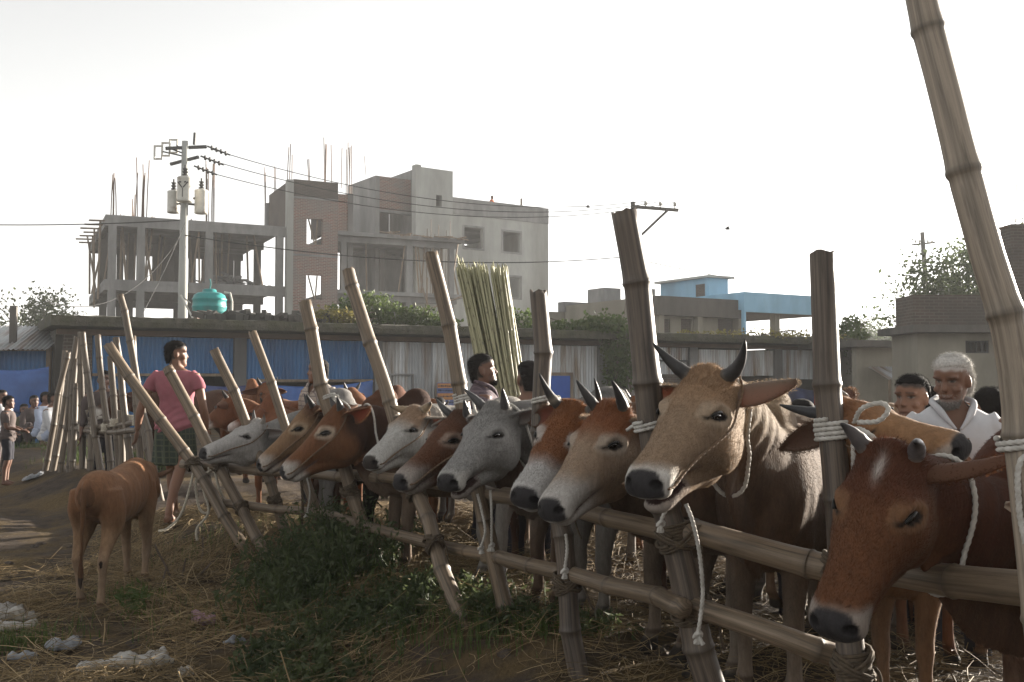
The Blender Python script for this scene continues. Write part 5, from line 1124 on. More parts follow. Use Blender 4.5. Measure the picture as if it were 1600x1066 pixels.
# cattle standing in the crowd behind the fence: three animals, then copies
GB = 'cattle standing in the pen behind the fence'
def back_cow(label, x, y, heading, coatd, hornp, s=1.0, hp=(.55, 0, 1.12), pitch=-.55, vox=.02, hump=1.0):
    f = gpt(x, y); hd = nrm([*heading, 0]); P0 = f+hd*hp[0]*s+np.array([0, 0, hp[2]*s]); Pm = P0+nrm([hd[0], hd[1], pitch])*.5*s
    return cow(label, P0, Pm, hd, feet=f, s=s, vox=vox, coat=coatd, horns=hornp, group=GB, hump=hump)[0]
hq = (((-.01, .10, .08), (-.02, .12, .13), .024, DH), ((-.01, .10, .08), (-.02, .12, .13), .024, DH))
b1 = back_cow('chestnut cow whose back shows just right of the pink shirt', -2.35, 9.6, (-.7, .5), dict(body=(.12, .05, .024)), hq, .95)
b2c = back_cow('dark brown humped cow behind the white cow with the orange ear', -.98, 9.0, (.5, .87), dict(body=(.05, .024, .015), hump=(.085, .034, .02)), hq, .98, hump=1.2, hp=(.55, 0, .98))
b3 = back_cow('pale tan cow standing behind the tan horned cow', 2.3, 5.9, (.8, .5), dict(body=(.17, .11, .07), hump=(.19, .125, .08)), hq, .95, hump=.4, hp=(.55, 0, .95))
def cc(src, label, x, y, rz, sc=1.0):
    o = copy_thing(src, label); g = gpt(x, y); o.location = tuple(g); o.rotation_euler = (0, 0, rz); o.scale = (sc, sc, sc)
cc(b1, 'chestnut cow standing further behind the man in pink, facing right', -2.9, 11.2, 2.7); cc(b1, 'chestnut cow standing behind the white grey cow at the far end', -1.9, 9.6, .5, .92); cc(b1, 'reddish cow back showing left of the man in checked shirt', -2.1, 11.0, 3.0)
cc(b1, 'chestnut cow back below the tin fronts left of the bearded man', -.62, 8.6, 3.2, .98); cc(b1, 'red cow behind the bearded man in the dark shirt', .0, 8.0, 2.9, .95); cc(b1, 'red cow far behind the ringed horns', .75, 8.2, 2.6, 1.0)
cc(b2c, 'dark brown cow behind the grey cow and thin post', .45, 7.6, .15, .92); cc(b2c, 'dark cow in the far pen behind the left row of posts', -4.55, 12.9, 3.0, 1.0); cc(b2c, 'dark brown cow behind the gap right of the thick post', 1.9, 8.3, -.3, .95)
cc(b1, 'chestnut cow rump filling the gap behind the tan lashed cow', 2.45, 5.3, -1.6); cc(b2c, 'dark cow rump behind the large tan cow', 1.55, 6.1, -.25, .92); cc(b1, 'red cow rump behind the red and white faced cow', .95, 6.9, -1.5, .95)
cc(b3, 'tan cow behind the old man in the white shirt', 3.3, 6.2, .2, 1.0); cc(b3, 'fawn cow behind the square topped post', 3.0, 7.4, -.1, 1.0)
# ============================================================ PEOPLE
HEAD = np.array([(-.118,.066,.030,.018),(-.106,.086,-.005,.036),(-.088,.090,-.040,.049),(-.064,.088,-.068,.058),(-.035,.086,-.086,.064),(-.005,.083,-.096,.069),(.02,.084,-.101,.073),(.045,.088,-.103,.075),(.068,.084,-.098,.073),(.088,.070,-.086,.066),(.104,.046,-.064,.050),(.114,.018,-.032,.026)])
HAIR = np.array([(-.085,-.060,-.090,.046),(-.06,-.050,-.102,.062),(-.03,-.042,-.108,.071),(.0,-.030,-.111,.0755),(.02,.000,-.112,.0785),(.038,.020,-.113,.0800),(.056,.040,-.113,.0805),(.070,.076,-.112,.079),(.084,.080,-.104,.0755),(.100,.070,-.092,.067),(.118,.040,-.060,.046),(.126,.010,-.030,.022)])
TORS = np.array([(.80,.075,-.10,.13),(.86,.088,-.125,.150),(.93,.088,-.112,.148),(1.0,.088,-.092,.136),(1.1,.095,-.092,.138),(1.2,.104,-.104,.153),(1.29,.100,-.110,.170),(1.345,.075,-.100,.172),(1.385,.045,-.082,.125),(1.415,.030,-.070,.072),(1.44,.022,-.066,.056)])
SKIN = (.15, .074, .044)
def xring(z, xf, xb, w_, n=26, p=.9):
    th = np.arange(n)*2*np.pi/n; c = np.cos(th); s_ = np.sin(th)
    return np.stack([(xf+xb)/2+(xf-xb)/2*np.sign(c)*np.abs(c)**p, w_*np.sign(s_)*np.abs(s_)**p, np.full(n, z)], 1)
def cloth_mat(name, c1, c2=None, kind='plain', c3=None, scale=1.0):
    if kind == 'plain': return pm(name, c1, c2 or tuple(x*.8 for x in c1), 6, .9, .25, 60, dist=.004)
    m, t, b = newmat(name); N = t.nodes.new; Lk = t.links.new; tc = N('ShaderNodeTexCoord')
    if kind == 'check':
        sp = N('ShaderNodeSeparateXYZ'); Lk(tc.outputs['Object'], sp.inputs[0]); prev = None
        ad = N('ShaderNodeMath'); Lk(sp.outputs[0], ad.inputs[0]); Lk(sp.outputs[1], ad.inputs[1])
        for src, k in ((ad.outputs[0], 150*scale), (sp.outputs[2], 150*scale)):
            mu = N('ShaderNodeMath'); mu.operation = 'MULTIPLY'; mu.inputs[1].default_value = k; Lk(src, mu.inputs[0])
            si = N('ShaderNodeMath'); si.operation = 'SINE'; Lk(mu.outputs[0], si.inputs[0])
            gt = N('ShaderNodeMath'); gt.operation = 'GREATER_THAN'; gt.inputs[1].default_value = .72; Lk(si.outputs[0], gt.inputs[0])
            if prev is None: prev = gt.outputs[0]
            else:
                mxm = N('ShaderNodeMath'); mxm.operation = 'MAXIMUM'; Lk(prev, mxm.inputs[0]); Lk(gt.outputs[0], mxm.inputs[1]); prev = mxm.outputs[0]
        fac = prev
    else:
        nz = N('ShaderNodeTexVoronoi'); nz.inputs['Scale'].default_value = 22*scale; Lk(tc.outputs['Object'], nz.inputs['Vector'])
        mr = N('ShaderNodeMapRange'); mr.inputs['From Min'].default_value = .25; mr.inputs['From Max'].default_value = .45; Lk(nz.outputs['Distance'], mr.inputs['Value']); fac = mr.outputs[0]
    mx = N('ShaderNodeMix'); mx.data_type = 'RGBA'; mx.inputs['A'].default_value = (*c1, 1); mx.inputs['B'].default_value = (*c2, 1)
    Lk(fac, mx.inputs['Factor']); Lk(mx.outputs['Result'], b.inputs['Base Color']); b.inputs['Roughness'].default_value = .9
    return m
def person(label, feet, yaw, H=1.65, skin=SKIN, hair='hair_black', shirt=None, sleeve=.55, lower=None, lower_kind='trousers', vox=.010, hyaw=0.0, hpitch=0.0, lean=0.0, pose=None, beard=None, hairk=1.0, collar=False, group=None, stride=.0, drop=0.0, brow=(.015, .012, .01), girth=1.0, arms=None, aged=False):
    """yaw: azimuth the body faces (0 = away from the camera, clockwise from above)"""
    k = H/1.65; fx = np.array([math.sin(yaw), math.cos(yaw), 0.]); fy = np.cross([0, 0, 1.], fx); feet = np.asarray(feet, float)
    W = lambda p: (np.asarray(p, float) @ np.stack([fx, fy, [0, 0, 1.]]))*k
    dz = -drop
    def tz(p):                                                     # lean the upper body about the hips
        p = np.asarray(p, float).copy(); h_ = np.clip(p[..., 2]-.86, 0, 1); p[..., 0] += h_*lean; p[..., 2] += dz; return p
    nk = tz(np.array([-.02, 0, 1.40])); hc = tz(np.array([.005, 0, 1.535]))
    ch, sh, cp, sp_ = math.cos(hyaw), math.sin(hyaw), math.cos(hpitch), math.sin(hpitch)
    # head frame: yaw about z (positive = to the left), pitch (positive = nose down)
    Hx = np.array([ch*cp, sh*cp, -sp_]); Hy = np.array([-sh, ch, 0]); Hz = np.cross(Hx, Hy)
    HWf = lambda p: W(hc+np.asarray(p, float) @ np.stack([Hx, Hy, Hz]))
    mb = MB()
    mb.rings([HWf(xring(z, a, b_, w_, 28)) for z, a, b_, w_ in crom(HEAD, 3)])
    Mh = (np.stack([Hx, Hy, Hz]) @ np.stack([fx, fy, [0, 0, 1.]])).T
    nose = [(.022, .083, .009, .008), (.005, .090, .010, .010), (-.015, .101, .012, .013), (-.028, .107, .013, .016), (-.038, .098, .010, .014)]
    mb.rings([HWf(ringz(np.array([x-.012, 0, z]), np.array([1., 0, 0]), np.array([0, 1., 0]), .014, .03, w_, 12)) for z, x, r_, w_ in nose])
    for s_ in (1, -1):
        mb.ell(HWf((-.008, s_*.076, -.008)), np.array((.019, .012, .034))*k, Mh); mb.ell(HWf((.066, s_*.036, .030)), np.array((.018, .028, .010))*k, Mh); mb.ell(HWf((.055, s_*.050, -.030)), np.array((.024, .018, .018))*k, Mh)
    mb.ell(HWf((.078, 0, -.066)), np.array((.016, .026, .009))*k, Mh); mb.ell(HWf((.077, 0, -.079)), np.array((.015, .022, .008))*k, Mh); mb.ell(HWf((.070, 0, -.104)), np.array((.02, .022, .016))*k, Mh)
    a_ = tz((-.03, 0, 1.33)); b_ = hc+np.array([-.02, 0, -.05]); mb.tube(W(crom([a_, (a_+b_)/2+[.005, 0, 0], b_], 4)), np.array([.062, .058, .054, .053, .053, .053, .054, .055, .056])*k, 18)
    gz = np.array([1, girth, girth, girth])
    mb.rings([W(tz(xring(z, a*.95*girth, c_*.95*girth, w_*.95*girth))) for z, a, c_, w_ in crom(TORS, 3)])
    # limbs
    P = pose or {}
    A_ = arms or {}
    sh_ = lambda s_: tz(np.array([-.01, s_*.172*girth, 1.345]))
    el = {s_: (np.array(A_[s_][0], float)+[0, 0, dz] if s_ in A_ else tz(np.array([-.035, s_*.235*girth, 1.07]))) for s_ in (1, -1)}; wr = {s_: (np.array(A_[s_][1], float)+[0, 0, dz] if s_ in A_ else tz(np.array([.03, s_*.262*girth, .84]))) for s_ in (1, -1)}
    hipz = .86; legs = {}
    for s_ in (1, -1):
        st_ = stride*s_
        legs[s_] = P.get(s_) or [(-.01, s_*.085, hipz), (.015+st_*.5, s_*.095, .47), (-.03+st_*1.0-(.05 if st_ < 0 else 0), s_*.10, .075+(.03 if st_ < 0 else 0))]
        lg = [np.array(q, float) for q in legs[s_]]
        if drop: lg[0] = np.array([-.01, s_*.085, hipz-drop])
        legs[s_] = lg; h_, kn, an = lg
        pts = crom([h_, (h_+kn)/2+[.01, 0, 0], kn, kn*.6+an*.4+[-.018, 0, 0], an], 4); mb.tube(W(pts), np.interp(np.linspace(0, 1, len(pts)), (0, .25, .5, .68, 1), (.085, .072, .052, .050, .033))*k, 14)
        mb.tube(W(np.array([an+[-.04, 0, -.035], an+[.02, 0, -.025], an+[.10, s_*.008, -.05], an+[.16, s_*.012, -.058]])), np.array([.030, .040, .034, .018])*k, 12)
        sp0 = sh_(s_); pts = crom([sp0, (sp0+el[s_])/2+[0, s_*.012, 0], el[s_], (el[s_]+wr[s_])/2+[0, s_*.004, 0], wr[s_]], 4); mb.tube(W(pts), np.interp(np.linspace(0, 1, len(pts)), (0, .2, .5, .7, 1), (.056, .046, .036, .037, .024))*k, 12)
        # hand: palm, four bent fingers, thumb from the side of the palm
        dr = nrm(wr[s_]-el[s_]); fw_ = nrm(np.array([1., 0, 0])-dr*dr[0]); sd_ = np.cross(dr, fw_)*s_
        pc = wr[s_]+dr*.05; Mq = (np.stack([fw_, sd_, dr]) @ np.stack([fx, fy, [0, 0, 1.]])).T
        mb.ell(W(pc), np.array((.036, .015, .050))*k, Mq)
        for j, (o_, l_) in enumerate(((.028, .072), (.010, .082), (-.009, .076), (-.027, .060))):
            b0 = pc+fw_*o_*.9+dr*.030; pts = np.array([b0, b0+dr*l_*.45+fw_*o_*.12, b0+dr*l_*.8-sd_*.014, b0+dr*l_*.98-sd_*.032]); mb.tube(W(crom(pts, 2)), np.linspace(.0092, .0068, 7)*k, 8)
        b0 = pc+fw_*.026-dr*.022; mb.tube(W(crom([b0, b0+fw_*.026+dr*.03-sd_*.008, b0+fw_*.03+dr*.058-sd_*.016], 3)), np.linspace(.012, .0075, 7)*k, 8)
    me, V, lap = remesh(mb, vox*k, 2 if vox > .008 else 3)
    inv = np.linalg.inv(np.stack([fx, fy, [0, 0, 1.]])*k); L = V @ inv; h = (L-hc) @ np.linalg.inv(np.stack([Hx, Hy, Hz])); ay = np.abs(h[:, 1]); face = (h[:, 0] > .03) & (ay < .08) & (np.abs(h[:, 2]) < .125)
    re = np.sqrt(((ay-.033)/.020)**2+((h[:, 2]-.010)/.011)**2); dh = np.zeros_like(h); dh[:, 0] -= face*.008*np.clip(1.5-re, 0, 1)
    ml = np.exp(-((h[:, 2]+.0725)/.004)**2)*(ay < .027); dh[:, 0] -= face*ml*.005
    V = V+(dh @ np.stack([Hx, Hy, Hz]) @ np.stack([fx, fy, [0, 0, 1.]]))*k; setv(me, V)
    C = np.tile(np.array(skin), (len(V), 1)); C = mixc(C, np.array(skin)*1.3, (vnoise(L, 11, 2) > .2)*.25)
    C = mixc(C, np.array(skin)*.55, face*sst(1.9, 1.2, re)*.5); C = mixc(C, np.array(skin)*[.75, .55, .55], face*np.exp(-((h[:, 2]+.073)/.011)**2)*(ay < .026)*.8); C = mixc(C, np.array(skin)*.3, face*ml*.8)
    C = mixc(C, brow, face*np.exp(-((h[:, 2]-.032-.10*np.clip(.03-ay, -.03, .03)*.5)/.006)**2)*(ay > .012)*(ay < .054)*.65)
    C = mixc(C, (.13, .11, .10), face*sst(.95, .75, np.sqrt(((ay-.033)/.017)**2+((h[:, 2]-.008)/.0068)**2))); C = mixc(C, (.01, .008, .007), face*sst(.0075, .006, np.hypot(ay-.033, h[:, 2]-.008)))
    C = mixc(C, (.02, .015, .012), face*np.exp(-((h[:, 2]-.0155)/.0032)**2)*(np.abs(ay-.033) < .019)*.8)
    C = mixc(C, np.array(skin)*.4, (h[:, 0] > .09)*np.exp(-((h[:, 2]+.040)/.005)**2-((ay-.008)/.005)**2)*.9)
    bn = vnoise(h, 60, 3)
    hcol = (.018, .015, .013) if hair == 'hair_black' else (.40, .38, .36)
    zb_l = np.where(h[:, 0] > .040, .066-.25*(ay > .045)*(ay-.045), np.where(h[:, 0] > -.005, .054, np.where(h[:, 0] > -.045, -.045, -.085)))+.006*bn
    C = mixc(C, hcol, sst(-.012, .006, h[:, 2]-zb_l)*(h[:, 2] > -.1)*(~((np.abs(h[:, 0]+.008) < .03) & (ay > .070) & (np.abs(h[:, 2]+.008) < .045)))*.9)
    if aged:
        C = mixc(C, np.array(skin)*.55, face*(ay < .05)*np.clip(np.sin(h[:, 2]*620+np.cos(h[:, 1]*40)), 0, 1)**2*sst(.034, .042, h[:, 2])*sst(.075, .06, h[:, 2])*.22)
        C = mixc(C, np.array(skin)*.5, face*np.exp(-((ay-.030-.30*(-.02-h[:, 2]))/.004)**2)*sst(-.015, -.025, h[:, 2])*sst(-.075, -.06, h[:, 2])*.6)
        C = mixc(C, np.array(skin)*.5, face*np.exp(-((h[:, 2]+.010+.2*(ay-.033))/.004)**2)*(np.abs(ay-.033) < .02)*.5)
    if beard is not None:
        col, amt = beard; jaw_ = face*(h[:, 2] < -.045)*(h[:, 2] > -.125); chin = sst(.062, .030, ay)*sst(-.074, -.082, h[:, 2])+.5*np.exp(-((h[:, 2]+.055)/.005)**2)*(ay < .030)+sst(.04, .06, ay)*.7*(h[:, 2] > -.12)*sst(-.03, -.05, h[:, 2])
        C = mixc(C, col, np.clip(jaw_*chin*amt*.5*(1+.3*bn), 0, 1))
    setcol(me, C); o = bpy.data.objects.new('person', me); COL.objects.link(o); me.materials.append(M['skin']); o.location = tuple(feet); tag(o, label, 'person', group)
    # hair
    hb = MB(); hb.rings([HWf(xring(z, a, b__-.004*(hairk-1), w_*(1+.03*(hairk-1)), 34)) for z, a, b__, w_ in crom(HAIR*[1+.05*(hairk-1), .97, .975, .965], 4)])
    hv, hl, ht = hb.data(); nl = nrm
    q = (hv @ inv-hc) @ np.linalg.inv(np.stack([Hx, Hy, Hz])); rad = q/np.linalg.norm(q, axis=1)[:, None]; ns = vnoise(q, 45, 1)*.0025*hairk+vnoise(q, 130, 2)*.002-.004*(vnoise(q, 70, 5) > .25)*(q[:, 2] < .085)
    hv2 = hv+((rad*ns[:, None]) @ np.stack([Hx, Hy, Hz]) @ np.stack([fx, fy, [0, 0, 1.]]))*k; hb.V = [hv2]; ho_ = hb.build('hair', M[hair], o, smooth=True)
    if vox < .0095:                                                # loose strands so that the hair does not end in a clean edge
        rgh = np.random.default_rng(len(label)); wv_ = np.tile(rad @ np.stack([Hx, Hy, Hz]) @ np.stack([fx, fy, [0, 0, 1.]]), (1, 1)); kk = rgh.choice(len(hv2), 9000); lnh = rgh.uniform(.5, 1.3, 9000)[:, None]*(.006+.006*hairk)*k
        dd = wv_[kk]*(.30 if hairk > 1.2 else .22)+rgh.normal(size=(9000, 3))*.35+np.array([0, 0, -.35]); dd /= np.linalg.norm(dd, axis=1)[:, None]; sdv = np.cross(dd, rgh.normal(size=(9000, 3))); sdv /= np.linalg.norm(sdv, axis=1)[:, None]; p0_ = hv2[kk]+rgh.normal(size=(9000, 3))*.004*k
        mm = MB().add(np.stack([p0_-sdv*.0007, p0_+sdv*.0007, p0_+dd*lnh], 1).reshape(-1, 3), np.arange(27000).reshape(-1, 3)); hs_ = mm.build('hair_strands', M[hair], o); hs_['kind'] = 'stuff'
        if beard is not None:
            Nn = np.empty(len(V)*3, np.float32); me.vertices.foreach_get('normal', Nn); Nn = Nn.reshape(-1, 3); bw = face*(h[:, 2] < -.045)*(h[:, 2] > -.128)*np.clip(sst(.058, .030, ay)*sst(-.080, -.088, h[:, 2])+.12*np.exp(-((h[:, 2]+.056)/.004)**2)*(ay < .030)+.02, 0, 1); kk = rgh.choice(len(V), 2600, p=bw/bw.sum())
            dd = Nn[kk]*.5+np.array([0, 0, -.8])+rgh.normal(size=(2600, 3))*.25; dd /= np.linalg.norm(dd, axis=1)[:, None]; sdv = np.cross(dd, rgh.normal(size=(2600, 3))); sdv /= np.linalg.norm(sdv, axis=1)[:, None]; p0_ = V[kk]+rgh.normal(size=(2600, 3))*.002
            bs_ = MB().add(np.stack([p0_-sdv*.0008, p0_+sdv*.0008, p0_+dd*rgh.uniform(.006, .015, 2600)[:, None]*k], 1).reshape(-1, 3), np.arange(7800).reshape(-1, 3)).build('beard', M['beard_grey'] if hair == 'hair_white' else M[hair], o); bs_['kind'] = 'stuff'
    # shirt
    if shirt is not None:
        sb = MB(); T2 = TORS[TORS[:, 0] < 1.43] if not collar else TORS
        sb.rings([W(tz(xring(z, a*girth+.020+(.012 if z < 1.1 else 0), b__*girth-.018-(.012 if z < 1.1 else 0), w_*girth+.016+(.012 if z < 1.1 else 0)))) for z, a, b__, w_ in crom(T2[:-1], 3)])
        for s_ in (1, -1):
            sp0 = sh_(s_); full = crom([sp0-[0, s_*.03, 0], sp0+(el[s_]-sp0)*.25+[0, s_*.01, 0], sp0+(el[s_]-sp0)*.6+[0, s_*.008, 0], el[s_], (el[s_]+wr[s_])/2, wr[s_]], 4); m_ = max(5, int(len(full)*sleeve)); rr = np.interp(np.linspace(0, sleeve, m_), (0, .2, .55, 1), (.070, .066, .058, .042)); sb.tube(W(full[:m_]), rr*k, 16)
        if collar: sb.rings([W(tz(xring(z, a, b__, w_, 24))) for z, a, b__, w_ in ((1.40, .05, -.085, .075), (1.425, .055, -.082, .070), (1.45, .045, -.075, .064), (1.452, .03, -.06, .05))])
        r2, V2, lp = remesh(sb, max(vox, .009)*1.1*k, 4); L2 = V2 @ inv; nrmv = L2*[1, 1, 0]; nrmv /= np.linalg.norm(nrmv, axis=1)[:, None]+1e-6
        wr_ = .014*vnoise(L2*[1, 1, .6], 14, 3)+.006*np.sin(L2[:, 2]*70+L2[:, 1]*40+6*vnoise(L2, 5, 2))*sst(1.15, .9, L2[:, 2]-dz)+.003*vnoise(L2, 40, 5)
        V2 = V2+((nrmv*wr_[:, None]) @ np.stack([fx, fy, [0, 0, 1.]]))*k; setv(r2, V2)
        if collar:                                                 # the shirt is open at the neck
            bm_ = bmesh.new(); bm_.from_mesh(r2); bm_.verts.ensure_lookup_table(); cut_ = (L2[:, 0] > .0+lean*.5) & (L2[:, 2]-dz > 1.305+1.15*np.abs(L2[:, 1])) & (L2[:, 2]-dz < 1.5); bmesh.ops.delete(bm_, geom=[bm_.verts[i] for i in np.where(cut_)[0]], context='VERTS'); bm_.to_mesh(r2); bm_.free()
            for s_ in (1, -1): MB().tube(W(tz(crom(np.array([(-.07, s_*.055, 1.452), (.0, s_*.092, 1.432), (.062, s_*.076, 1.40), (.100, s_*.045, 1.35), (.118, s_*.010, 1.305)]), 5))), np.interp(np.linspace(0, 1, 21), (0, .6, 1), (.014, .017, .006))*k, 8).build('collar', shirt, o, smooth=True)
        link('shirt', r2, shirt, o)
    if collar:                                                     # button strip
        bt = MB(); [bt.ell(W(tz(np.array([.128-.02*j, 0, 1.30-.09*j]))), np.array((.005, .007, .007))*k, n=8, m=5) for j in range(3)]; tag(bt.build('buttons', M['dark_metal'], o), kind='stuff')
    if lower is not None:
        lb = MB()
        if lower_kind == 'lungi':
            hem = .53; prof = [(.93, .105, -.130, .165), (.86, .115, -.150, .178), (.78, .120, -.15, .185), (.68, .125, -.145, .19), (.60, .13, -.15, .195), (hem, .135, -.15, .20), (hem-.01, .11, -.13, .17)]
            lb.rings([W(np.array(xring(z, a, b__, w_, 40, .9))+[0, 0, -drop]) for z, a, b__, w_ in crom(prof, 4)])
        else:
            end = {'trousers': .98, 'shorts': .55}[lower_kind]
            lb.rings([W(np.array(xring(z, a+.014, b__-.016, w_+.012))+[0, 0, -drop]) for z, a, b__, w_ in crom(TORS[:3], 4)])
            for s_ in (1, -1):
                h_, kn, an = legs[s_]; full = crom([h_, (h_+kn)/2+[.01, 0, 0], kn, (kn+an)/2, an], 4); m_ = int(len(full)*end); lb.tube(W(full[:m_]), np.interp(np.linspace(0, end, m_), (0, .5, 1), (.098, .072, .058))*k, 16)
        r3, V3, lp = remesh(lb, max(vox, .010)*1.1*k, 4); L3 = V3 @ inv; nn = L3*[1, 1, 0]; nn /= np.linalg.norm(nn, axis=1)[:, None]+1e-6; an_ = np.arctan2(L3[:, 1], L3[:, 0]); V3 = V3+((nn*(.010*np.sin(an_*9+3*vnoise(L3, 4, 1))*sst(.95, .6, L3[:, 2]) if lower_kind == 'lungi' else .006*vnoise(L3, 20, 4))[:, None]) @ np.stack([fx, fy, [0, 0, 1.]]))*k; setv(r3, V3); link('lungi' if lower_kind == 'lungi' else lower_kind, r3, lower, o)
    return o
def stand(px, ytop, d, H):
    """feet so that the head top of a person of height H shows at pixel (px, ytop)"""
    p = PX(px, ytop, d); return np.array([p[0], p[1], p[2]-H])
M['beard_grey'] = pm('grey_beard', (.30, .285, .27), (.14, .13, .12), 90, .9)
C_PINK = cloth_mat('rose_pink_cotton', (.27, .092, .112), (.22, .075, .092)); C_GREEN = cloth_mat('dark_green_check', (.016, .024, .017), (.045, .054, .03), 'check', scale=.8); C_GRID = cloth_mat('beige_check', (.30, .26, .22), (.17, .14, .13), 'check', scale=.9)
C_PLUM = cloth_mat('dark_plum_check', (.055, .035, .045), (.10, .07, .08), 'check', scale=.9); C_BLUE = cloth_mat('blue_print', (.08, .20, .34), (.26, .38, .45), 'print', scale=1.0); C_WHITE = cloth_mat('white_cotton', (.44, .44, .45), (.36, .36, .38))
C_BROWN = cloth_mat('brown_grey_cotton', (.075, .058, .055)); C_NAVY = cloth_mat('dark_trousers', (.022, .022, .03)); C_PALE = cloth_mat('pale_blue_cotton', (.32, .36, .46)); C_ORANGE = cloth_mat('orange_cotton', (.5, .12, .05)); C_OLIVE = cloth_mat('olive_cotton', (.09, .085, .05))
g_ = stand(276, 536, 9.05, 1.68); g_[2] = float(ground_z(g_[0], g_[1]))
person('man in rose pink t-shirt and dark green checked lungi seen from behind', g_, R(6), CAM_H+(595-534)*9.05/F_PX-g_[2], SKIN, shirt=C_PINK, sleeve=.42, lower=C_GREEN, lower_kind='lungi', vox=.009, hyaw=R(-62), stride=.26, girth=1.0, hairk=.6,
       arms={1: ((-.08, .29, 1.06), (-.05, .34, .84)), -1: ((-.03, -.27, 1.07), (.06, -.27, .85))})
person('man in beige checked shirt standing behind the cows below the blue shutters', stand(497, 562, 9.6, 1.62), R(215), 1.62, (.14, .07, .042), shirt=C_GRID, sleeve=.9, lower=C_NAVY, vox=.010, hyaw=R(-35), collar=True)
person('bearded man in dark plum checked shirt looking right in front of the cane bundle', stand(754, 555, 7.6, 1.68), R(80), 1.68, (.12, .058, .036), shirt=C_PLUM, sleeve=.95, lower=C_NAVY, vox=.007, hyaw=R(-8), hpitch=R(-8), beard=((.018, .014, .012), .9), collar=True)
person('man in blue patterned shirt with his back to us, behind the straight bamboo post', stand(826, 566, 6.9, 1.66), R(-8), 1.66, (.13, .065, .04), shirt=C_BLUE, sleeve=.5, lower=C_NAVY, vox=.010, hyaw=R(10))
person('boy whose face peeps over the cattle below the bearded man', stand(783, 606, 9.0, 1.42), R(185), 1.42, (.15, .08, .05), shirt=C_OLIVE, lower=C_NAVY, vox=.010, hyaw=R(8))
person('old man with white hair and short white beard in an open white shirt', stand(1487, 557, 4.75, 1.64), R(192), 1.64, (.135, .068, .042), 'hair_white', C_WHITE, .55, C_NAVY, vox=.0055, hyaw=R(-38), hpitch=R(12), beard=((.26, .24, .22), .8), collar=True, brow=(.085, .055, .04), hairk=1.25, aged=True)
person('young man with cropped black hair and bare neck beside the old man', stand(1424, 588, 5.1, 1.60), R(200), 1.60, (.15, .075, .045), shirt=C_OLIVE, sleeve=.5, lower=C_NAVY, vox=.006, hyaw=R(-30), hpitch=R(3), hairk=.6)
person('person with black hair seen from behind, right of the old man', stand(1546, 604, 5.4, 1.56), R(20), 1.54, shirt=C_NAVY, lower=C_NAVY, vox=.009, hairk=1.5)
person('person in a red shirt with only a sliver showing behind the young man', stand(1452, 606, 5.2, 1.55), R(10), 1.55, shirt=cloth_mat('red_cotton', (.4, .06, .07)), lower=C_NAVY, vox=.012)
person('person with dark hair low behind the tan humped cow near the square topped post', stand(1252, 626, 5.6, 1.5), R(170), 1.5, shirt=C_PALE, lower=C_NAVY, vox=.012, hyaw=R(-20))
person('dark haired person in front of the printed poster', stand(686, 622, 11, 1.5), R(20), 1.5, (.12, .06, .04), shirt=C_BROWN, lower=C_NAVY, vox=.012)
person('person in a dark cap behind the left row of posts', stand(163, 580, 12.6, 1.62), R(160), 1.62, (.12, .06, .04), shirt=C_BROWN, sleeve=.9, lower=C_NAVY, vox=.012)
g_ = gpt(*PX(14, 600, 13.0)[:2]); hh = CAM_H+(595-619)*13/F_PX-g_[2]
person('boy in brown t-shirt and dark shorts standing at the left edge', g_, R(75), hh, (.12, .06, .04), shirt=C_BROWN, sleeve=.5, lower=C_NAVY, lower_kind='shorts', vox=.009, arms={-1: ((.02, -.22, 1.08), (.22, -.10, 1.02)), 1: ((.02, .22, 1.08), (.22, .10, 1.02))})
g_ = gpt(*PX(4, 600, 14.2)[:2]); person('person in white shirt beside the boy at left edge', g_, R(110), hh*1.03, (.12, .06, .04), shirt=C_WHITE, sleeve=.6, lower=C_BROWN, lower_kind='trousers', vox=.012)
SQ = {1: [(-.01, .085, .2), (.36, .16, .44), (.14, .12, .06)], -1: [(-.01, -.085, .2), (.36, -.16, .44), (.14, -.12, .06)]}
SA = {1: ((.22, .24, .98), (.42, .16, 1.02)), -1: ((.22, -.24, .98), (.42, -.16, 1.02))}
for lb, px, d, yw, sh_t, lo in (('person in pale blue shirt squatting at the foot of the blue shed tarpaulin', 66, 18.5, 110, C_PALE, C_PALE), ('person in dark shawl squatting left of the pale blue squatting figure', 52, 19.5, 140, C_BROWN, C_BROWN), ('person in white squatting close to the first fence posts on the left', 76, 17.2, 95, C_WHITE, C_PALE), ('person in grey shirt squatting deepest in front of the blue shed', 38, 20.5, 150, C_OLIVE, C_NAVY)):
    p = PX(px, 600, d); g_ = gpt(p[0], p[1]); person(lb, g_, R(yw), 1.6, (.12, .06, .04), shirt=sh_t, sleeve=.9, lower=lo, vox=.013, pose=SQ, drop=.64, arms=SA, hyaw=R(10), lean=.15)
p = PX(398, 630, 14.5); g_ = np.array([p[0], p[1], float(ground_z(p[0], p[1]))])
person('person in white shirt sitting bent beyond the cattle left of the checked man', g_, R(70), 1.6, (.12, .06, .04), shirt=C_WHITE, sleeve=.6, lower=C_NAVY, vox=.012, pose=SQ, drop=.5, arms=SA, lean=.35)
bench = empty('bench', 'low wooden bench under the sitting person in white beyond the cattle', 'bench', tuple(g_)); MB().box(-.5, .5, -.18, .18, .20, .25).build('seat', M['wood'], bench)
for sx in (-.45, .45):
    for sy in (-.13, .13): MB().box(sx-.03, sx+.03, sy-.03, sy+.03, -.05, .198).build('leg', M['wood'], bench)
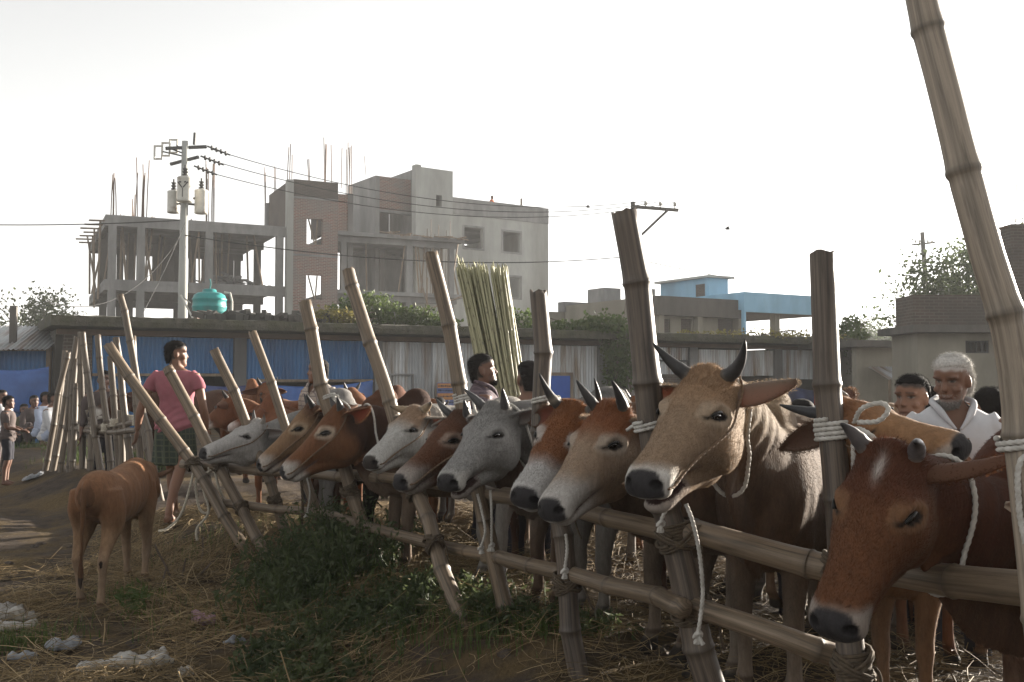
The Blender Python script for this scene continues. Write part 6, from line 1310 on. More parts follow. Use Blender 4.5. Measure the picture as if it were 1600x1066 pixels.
p = B.at(777, 317); n_ = B.u*p[0]; person('tiny person in orange shirt up on the pale block roof', np.array([B.O[0]+n_[0]-B.u[1]*.6, B.O[1]+n_[1]+B.u[0]*.6, zb_-.05]), R(120), 1.65, shirt=C_ORANGE, lower=C_NAVY, vox=.02)
# ============================================================ BAMBOO FENCES
def bamboo(path, r0, r1, gap=.34, seed=0, n=16, hollow=True, bulge=.11, ragged=.005):
    """a culm with swollen nodes, slight bends at the nodes and a hollow sawn top; returns MB with attribute bc"""
    rg = np.random.default_rng(seed); P = np.asarray(path, float); Pc = crom(P, 14); L = np.concatenate([[0], np.cumsum(np.linalg.norm(np.diff(Pc, axis=0), axis=1))]); T = L[-1]
    nodes = []; q = gap*rg.uniform(.25, .8)
    while q < T-.06: nodes.append(q); q += gap*rg.uniform(.8, 1.2)
    st = sorted(set([0, T]+[float(x) for x in np.arange(.05, T, .09)]+[x+d for x in nodes for d in (-.03, -.010, -.003, .004, .012, .035) if 0 < x+d < T]))
    st = np.array(st); C = np.stack([np.interp(st, L, Pc[:, i]) for i in range(3)], 1)
    nd = np.array(nodes) if nodes else np.array([-9.]); jit = {i: rg.normal(size=3)*.010*r0/.045 for i in range(len(nd)+2)}
    xs = np.concatenate([[0], nd, [T]]); off = np.stack([np.interp(st, xs, [jit[i][k] for i in range(len(xs))]) if len(xs) == len(jit) else 0*st for k in range(3)], 1); C = C+off
    D = np.gradient(C, axis=0); D /= np.linalg.norm(D, axis=1)[:, None]; a = np.cross(D[0], [0.3, .9, .1]); a /= np.linalg.norm(a); th = np.arange(n)*2*np.pi/n; rings_ = []; at = []
    for i, s_ in enumerate(st):
        a = nrm(a-D[i]*np.dot(a, D[i])); b_ = np.cross(D[i], a); dn = np.min(np.abs(nd-s_)); r_ = r0+(r1-r0)*s_/T
        sg = s_-nd[np.argmin(np.abs(nd-s_))]
        r_ *= 1+bulge*math.exp(-(sg/.010)**2)+bulge*.45*math.exp(-(sg/.045)**2)*(1 if sg > 0 else .6)-.05*math.exp(-((sg+.014)/.006)**2)
        rr = r_*(1+.02*np.sin(th*2+seed)+.015*np.sin(th*3+s_*3)); end = ragged*rg.normal(size=n)*(1 if i == len(st)-1 else 0)
        rings_.append(C[i]+np.outer(np.cos(th)*rr, a)+np.outer(np.sin(th)*rr, b_)+np.outer(end, D[i])); at += [(s_+seed*3.7, x+seed, math.exp(-(dn/.012)**2)) for x in th]
    mb = MB()
    if hollow:
        c = C[-1]; last = rings_[-1]
        for k, (f, dp) in enumerate(((.80, 0), (.74, -.05), (.70, -.14))):
            rings_.append(c+(last-c)*f+D[-1]*dp); at += [(st[-1]+seed*3.7+.3, x+seed, .55+.15*k) for x in th]  # inside of the hollow coloured darker with depth
    return mb.rings(rings_, True, np.array(at))
def coil(p, d, r, turns, wr_, rng, pitch=.9, n=14):
    """rope wound round a member of radius r at p along direction d"""
    d = nrm(d); a = nrm(np.cross(d, [.2, .9, .3])); b_ = np.cross(d, a); m_ = int(turns*n)+1; t = np.linspace(0, turns, m_); ph = t*2*np.pi
    return p+np.outer((t-turns/2)*wr_*2*pitch, d)+np.outer(np.cos(ph)*r*(1+.04*np.sin(ph*1.7)), a)+np.outer(np.sin(ph)*r, b_)
rf = np.random.default_rng(21)
FN = empty('bamboo_fence', 'front fence of weathered bamboo posts and two lashed bamboo rails holding the cattle', 'fence', tuple(gpt(.235, 4.3)))
FO = np.array(FN.location); POST = []
def post(pts, r0, r1, gap=.36, seed=0, parent=FN, org=None, mat='bamboo', base=True, n=16):
    """pts: (px, py, depth) from bottom to top"""
    W_ = [PX(*p) for p in pts]
    if base:                                                       # carry the foot on down into the ground
        d = nrm(W_[0]-W_[1]); gz_ = float(ground_z(W_[0][0], W_[0][1]));
        if W_[0][2] > gz_-.1 and d[2] < -.2: W_.insert(0, W_[0]+d*((W_[0][2]-gz_+.12)/-d[2]))
    org = FO if org is None else org
    o = bamboo(np.array(W_)-org, r0, r1, gap, seed, n).build('post', M[mat], parent, smooth=True, attr='bc'); POST.append((o, np.array(W_), r0)); return o
post([(1625, 930, 2.22), (1583, 600, 2.25), (1530, 380, 2.28), (1483, 160, 2.31), (1447, 0, 2.34), (1420, -140, 2.36)], .043, .034, .33, 1, mat='bamboo_pale')
post([(1338, 1080, 2.92), (1315, 880, 2.94), (1298, 640, 2.96), (1281, 397, 2.98)], .040, .037, .42, 2, mat='bamboo_dark')
post([(1105, 1066, 3.42), (1066, 880, 3.42), (1018, 680, 3.42), (976, 340, 3.42)], .052, .045, .42, 3, mat='bamboo_dark')
post([(906, 1050, 4.3), (882, 880, 4.32), (851, 690, 4.35), (843, 456, 4.36)], .045, .038, .40, 4, mat='bamboo_dark')
post([(792, 985, 5.15), (735, 680, 5.2), (703, 520, 5.25), (672, 391, 5.3)], .043, .037, .38, 5)
post([(728, 982, 5.2), (648, 765, 5.9), (600, 590, 6.15), (543, 424, 6.35)], .043, .040, .38, 6)
post([(588, 870, 6.68), (560, 800, 6.7), (528, 690, 6.75), (476, 465, 6.8)], .046, .043, .40, 7)
post([(508, 840, 7.5), (440, 650, 7.6), (394, 517, 7.7)], .038, .033, .40, 8)
post([(432, 788, 7.75), (382, 660, 7.8), (335, 544, 7.85)], .040, .038, .36, 9)
post([(402, 838, 7.6), (385, 806, 7.7), (330, 700, 7.85), (263, 573, 8.0)], .043, .042, .40, 10)
post([(368, 838, 7.7), (300, 722, 8.0), (236, 632, 8.1), (172, 541, 8.2)], .046, .042, .38, 11)
def rail(pts, r0, r1, seed, parent=FN, org=None, mat='bamboo'):
    org = FO if org is None else org
    return bamboo(np.array([PX(*p) for p in pts])-org, r0, r1, .42, seed, 14, True, .09).build('rail', M[mat], parent, smooth=True, attr='bc')
rail([(1665, 930, 2.32), (1440, 905, 2.70), (1325, 892, 2.90)], .044, .039, 31); rail([(1330, 888, 3.02), (1200, 858, 3.2), (1060, 824, 3.50)], .042, .040, 32)
rail([(1080, 838, 3.36), (930, 800, 4.1), (790, 768, 5.2)], .036, .034, 33); rail([(850, 785, 4.55), (680, 756, 6.0), (545, 742, 6.95)], .036, .034, 34); rail([(590, 748, 6.6), (470, 740, 7.5), (285, 724, 8.2)], .036, .038, 35)
rail([(1352, 1040, 3.01), (1200, 985, 3.1), (1050, 940, 3.5)], .036, .034, 36); rail([(1075, 952, 3.32), (950, 912, 4.0), (760, 868, 5.3)], .034, .034, 37); rail([(800, 878, 5.0), (680, 850, 5.9), (540, 814, 6.9)], .032, .034, 38); rail([(590, 826, 6.55), (480, 800, 7.4), (325, 784, 8.0)], .030, .032, 39)
def lash(px, py, d, r_, turns=5, wr_=.0055, i=None, dirn=None):
    """jute wound round a post where a rail crosses it"""
    j = i if i is not None else 0; o, W_, r0 = POST[j]; p = PX(px, py, d); k = np.argmin(np.linalg.norm(W_-p, axis=1)); k = min(max(k, 1), len(W_)-1); dd = nrm(W_[k]-W_[k-1]) if dirn is None else dirn
    # snap to the post axis
    seg = W_[k]-W_[k-1]; t = np.clip(np.dot(p-W_[k-1], seg)/np.dot(seg, seg), -.5, 1.5); pc = W_[k-1]+seg*t
    mb = MB(); mb.tube(coil(pc-FO, dd, r_, turns, wr_, rf), wr_, 6)
    for q in range(2): mb.tube(coil(pc-FO+dd*rf.normal()*.01, nrm(dd+np.array([.55*(1 if q else -1), -.2, 0])), r_*1.28, 2.2, wr_, rf), wr_, 6)
    e = pc-FO+np.array([r_, -.01, 0]); mb.tube(bez(e, e+[.03, -.02, .0], e+[.02, -.03, -.06], e+[.03+rf.normal()*.02, -.03, -.12], 8), wr_*.8, 5)
    return mb.build('lashing', M['jute'], o, smooth=True)
for a_ in ((1318, 890, 2.94, .046, 7, .006, 1), (1335, 1040, 2.92, .048, 8, .006, 1), (1052, 835, 3.42, .058, 8, .006, 2), (1078, 955, 3.42, .058, 7, .006, 2), (893, 905, 4.3, .051, 6, .006, 3), (870, 795, 4.33, .049, 4, .005, 3), (775, 880, 5.2, .050, 7, .006, 4), (655, 770, 5.9, .050, 6, .006, 5), (678, 850, 5.6, .049, 4, .006, 5), (560, 752, 6.7, .053, 6, .006, 6), (578, 828, 6.7, .053, 7, .006, 6), (492, 800, 7.5, .044, 5, .006, 7), (428, 780, 7.75, .046, 5, .006, 8), (345, 728, 7.85, .050, 5, .006, 9), (378, 790, 7.72, .048, 5, .006, 9), (302, 724, 8.0, .052, 5, .006, 10)): lash(*a_)

# the row of posts at the back left
PN = empty('bamboo_fence', 'far left fence of closely set slanting bamboo posts with one lashed rail', 'fence', tuple(gpt(-5, 12))); PO = np.array(PN.location)
far = [((73, 722, 13.6), (107, 547, 13.6)), ((86, 724, 13.2), (112, 570, 13.3)), ((97, 722, 13.0), (118, 526, 13.0)), ((129, 725, 12.6), (126, 519, 12.6)), ((156, 727, 12.0), (129, 521, 12.2)), ((171, 724, 11.8), (152, 523, 11.9)), ((184, 724, 11.6), (176, 556, 11.6)), ((204, 722, 11.3), (182, 526, 11.4)), ((222, 640, 10.8), (208, 560, 10.9), (187, 462, 11.0)), ((217, 708, 11.0), (208, 526, 11.1)), ((80, 722, 13.8), (101, 548, 13.9)), ((108, 722, 12.9), (116, 560, 13.0)), ((116, 722, 12.8), (120, 600, 12.9)), ((140, 724, 12.4), (139, 640, 12.5)), ((192, 722, 11.5), (190, 640, 11.5)), ((238, 716, 10.6), (222, 640, 10.8))]
for i, q in enumerate(far):
    nP = len(POST); post(list(q), .046 if i in (3, 4, 8) else .040, .036, .42, 50+i, PN, PO, 'bamboo_far', n=12)
rail([(226, 655, 10.9), (165, 668, 11.9), (118, 668, 12.9)], .034, .032, 71, PN, PO, 'bamboo_far'); rail([(215, 672, 11.0), (170, 676, 11.8), (100, 668, 13.2)], .034, .03, 72, PN, PO, 'bamboo_far')
for (px, py, d) in ((131, 668, 12.6), (150, 672, 12.1), (167, 668, 11.85), (181, 660, 11.6), (200, 655, 11.4), (216, 658, 11.1)):
    MB().tube(coil(PX(px, py, d)-PO, [0, .05, 1], .058, 5, .010, rf), .010, 6).tube(coil(PX(px, py, d)-PO, [.6, .05, .7], .066, 2, .010, rf), .010, 6).build('lashing', M['rope_old'], PN)

# ============================================================ ROPES
def rope_thing(label, loc, paths, mat='rope', r_=.0085, lobes=3, group='tether ropes'):
    loc = np.asarray(loc, float); mb = MB()
    for p in paths: mb.tube(np.asarray(p)-loc, r_, 9, True, lobes, .022*r_/.0085, .18)
    return tag(mb.build('rope', M[mat], loc=tuple(loc), smooth=True), label, 'rope', group)
def knot(p, r_): # a small overhand knot
    t = np.linspace(0, 2*np.pi*1.25, 26); return np.asarray(p)+np.stack([np.cos(t)*r_*(1+.3*np.sin(2*t)), np.sin(t)*r_*.8, np.sin(1.5*t)*r_*.7], 1)
def frayed(p, r_): return [np.array([p, p+np.array([rf.normal()*.012, rf.normal()*.008, -.03])]) for _ in range(5)]
def post_axis(i, py):
    o, W_, r0 = POST[i]
    best = min(((abs(PXinv(q)[1]-py), tuple(q)) for k in range(len(W_)-1) for q in [W_[k]+(W_[k+1]-W_[k])*t for t in np.linspace(0, 1, 40)]), key=lambda x: x[0])
    q = np.array(best[1]); k = int(np.argmin(np.linalg.norm(W_-q, axis=1))); k = min(max(k, 1), len(W_)-1); return q, nrm(W_[k]-W_[k-1])
def PXinv(p):
    v = np.asarray(p)-CAM; f = v@_fw; return (800+F_PX*v[0]/f, 533-F_PX*(v@_up)/f)
# white lashings round the posts with ends running to the animals
def tie(label, i, py, rr, turns, ends, r_=.0085, kn=True):
    c, d = post_axis(i, py); paths = [coil(c, d, rr+r_, turns, r_, rf, 1.05, 20)]
    k0 = c+np.array([rr+.012, -rr*.5, 0])
    if kn: paths.append(knot(k0, .016))
    for e in ends: paths.append(crom(np.vstack([k0, np.array([PX(*q) for q in e])]), 8))
    return rope_thing(label, c, paths, r_=r_)
tie('white rope wound four times round square topped post, looped and knotted to the tan cow', 1, 668, .040, 4.2, [[(1345, 640, 2.86), (1375, 630, 2.82), (1388, 640, 2.80), (1372, 658, 2.82), (1340, 660, 2.86)], [(1352, 680, 2.84), (1395, 698, 2.86), (1440, 712, 2.92)], [(1340, 700, 2.86), (1345, 730, 2.86), (1342, 748, 2.86)], [(1348, 672, 2.82), (1372, 690, 2.80), (1388, 708, 2.84)], [(1333, 690, 2.86), (1334, 740, 2.86)]], .0066)
tie('two turns of white rope on the tall bare bamboo pole at the right edge', 0, 693, .041, 2, [[(1595, 720, 2.2), (1592, 790, 2.2), (1602, 850, 2.2)]], .006)
tie('white rope tied round the thick bamboo post below the two upright horns', 2, 660, .048, 2.2, [[(995, 665, 3.5), (980, 672, 3.6)]], .006)
tie('white rope on the straight bamboo post beside the long ringed horn', 3, 626, .041, 1.6, [[(866, 640, 4.3), (878, 655, 4.25)]], .006)
tie('white rope wound round the moss marked post above the dark brown face', 4, 622, .040, 3.2, [[(715, 640, 5.25), (712, 660, 5.2), (718, 690, 5.2)], [(742, 640, 5.1), (748, 650, 5.05)]], .0066)
tie('white rope with loop tying the white cow to the leaning post', 5, 672, .042, 2, [[(640, 672, 6.0), (652, 690, 5.95), (656, 720, 5.95), (654, 735, 5.95)], [(640, 680, 6.0), (665, 670, 5.9), (692, 655, 5.8)], [(640, 676, 6.0), (648, 700, 5.95), (650, 726, 5.95)]], .006)
tie('white rope with trailing loop on the post above the brown cow with pale eye ring', 6, 620, .046, 2.2, [[(525, 622, 6.65), (540, 630, 6.6), (547, 640, 6.6), (538, 642, 6.6)], [(522, 628, 6.65), (534, 640, 6.6), (541, 660, 6.6), (540, 685, 6.6)], [(524, 625, 6.65), (540, 650, 6.6), (538, 690, 6.6)]], .0066)
def dangling(label, pts, mat='rope', r_=.0085):
    P = crom(np.array([PX(*q) for q in pts]), 8); return rope_thing(label, P[0], [P, knot(P[-1], r_*1.7)]+frayed(P[-1], r_), mat, r_)
dangling('long white tether hanging below the chin of the tan horned cow', [(1072, 788, 3.2), (1082, 815, 3.18), (1092, 860, 3.2), (1098, 920, 3.22), (1095, 960, 3.24), (1090, 992, 3.25)], r_=.0062)
dangling('short frayed white rope end hanging left of the tan cow chin', [(1042, 795, 3.3), (1036, 806, 3.3), (1032, 818, 3.3)], r_=.0058)
dangling('white rope end hanging under the muzzle of the red and white cow', [(884, 835, 3.75), (886, 860, 3.76), (882, 892, 3.78)], r_=.0058)
dangling('left one of the two white ropes hanging below the grey cow', [(746, 772, 4.8), (753, 800, 4.8), (758, 830, 4.8), (751, 856, 4.85)], r_=.0058)
dangling('right one of two white ropes hanging below the grey cow', [(766, 766, 4.8), (768, 800, 4.8), (768, 852, 4.85)], r_=.0058)
dangling('pale string hanging from the upper rail in front of the dark legs', [(479, 745, 7.3), (484, 770, 7.3), (480, 802, 7.35)], r_=.0058)
dangling('dark old rope hanging from the rail between fawn and brown cows', [(471, 750, 7.35), (473, 790, 7.35), (470, 826, 7.35)], 'jute', .010)
def loops(label, arcs, mat='rope_old', r_=.010): return rope_thing(label, PX(*arcs[0][0]), [crom(np.array([PX(*q) for q in a]), 8) for a in arcs], mat, r_)
loops('bundle of grey rope loops hanging from the rail end beside the man in pink', [[(310, 722, 8.0), (306, 760, 7.98), (312, 795, 7.98), (325, 800, 7.98), (330, 770, 7.98), (326, 730, 8.0)], [(306, 722, 8.0), (296, 765, 7.95), (282, 805, 7.9), (262, 826, 7.85), (248, 830, 7.8)], [(312, 724, 8.0), (318, 765, 7.95), (326, 800, 7.92), (308, 826, 7.9), (308, 845, 7.9)], [(335, 734, 7.9), (342, 762, 7.9), (350, 782, 7.9), (342, 790, 7.9), (332, 778, 7.9)], [(300, 726, 8.0), (314, 742, 7.96), (330, 735, 7.96)]])

# ============================================================ BUNDLE OF CANES behind the crowd
cbp = PX(770, 640, 8.6); CB = empty('cane_bundle', 'tall upright bundle of thin dry greenish canes leaning left behind the bearded man', 'cane bundle', (cbp[0], cbp[1], float(ground_z(cbp[0], cbp[1])))); CO = np.array(CB.location); rg = np.random.default_rng(4)
for i in range(230):
    q = rg.uniform(-1, 1); e = rg.uniform(-1, 1)*math.sqrt(1-q*q*.6)
    top = PX(750+q*36+(6 if q > .3 else 0), 424+rg.normal()*5+abs(q)*2-(10 if q < -.7 else 0), 8.75)-CO+np.array([0, e*.16, 0]); bot = PX(786+q*30, 612, 8.6)-CO+np.array([0, e*.11, 0]); bot = bot+(bot-top)*((bot[2]+.05)/(top[2]-bot[2])) if bot[2] > -.05 else bot
    r_ = rg.uniform(.007, .011); mid = (top+bot)/2+rg.normal(size=3)*.01
    P = crom(np.array([bot, mid, top]), 5); n_ = len(P); th6 = np.arange(6)*2*np.pi/6
    mb = bamboo(P, r_, r_*.7, .45, 100+i, 6, False, .2, .02); mb.build('cane', M['bamboo_green'], CB, smooth=True, attr='bc')
for zf in (): MB().tube(coil(PX(786, 640, 8.6)*[1, 1, 0]+[(-.06-.07*zf), 0, zf]-CO*[1, 1, 0]-[0, 0, 0], [-.14, 0, 1], .19, 2.2, .008, rf, 1, 24), .008, 6).build('binding', M['jute'], CB)

# ============================================================ STRAW, GRASS, WEEDS, LITTER
M['straw'] = attr_mat('dry_straw', 'coat', .75, 0, 30, .2, 0, spec=.25)
def straw_field(n, seed, sampler, lo=.05, hi=.28, wlo=.0022, whi=.005, lift=.035, tilt=.25):
    rg = np.random.default_rng(seed); xy = sampler(rg, n); n = len(xy); an = rg.uniform(0, 2*np.pi, n); ln = rg.uniform(lo, hi, n)**1.0; d = np.stack([np.cos(an), np.sin(an)], 1); wv = rg.uniform(wlo, whi, n)[:, None]; sd = np.stack([-d[:, 1], d[:, 0]], 1); cv = rg.normal(size=n)[:, None]*.12*ln[:, None]
    hz = np.abs(rg.normal(size=n))*lift+.004; V = []
    up = rg.normal(size=n)*tilt*ln
    for t in (-.5, -.17, .17, .5):
        p = xy+d*(ln*t)[:, None]+sd*cv*(1-4*t*t); z = ground_z(p[:, 0], p[:, 1])+np.maximum(.004, hz+up*t)+.02*(1-4*t*t)*ln
        for s_ in (-1, 0, 1): q = p+sd*wv*s_*.5; V.append(np.stack([q[:, 0], q[:, 1], z+(wv[:, 0]*.4 if s_ == 0 else 0)], 1))
    V = np.stack(V, 1); i = np.arange(n)[:, None]*12; F = np.concatenate([i+np.array([[k*3+j, k*3+j+1, k*3+j+4, k*3+j+3]]) for k in range(3) for j in (0, 1)])
    c = np.array([(.20, .14, .068), (.13, .09, .044), (.29, .215, .115), (.085, .062, .035)])[rg.choice(4, n, p=[.4, .3, .12, .18])]*rg.uniform(.75, 1.2, (n, 1))
    return V.reshape(-1, 3), F, np.repeat(c, 12, 0)
def samp(x0, x1, y0, y1, thr, sc=1.3, sd=0):
    def f(rg, n):
        P = np.stack([rg.uniform(x0, x1, n*3), rg.uniform(y0, y1, n*3)], 1); v = vnoise(np.c_[P, np.zeros(len(P))], sc*1.6, sd)*.7+vnoise(np.c_[P, np.zeros(len(P))], sc*4, sd+1)*.4+rg.normal(size=len(P))*.18
        s_ = (P[:, 0]-fence_x(np.clip(P[:, 1], .3, 17)))*.85
        th = np.where(s_ > .15, thr-.45, thr); th = np.where((P[:, 0] < -3.6) & (P[:, 1] > 7.8), th+.55, th); th = np.where((s_ > -1.3) & (s_ < -.1) & (P[:, 1] < 5.8) & (P[:, 0] > -1.8), th+.35, th)
        return P[v > th][:n]
    return f
def straw_obj(label, parts):
    V = []; F = []; Cc = []; o_ = 0
    for v, f, c in parts: V.append(v); F.append(f+o_); Cc.append(c); o_ += len(v)
    me = MB().add(np.concatenate(V), np.concatenate(F)).mesh('straw'); setcol(me, np.concatenate(Cc)); return tag(link('straw', me, M['straw']), label, 'straw', kind='stuff')
straw_obj('loose dry straw trampled over the whole ground', [straw_field(26000, 1, samp(-4.6, .2, 3.2, 9.8, .05, sd=1)), straw_field(22000, 2, samp(-2.2, 2.6, 2.6, 9.6, -.1, sd=5), lift=.05), straw_field(3500, 3, samp(-4.2, -.2, 3.6, 8.5, -.2, sd=2), .25, .6, .003, .006, .04)])
def blades(n, seed, sampler, h0, h1, wd, lean=.5):
    rg = np.random.default_rng(seed); xy = sampler(rg, n); n = len(xy); an = rg.uniform(0, 2*np.pi, n); d = np.stack([np.cos(an), np.sin(an), 0*an], 1); sd = np.stack([-d[:, 1], d[:, 0], 0*an], 1); h = rg.uniform(h0, h1, n)[:, None]; l = rg.uniform(.1, lean, n)[:, None]; b0 = np.c_[xy, ground_z(xy[:, 0], xy[:, 1])-.01]; w_ = rg.uniform(.6, 1.3, n)[:, None]*wd
    z = np.array([[0, 0, 1.]]); m1 = b0+z*h*.55+d*h*l*.3; tp = b0+z*h*(1-l*.3)+d*h*l
    V = np.stack([b0-sd*w_/2, b0+sd*w_/2, m1-sd*w_*.4, m1+sd*w_*.4, tp], 1).reshape(-1, 3); i = np.arange(n)[:, None]*5
    return V, [tuple(x) for x in (i+np.array([[0, 1, 3, 2]]))]+[tuple(x) for x in (i+np.array([[2, 3, 4]]))]
def circ(pts):
    def f(rg, n):
        k = rg.choice(len(pts), n, p=np.array([p[3] for p in pts])/sum(p[3] for p in pts)); q = np.array([p[:3] for p in pts]); return q[k][:, :2]+rg.normal(size=(n, 2))*q[k][:, 2:3]
    return f
gp = lambda px, py: (lambda r_: (CAM+r_*((.05-CAM_H)/r_[2]))[:2])(ray(px, py))
gs = [(*gp(px, py), rr, w_) for px, py, rr, w_ in ((235, 760, .25, 3), (120, 745, .22, 3), (30, 1000, .12, 1.5), (210, 935, .12, 2), (540, 940, .25, 2), (640, 960, .3, 3), (700, 1010, .25, 2), (330, 870, .2, 1.5), (790, 1030, .2, 2), (60, 715, .3, 2), (860, 1040, .12, 1), (480, 850, .2, 1.5), (280, 960, .3, 1))]
V, F = blades(5200, 6, circ(gs), .05, .16, .006); tag(MB().add(V, F).build('grass', M['leaf']), 'short green grass tufts scattered over the dry straw ground', 'grass', kind='stuff')

def weed(label, spots, nst, h0, h1, ls, seed, mat='leaf_dark', lp=16, long=2.2):
    """a patch of upright leafy weeds: stems with leaves in whorls"""
    rg = np.random.default_rng(seed); p0 = np.array(spots[0]); T = empty('weed_patch', label, 'weed', tuple(gpt(p0[0], p0[1]))); O_ = np.array(T.location); sb = MB(); C = []
    for k in range(nst):
        s_ = spots[rg.integers(len(spots))]; xy = np.array(s_[:2])+rg.normal(size=2)*s_[2]; g = gpt(*xy)-O_; hh = rg.uniform(h0, h1)*s_[3]; ln = rg.normal(size=2)*.28*hh; top = g+[ln[0], ln[1], hh]; P = bez(g, g+[0, 0, hh*.4], top-[0, 0, hh*.2], top, 6); sb.tube(P, np.linspace(.005, .002, 6), 4)
        t = rg.uniform(.15, 1, lp)**.8; j = np.clip((t*5).astype(int), 0, 4); C.append(P[j]+(P[j+1]-P[j])*(t*5-j)[:, None]+rg.normal(size=(lp, 3))*.03*hh/.3)
    V, F = leaves(np.concatenate(C), ls, rg, long, .1); tag(MB().add(V, F).build('foliage', M[mat], T), kind='stuff'); tag(sb.build('stem', M['leaf'], T), kind='stuff'); return T
wp = lambda px, py, rr, hk: (*gp(px, py), rr, hk)
weed('large dark green weed patch on the bank below the lower rail', [wp(440, 925, .15, .95), wp(500, 940, .17, 1.15), wp(560, 930, .17, 1.05), wp(520, 905, .15, 1.1), wp(465, 960, .13, .8)], 290, .16, .42, .044, 41, lp=24, long=2.4)
weed('broad leaved trailing weed at the bottom of bank in front of the fence', [wp(470, 1010, .14, .9), wp(520, 1000, .16, 1.), wp(570, 980, .18, 1.), wp(440, 1040, .12, .8), wp(500, 1050, .12, .8)], 420, .05, .15, .034, 42, lp=16, long=1.5)
weed('low weeds round the foot of the dark slanting post', [wp(680, 980, .18, 1.), wp(740, 1000, .18, .9), wp(640, 985, .15, .9)], 170, .07, .18, .040, 43, lp=14)
weed('small weeds round the base of the far left posts', [wp(230, 770, .18, 1.), wp(190, 760, .2, .9), wp(110, 738, .25, .8)], 120, .12, .26, .05, 44, 'leaf', 12, 3)
weed('young seedling weed at the calf hind feet', [wp(222, 962, .06, 1.), wp(205, 950, .05, .8)], 16, .08, .2, .045, 45, 'leaf', 12)
weed('weeds by the foot of the straight bamboo post', [wp(830, 1035, .10, 1.), wp(780, 1020, .12, .9), wp(930, 1055, .08, .7)], 60, .06, .15, .045, 46, lp=12)
tw = empty('dead_twigs', 'bare dry twigs standing in straw below the rope loops', 'twig', tuple(gpt(*gp(275, 900)))); TO = np.array(tw.location)
for px, py, qx, qy in ((268, 905, 243, 850), (250, 912, 262, 885), (315, 880, 318, 840), (300, 905, 330, 880), (282, 900, 292, 872)):
    a = gpt(*gp(px, py))-TO; b_ = PX(qx, qy, (a+TO)[1])-TO; MB().tube(bez(a, a+(b_-a)*.3+[.02, 0, .03], b_-[.02, 0, .02], b_, 7), np.linspace(.010, .005, 7), 5).build('twig', M['bark'], tw)

rgc = np.random.default_rng(77); cmb = MB(); nc = 0
while nc < 620:                                                  # trodden lumps of earth and dung
    x, y = rgc.uniform(-4.2, 2.2), rgc.uniform(3.0, 9.5)
    if vnoise(np.array([[x, y, 0]]), 1.7, 4)[0] < .0: continue
    q = rgc.uniform(.012, .05)*(1 if rgc.random() < .9 else 1.8); V_ = []; a0_ = rgc.uniform(0, 6)
    cmb.rings([np.stack([x+np.cos(np.arange(7)*.8976+a0_)*q*rr_*rgc.uniform(.7, 1.25, 7), y+np.sin(np.arange(7)*.8976+a0_)*q*rr_*rgc.uniform(.7, 1.25, 7), np.full(7, float(ground_z(x, y))+zz_*q)+rgc.normal(size=7)*q*.05], 1) for rr_, zz_ in ((1.0, -.3), (.95, .12), (.55, .42), (.12, .5))]); nc += 1
tag(cmb.build('dirt_clods', pm('dry_mud', (.075, .058, .046), (.045, .035, .028), 30, .95, .6, 90)), 'trodden lumps of dry mud and dung among the straw', 'mud', kind='stuff')

def sack(label, px, py, L_, Wd, Hh, rot, mat, seed, name='sack', cat='sack'):
    """a crumpled bag lying on the ground: closed wrinkled pillow"""
    g = gpt(*gp(px, py)); nu, nv = 70, 36; u = np.linspace(0, 2*np.pi, nv, endpoint=False); out = []; ca, sa = math.cos(rot), math.sin(rot)
    for i in range(nu):
        t = (i+.3)/(nu-.4)*2-1; pr = (1-abs(t)**2.2)**.5; wob = .25*math.sin(t*4+seed)
        x = np.full(nv, t*L_/2); y = np.cos(u)*Wd/2*pr*(1+.3*np.sin(t*5+seed))+wob*Wd*.4; z = np.maximum(np.sin(u), -.15)*Hh*pr*(1+.3*np.sin(t*7+seed*2))
        out.append(np.stack([x, y, z], 1))
    V = np.concatenate(out); n1 = vnoise(V, 14/ (L_/.5)**.5, seed)*.25+np.abs(vnoise(V*[1, 2.2, 1], 38, seed+1))*.40-.15+np.abs(vnoise(V*[.6, 2.5, 1], 75, seed+3))*.28
    V = V+V*[0, .5, 0]*n1[:, None]+np.stack([n1*.02, n1*.02, n1*Hh*.9*(V[:, 2] > 0)], 1); V = np.stack([V[:, 0]*ca-V[:, 1]*sa, V[:, 0]*sa+V[:, 1]*ca, V[:, 2]], 1)
    V[:, 2] = np.maximum(V[:, 2], -.02)+ground_z(V[:, 0]+g[0], V[:, 1]+g[1])-g[2]+.03
    rings_ = [V[i*nv:(i+1)*nv] for i in range(nu)]; o = MB().rings(rings_).build(name, M[mat], loc=tuple(g), smooth=True); return tag(o, label, cat, 'litter on the ground')
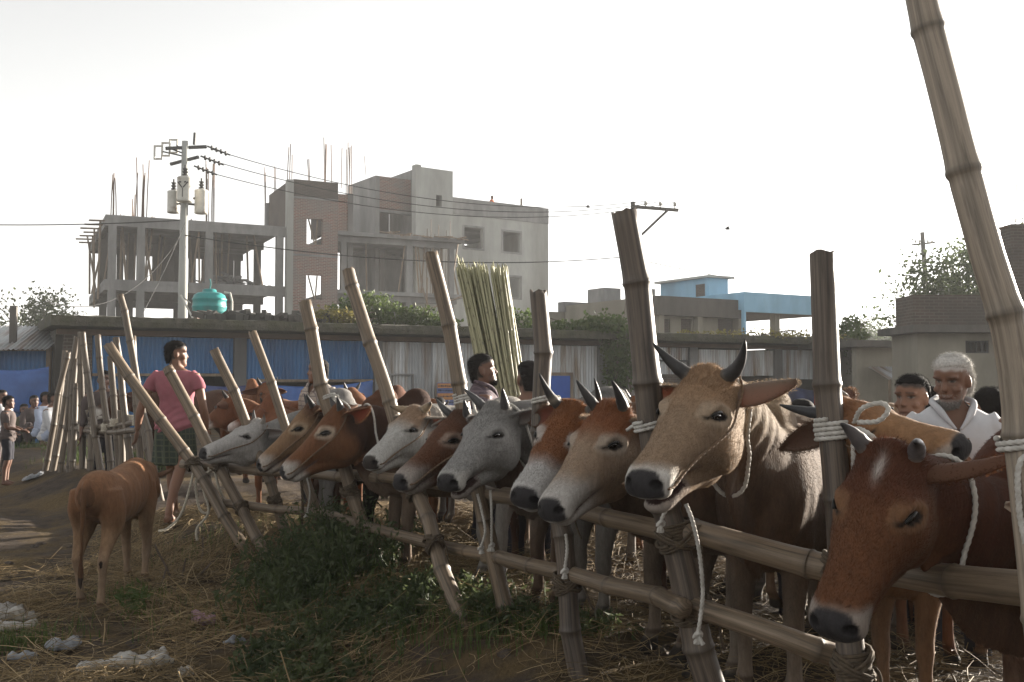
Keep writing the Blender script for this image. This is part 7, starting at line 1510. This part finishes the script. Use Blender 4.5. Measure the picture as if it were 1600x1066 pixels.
sack('long crumpled dirty white sack lying on straw at lower left', 195, 1035, .46, .12, .045, .35, 'bag_white', 1); sack('torn end piece of white sack lying behind the long sack', 245, 1018, .12, .09, .03, 1.2, 'bag_white', 2, 'cloth_scrap', 'scrap')
sack('crumpled dirty white cloth heap at the left edge', 20, 960, .34, .14, .045, -.3, 'bag_white', 3); sack('second pale rag just below the heap at the left edge', 14, 975, .3, .12, .028, .1, 'bag_white', 4, 'rag', 'rag')
sack('grey blue plastic bag crumpled in the straw', 98, 1005, .18, .13, .03, .5, 'bag_grey', 5, 'plastic_bag', 'plastic bag'); sack('small pale plastic scrap near left bottom corner', 32, 1022, .14, .07, .02, .4, 'bag_grey', 6, 'plastic_scrap', 'scrap')
sack('faded pink plastic bag half buried in straw', 318, 966, .14, .14, .04, 1.0, 'bag_pink', 7, 'plastic_bag', 'plastic bag'); sack('silver grey foil wrapper on the bare slope', 366, 998, .12, .06, .02, .3, 'bag_grey', 8, 'wrapper', 'wrapper'); sack('small white scrap beside the bare slope below the wrapper', 290, 1044, .09, .05, .03, 1.1, 'bag_white', 9, 'paper_scrap', 'scrap')
sack('white paper scrap lying by the grass below the leaning posts', 352, 845, .10, .05, .03, 2.2, 'bag_white', 10, 'paper_scrap', 'scrap'); sack('dark blue plastic scrap on the dirt path left', 50, 765, .25, .16, .03, .2, 'bag_grey', 11, 'plastic_scrap', 'scrap')

# ============================================================ HAZE
hz = MB().box(-420, 420, -90, 560, -1.6, 19.0).build('haze', None); tag(hz, 'pale smoky haze filling the air', 'haze', kind='stuff')
hm_ = bpy.data.materials.new('haze'); hm_.use_nodes = True; t = hm_.node_tree; t.nodes.clear(); pv = t.nodes.new('ShaderNodeVolumePrincipled'); oo = t.nodes.new('ShaderNodeOutputMaterial')
pv.inputs['Color'].default_value = (.92, .93, .95, 1); pv.inputs['Density'].default_value = .0008; pv.inputs['Anisotropy'].default_value = .1
t.links.new(pv.outputs[0], oo.inputs['Volume']); hz.data.materials.append(hm_)
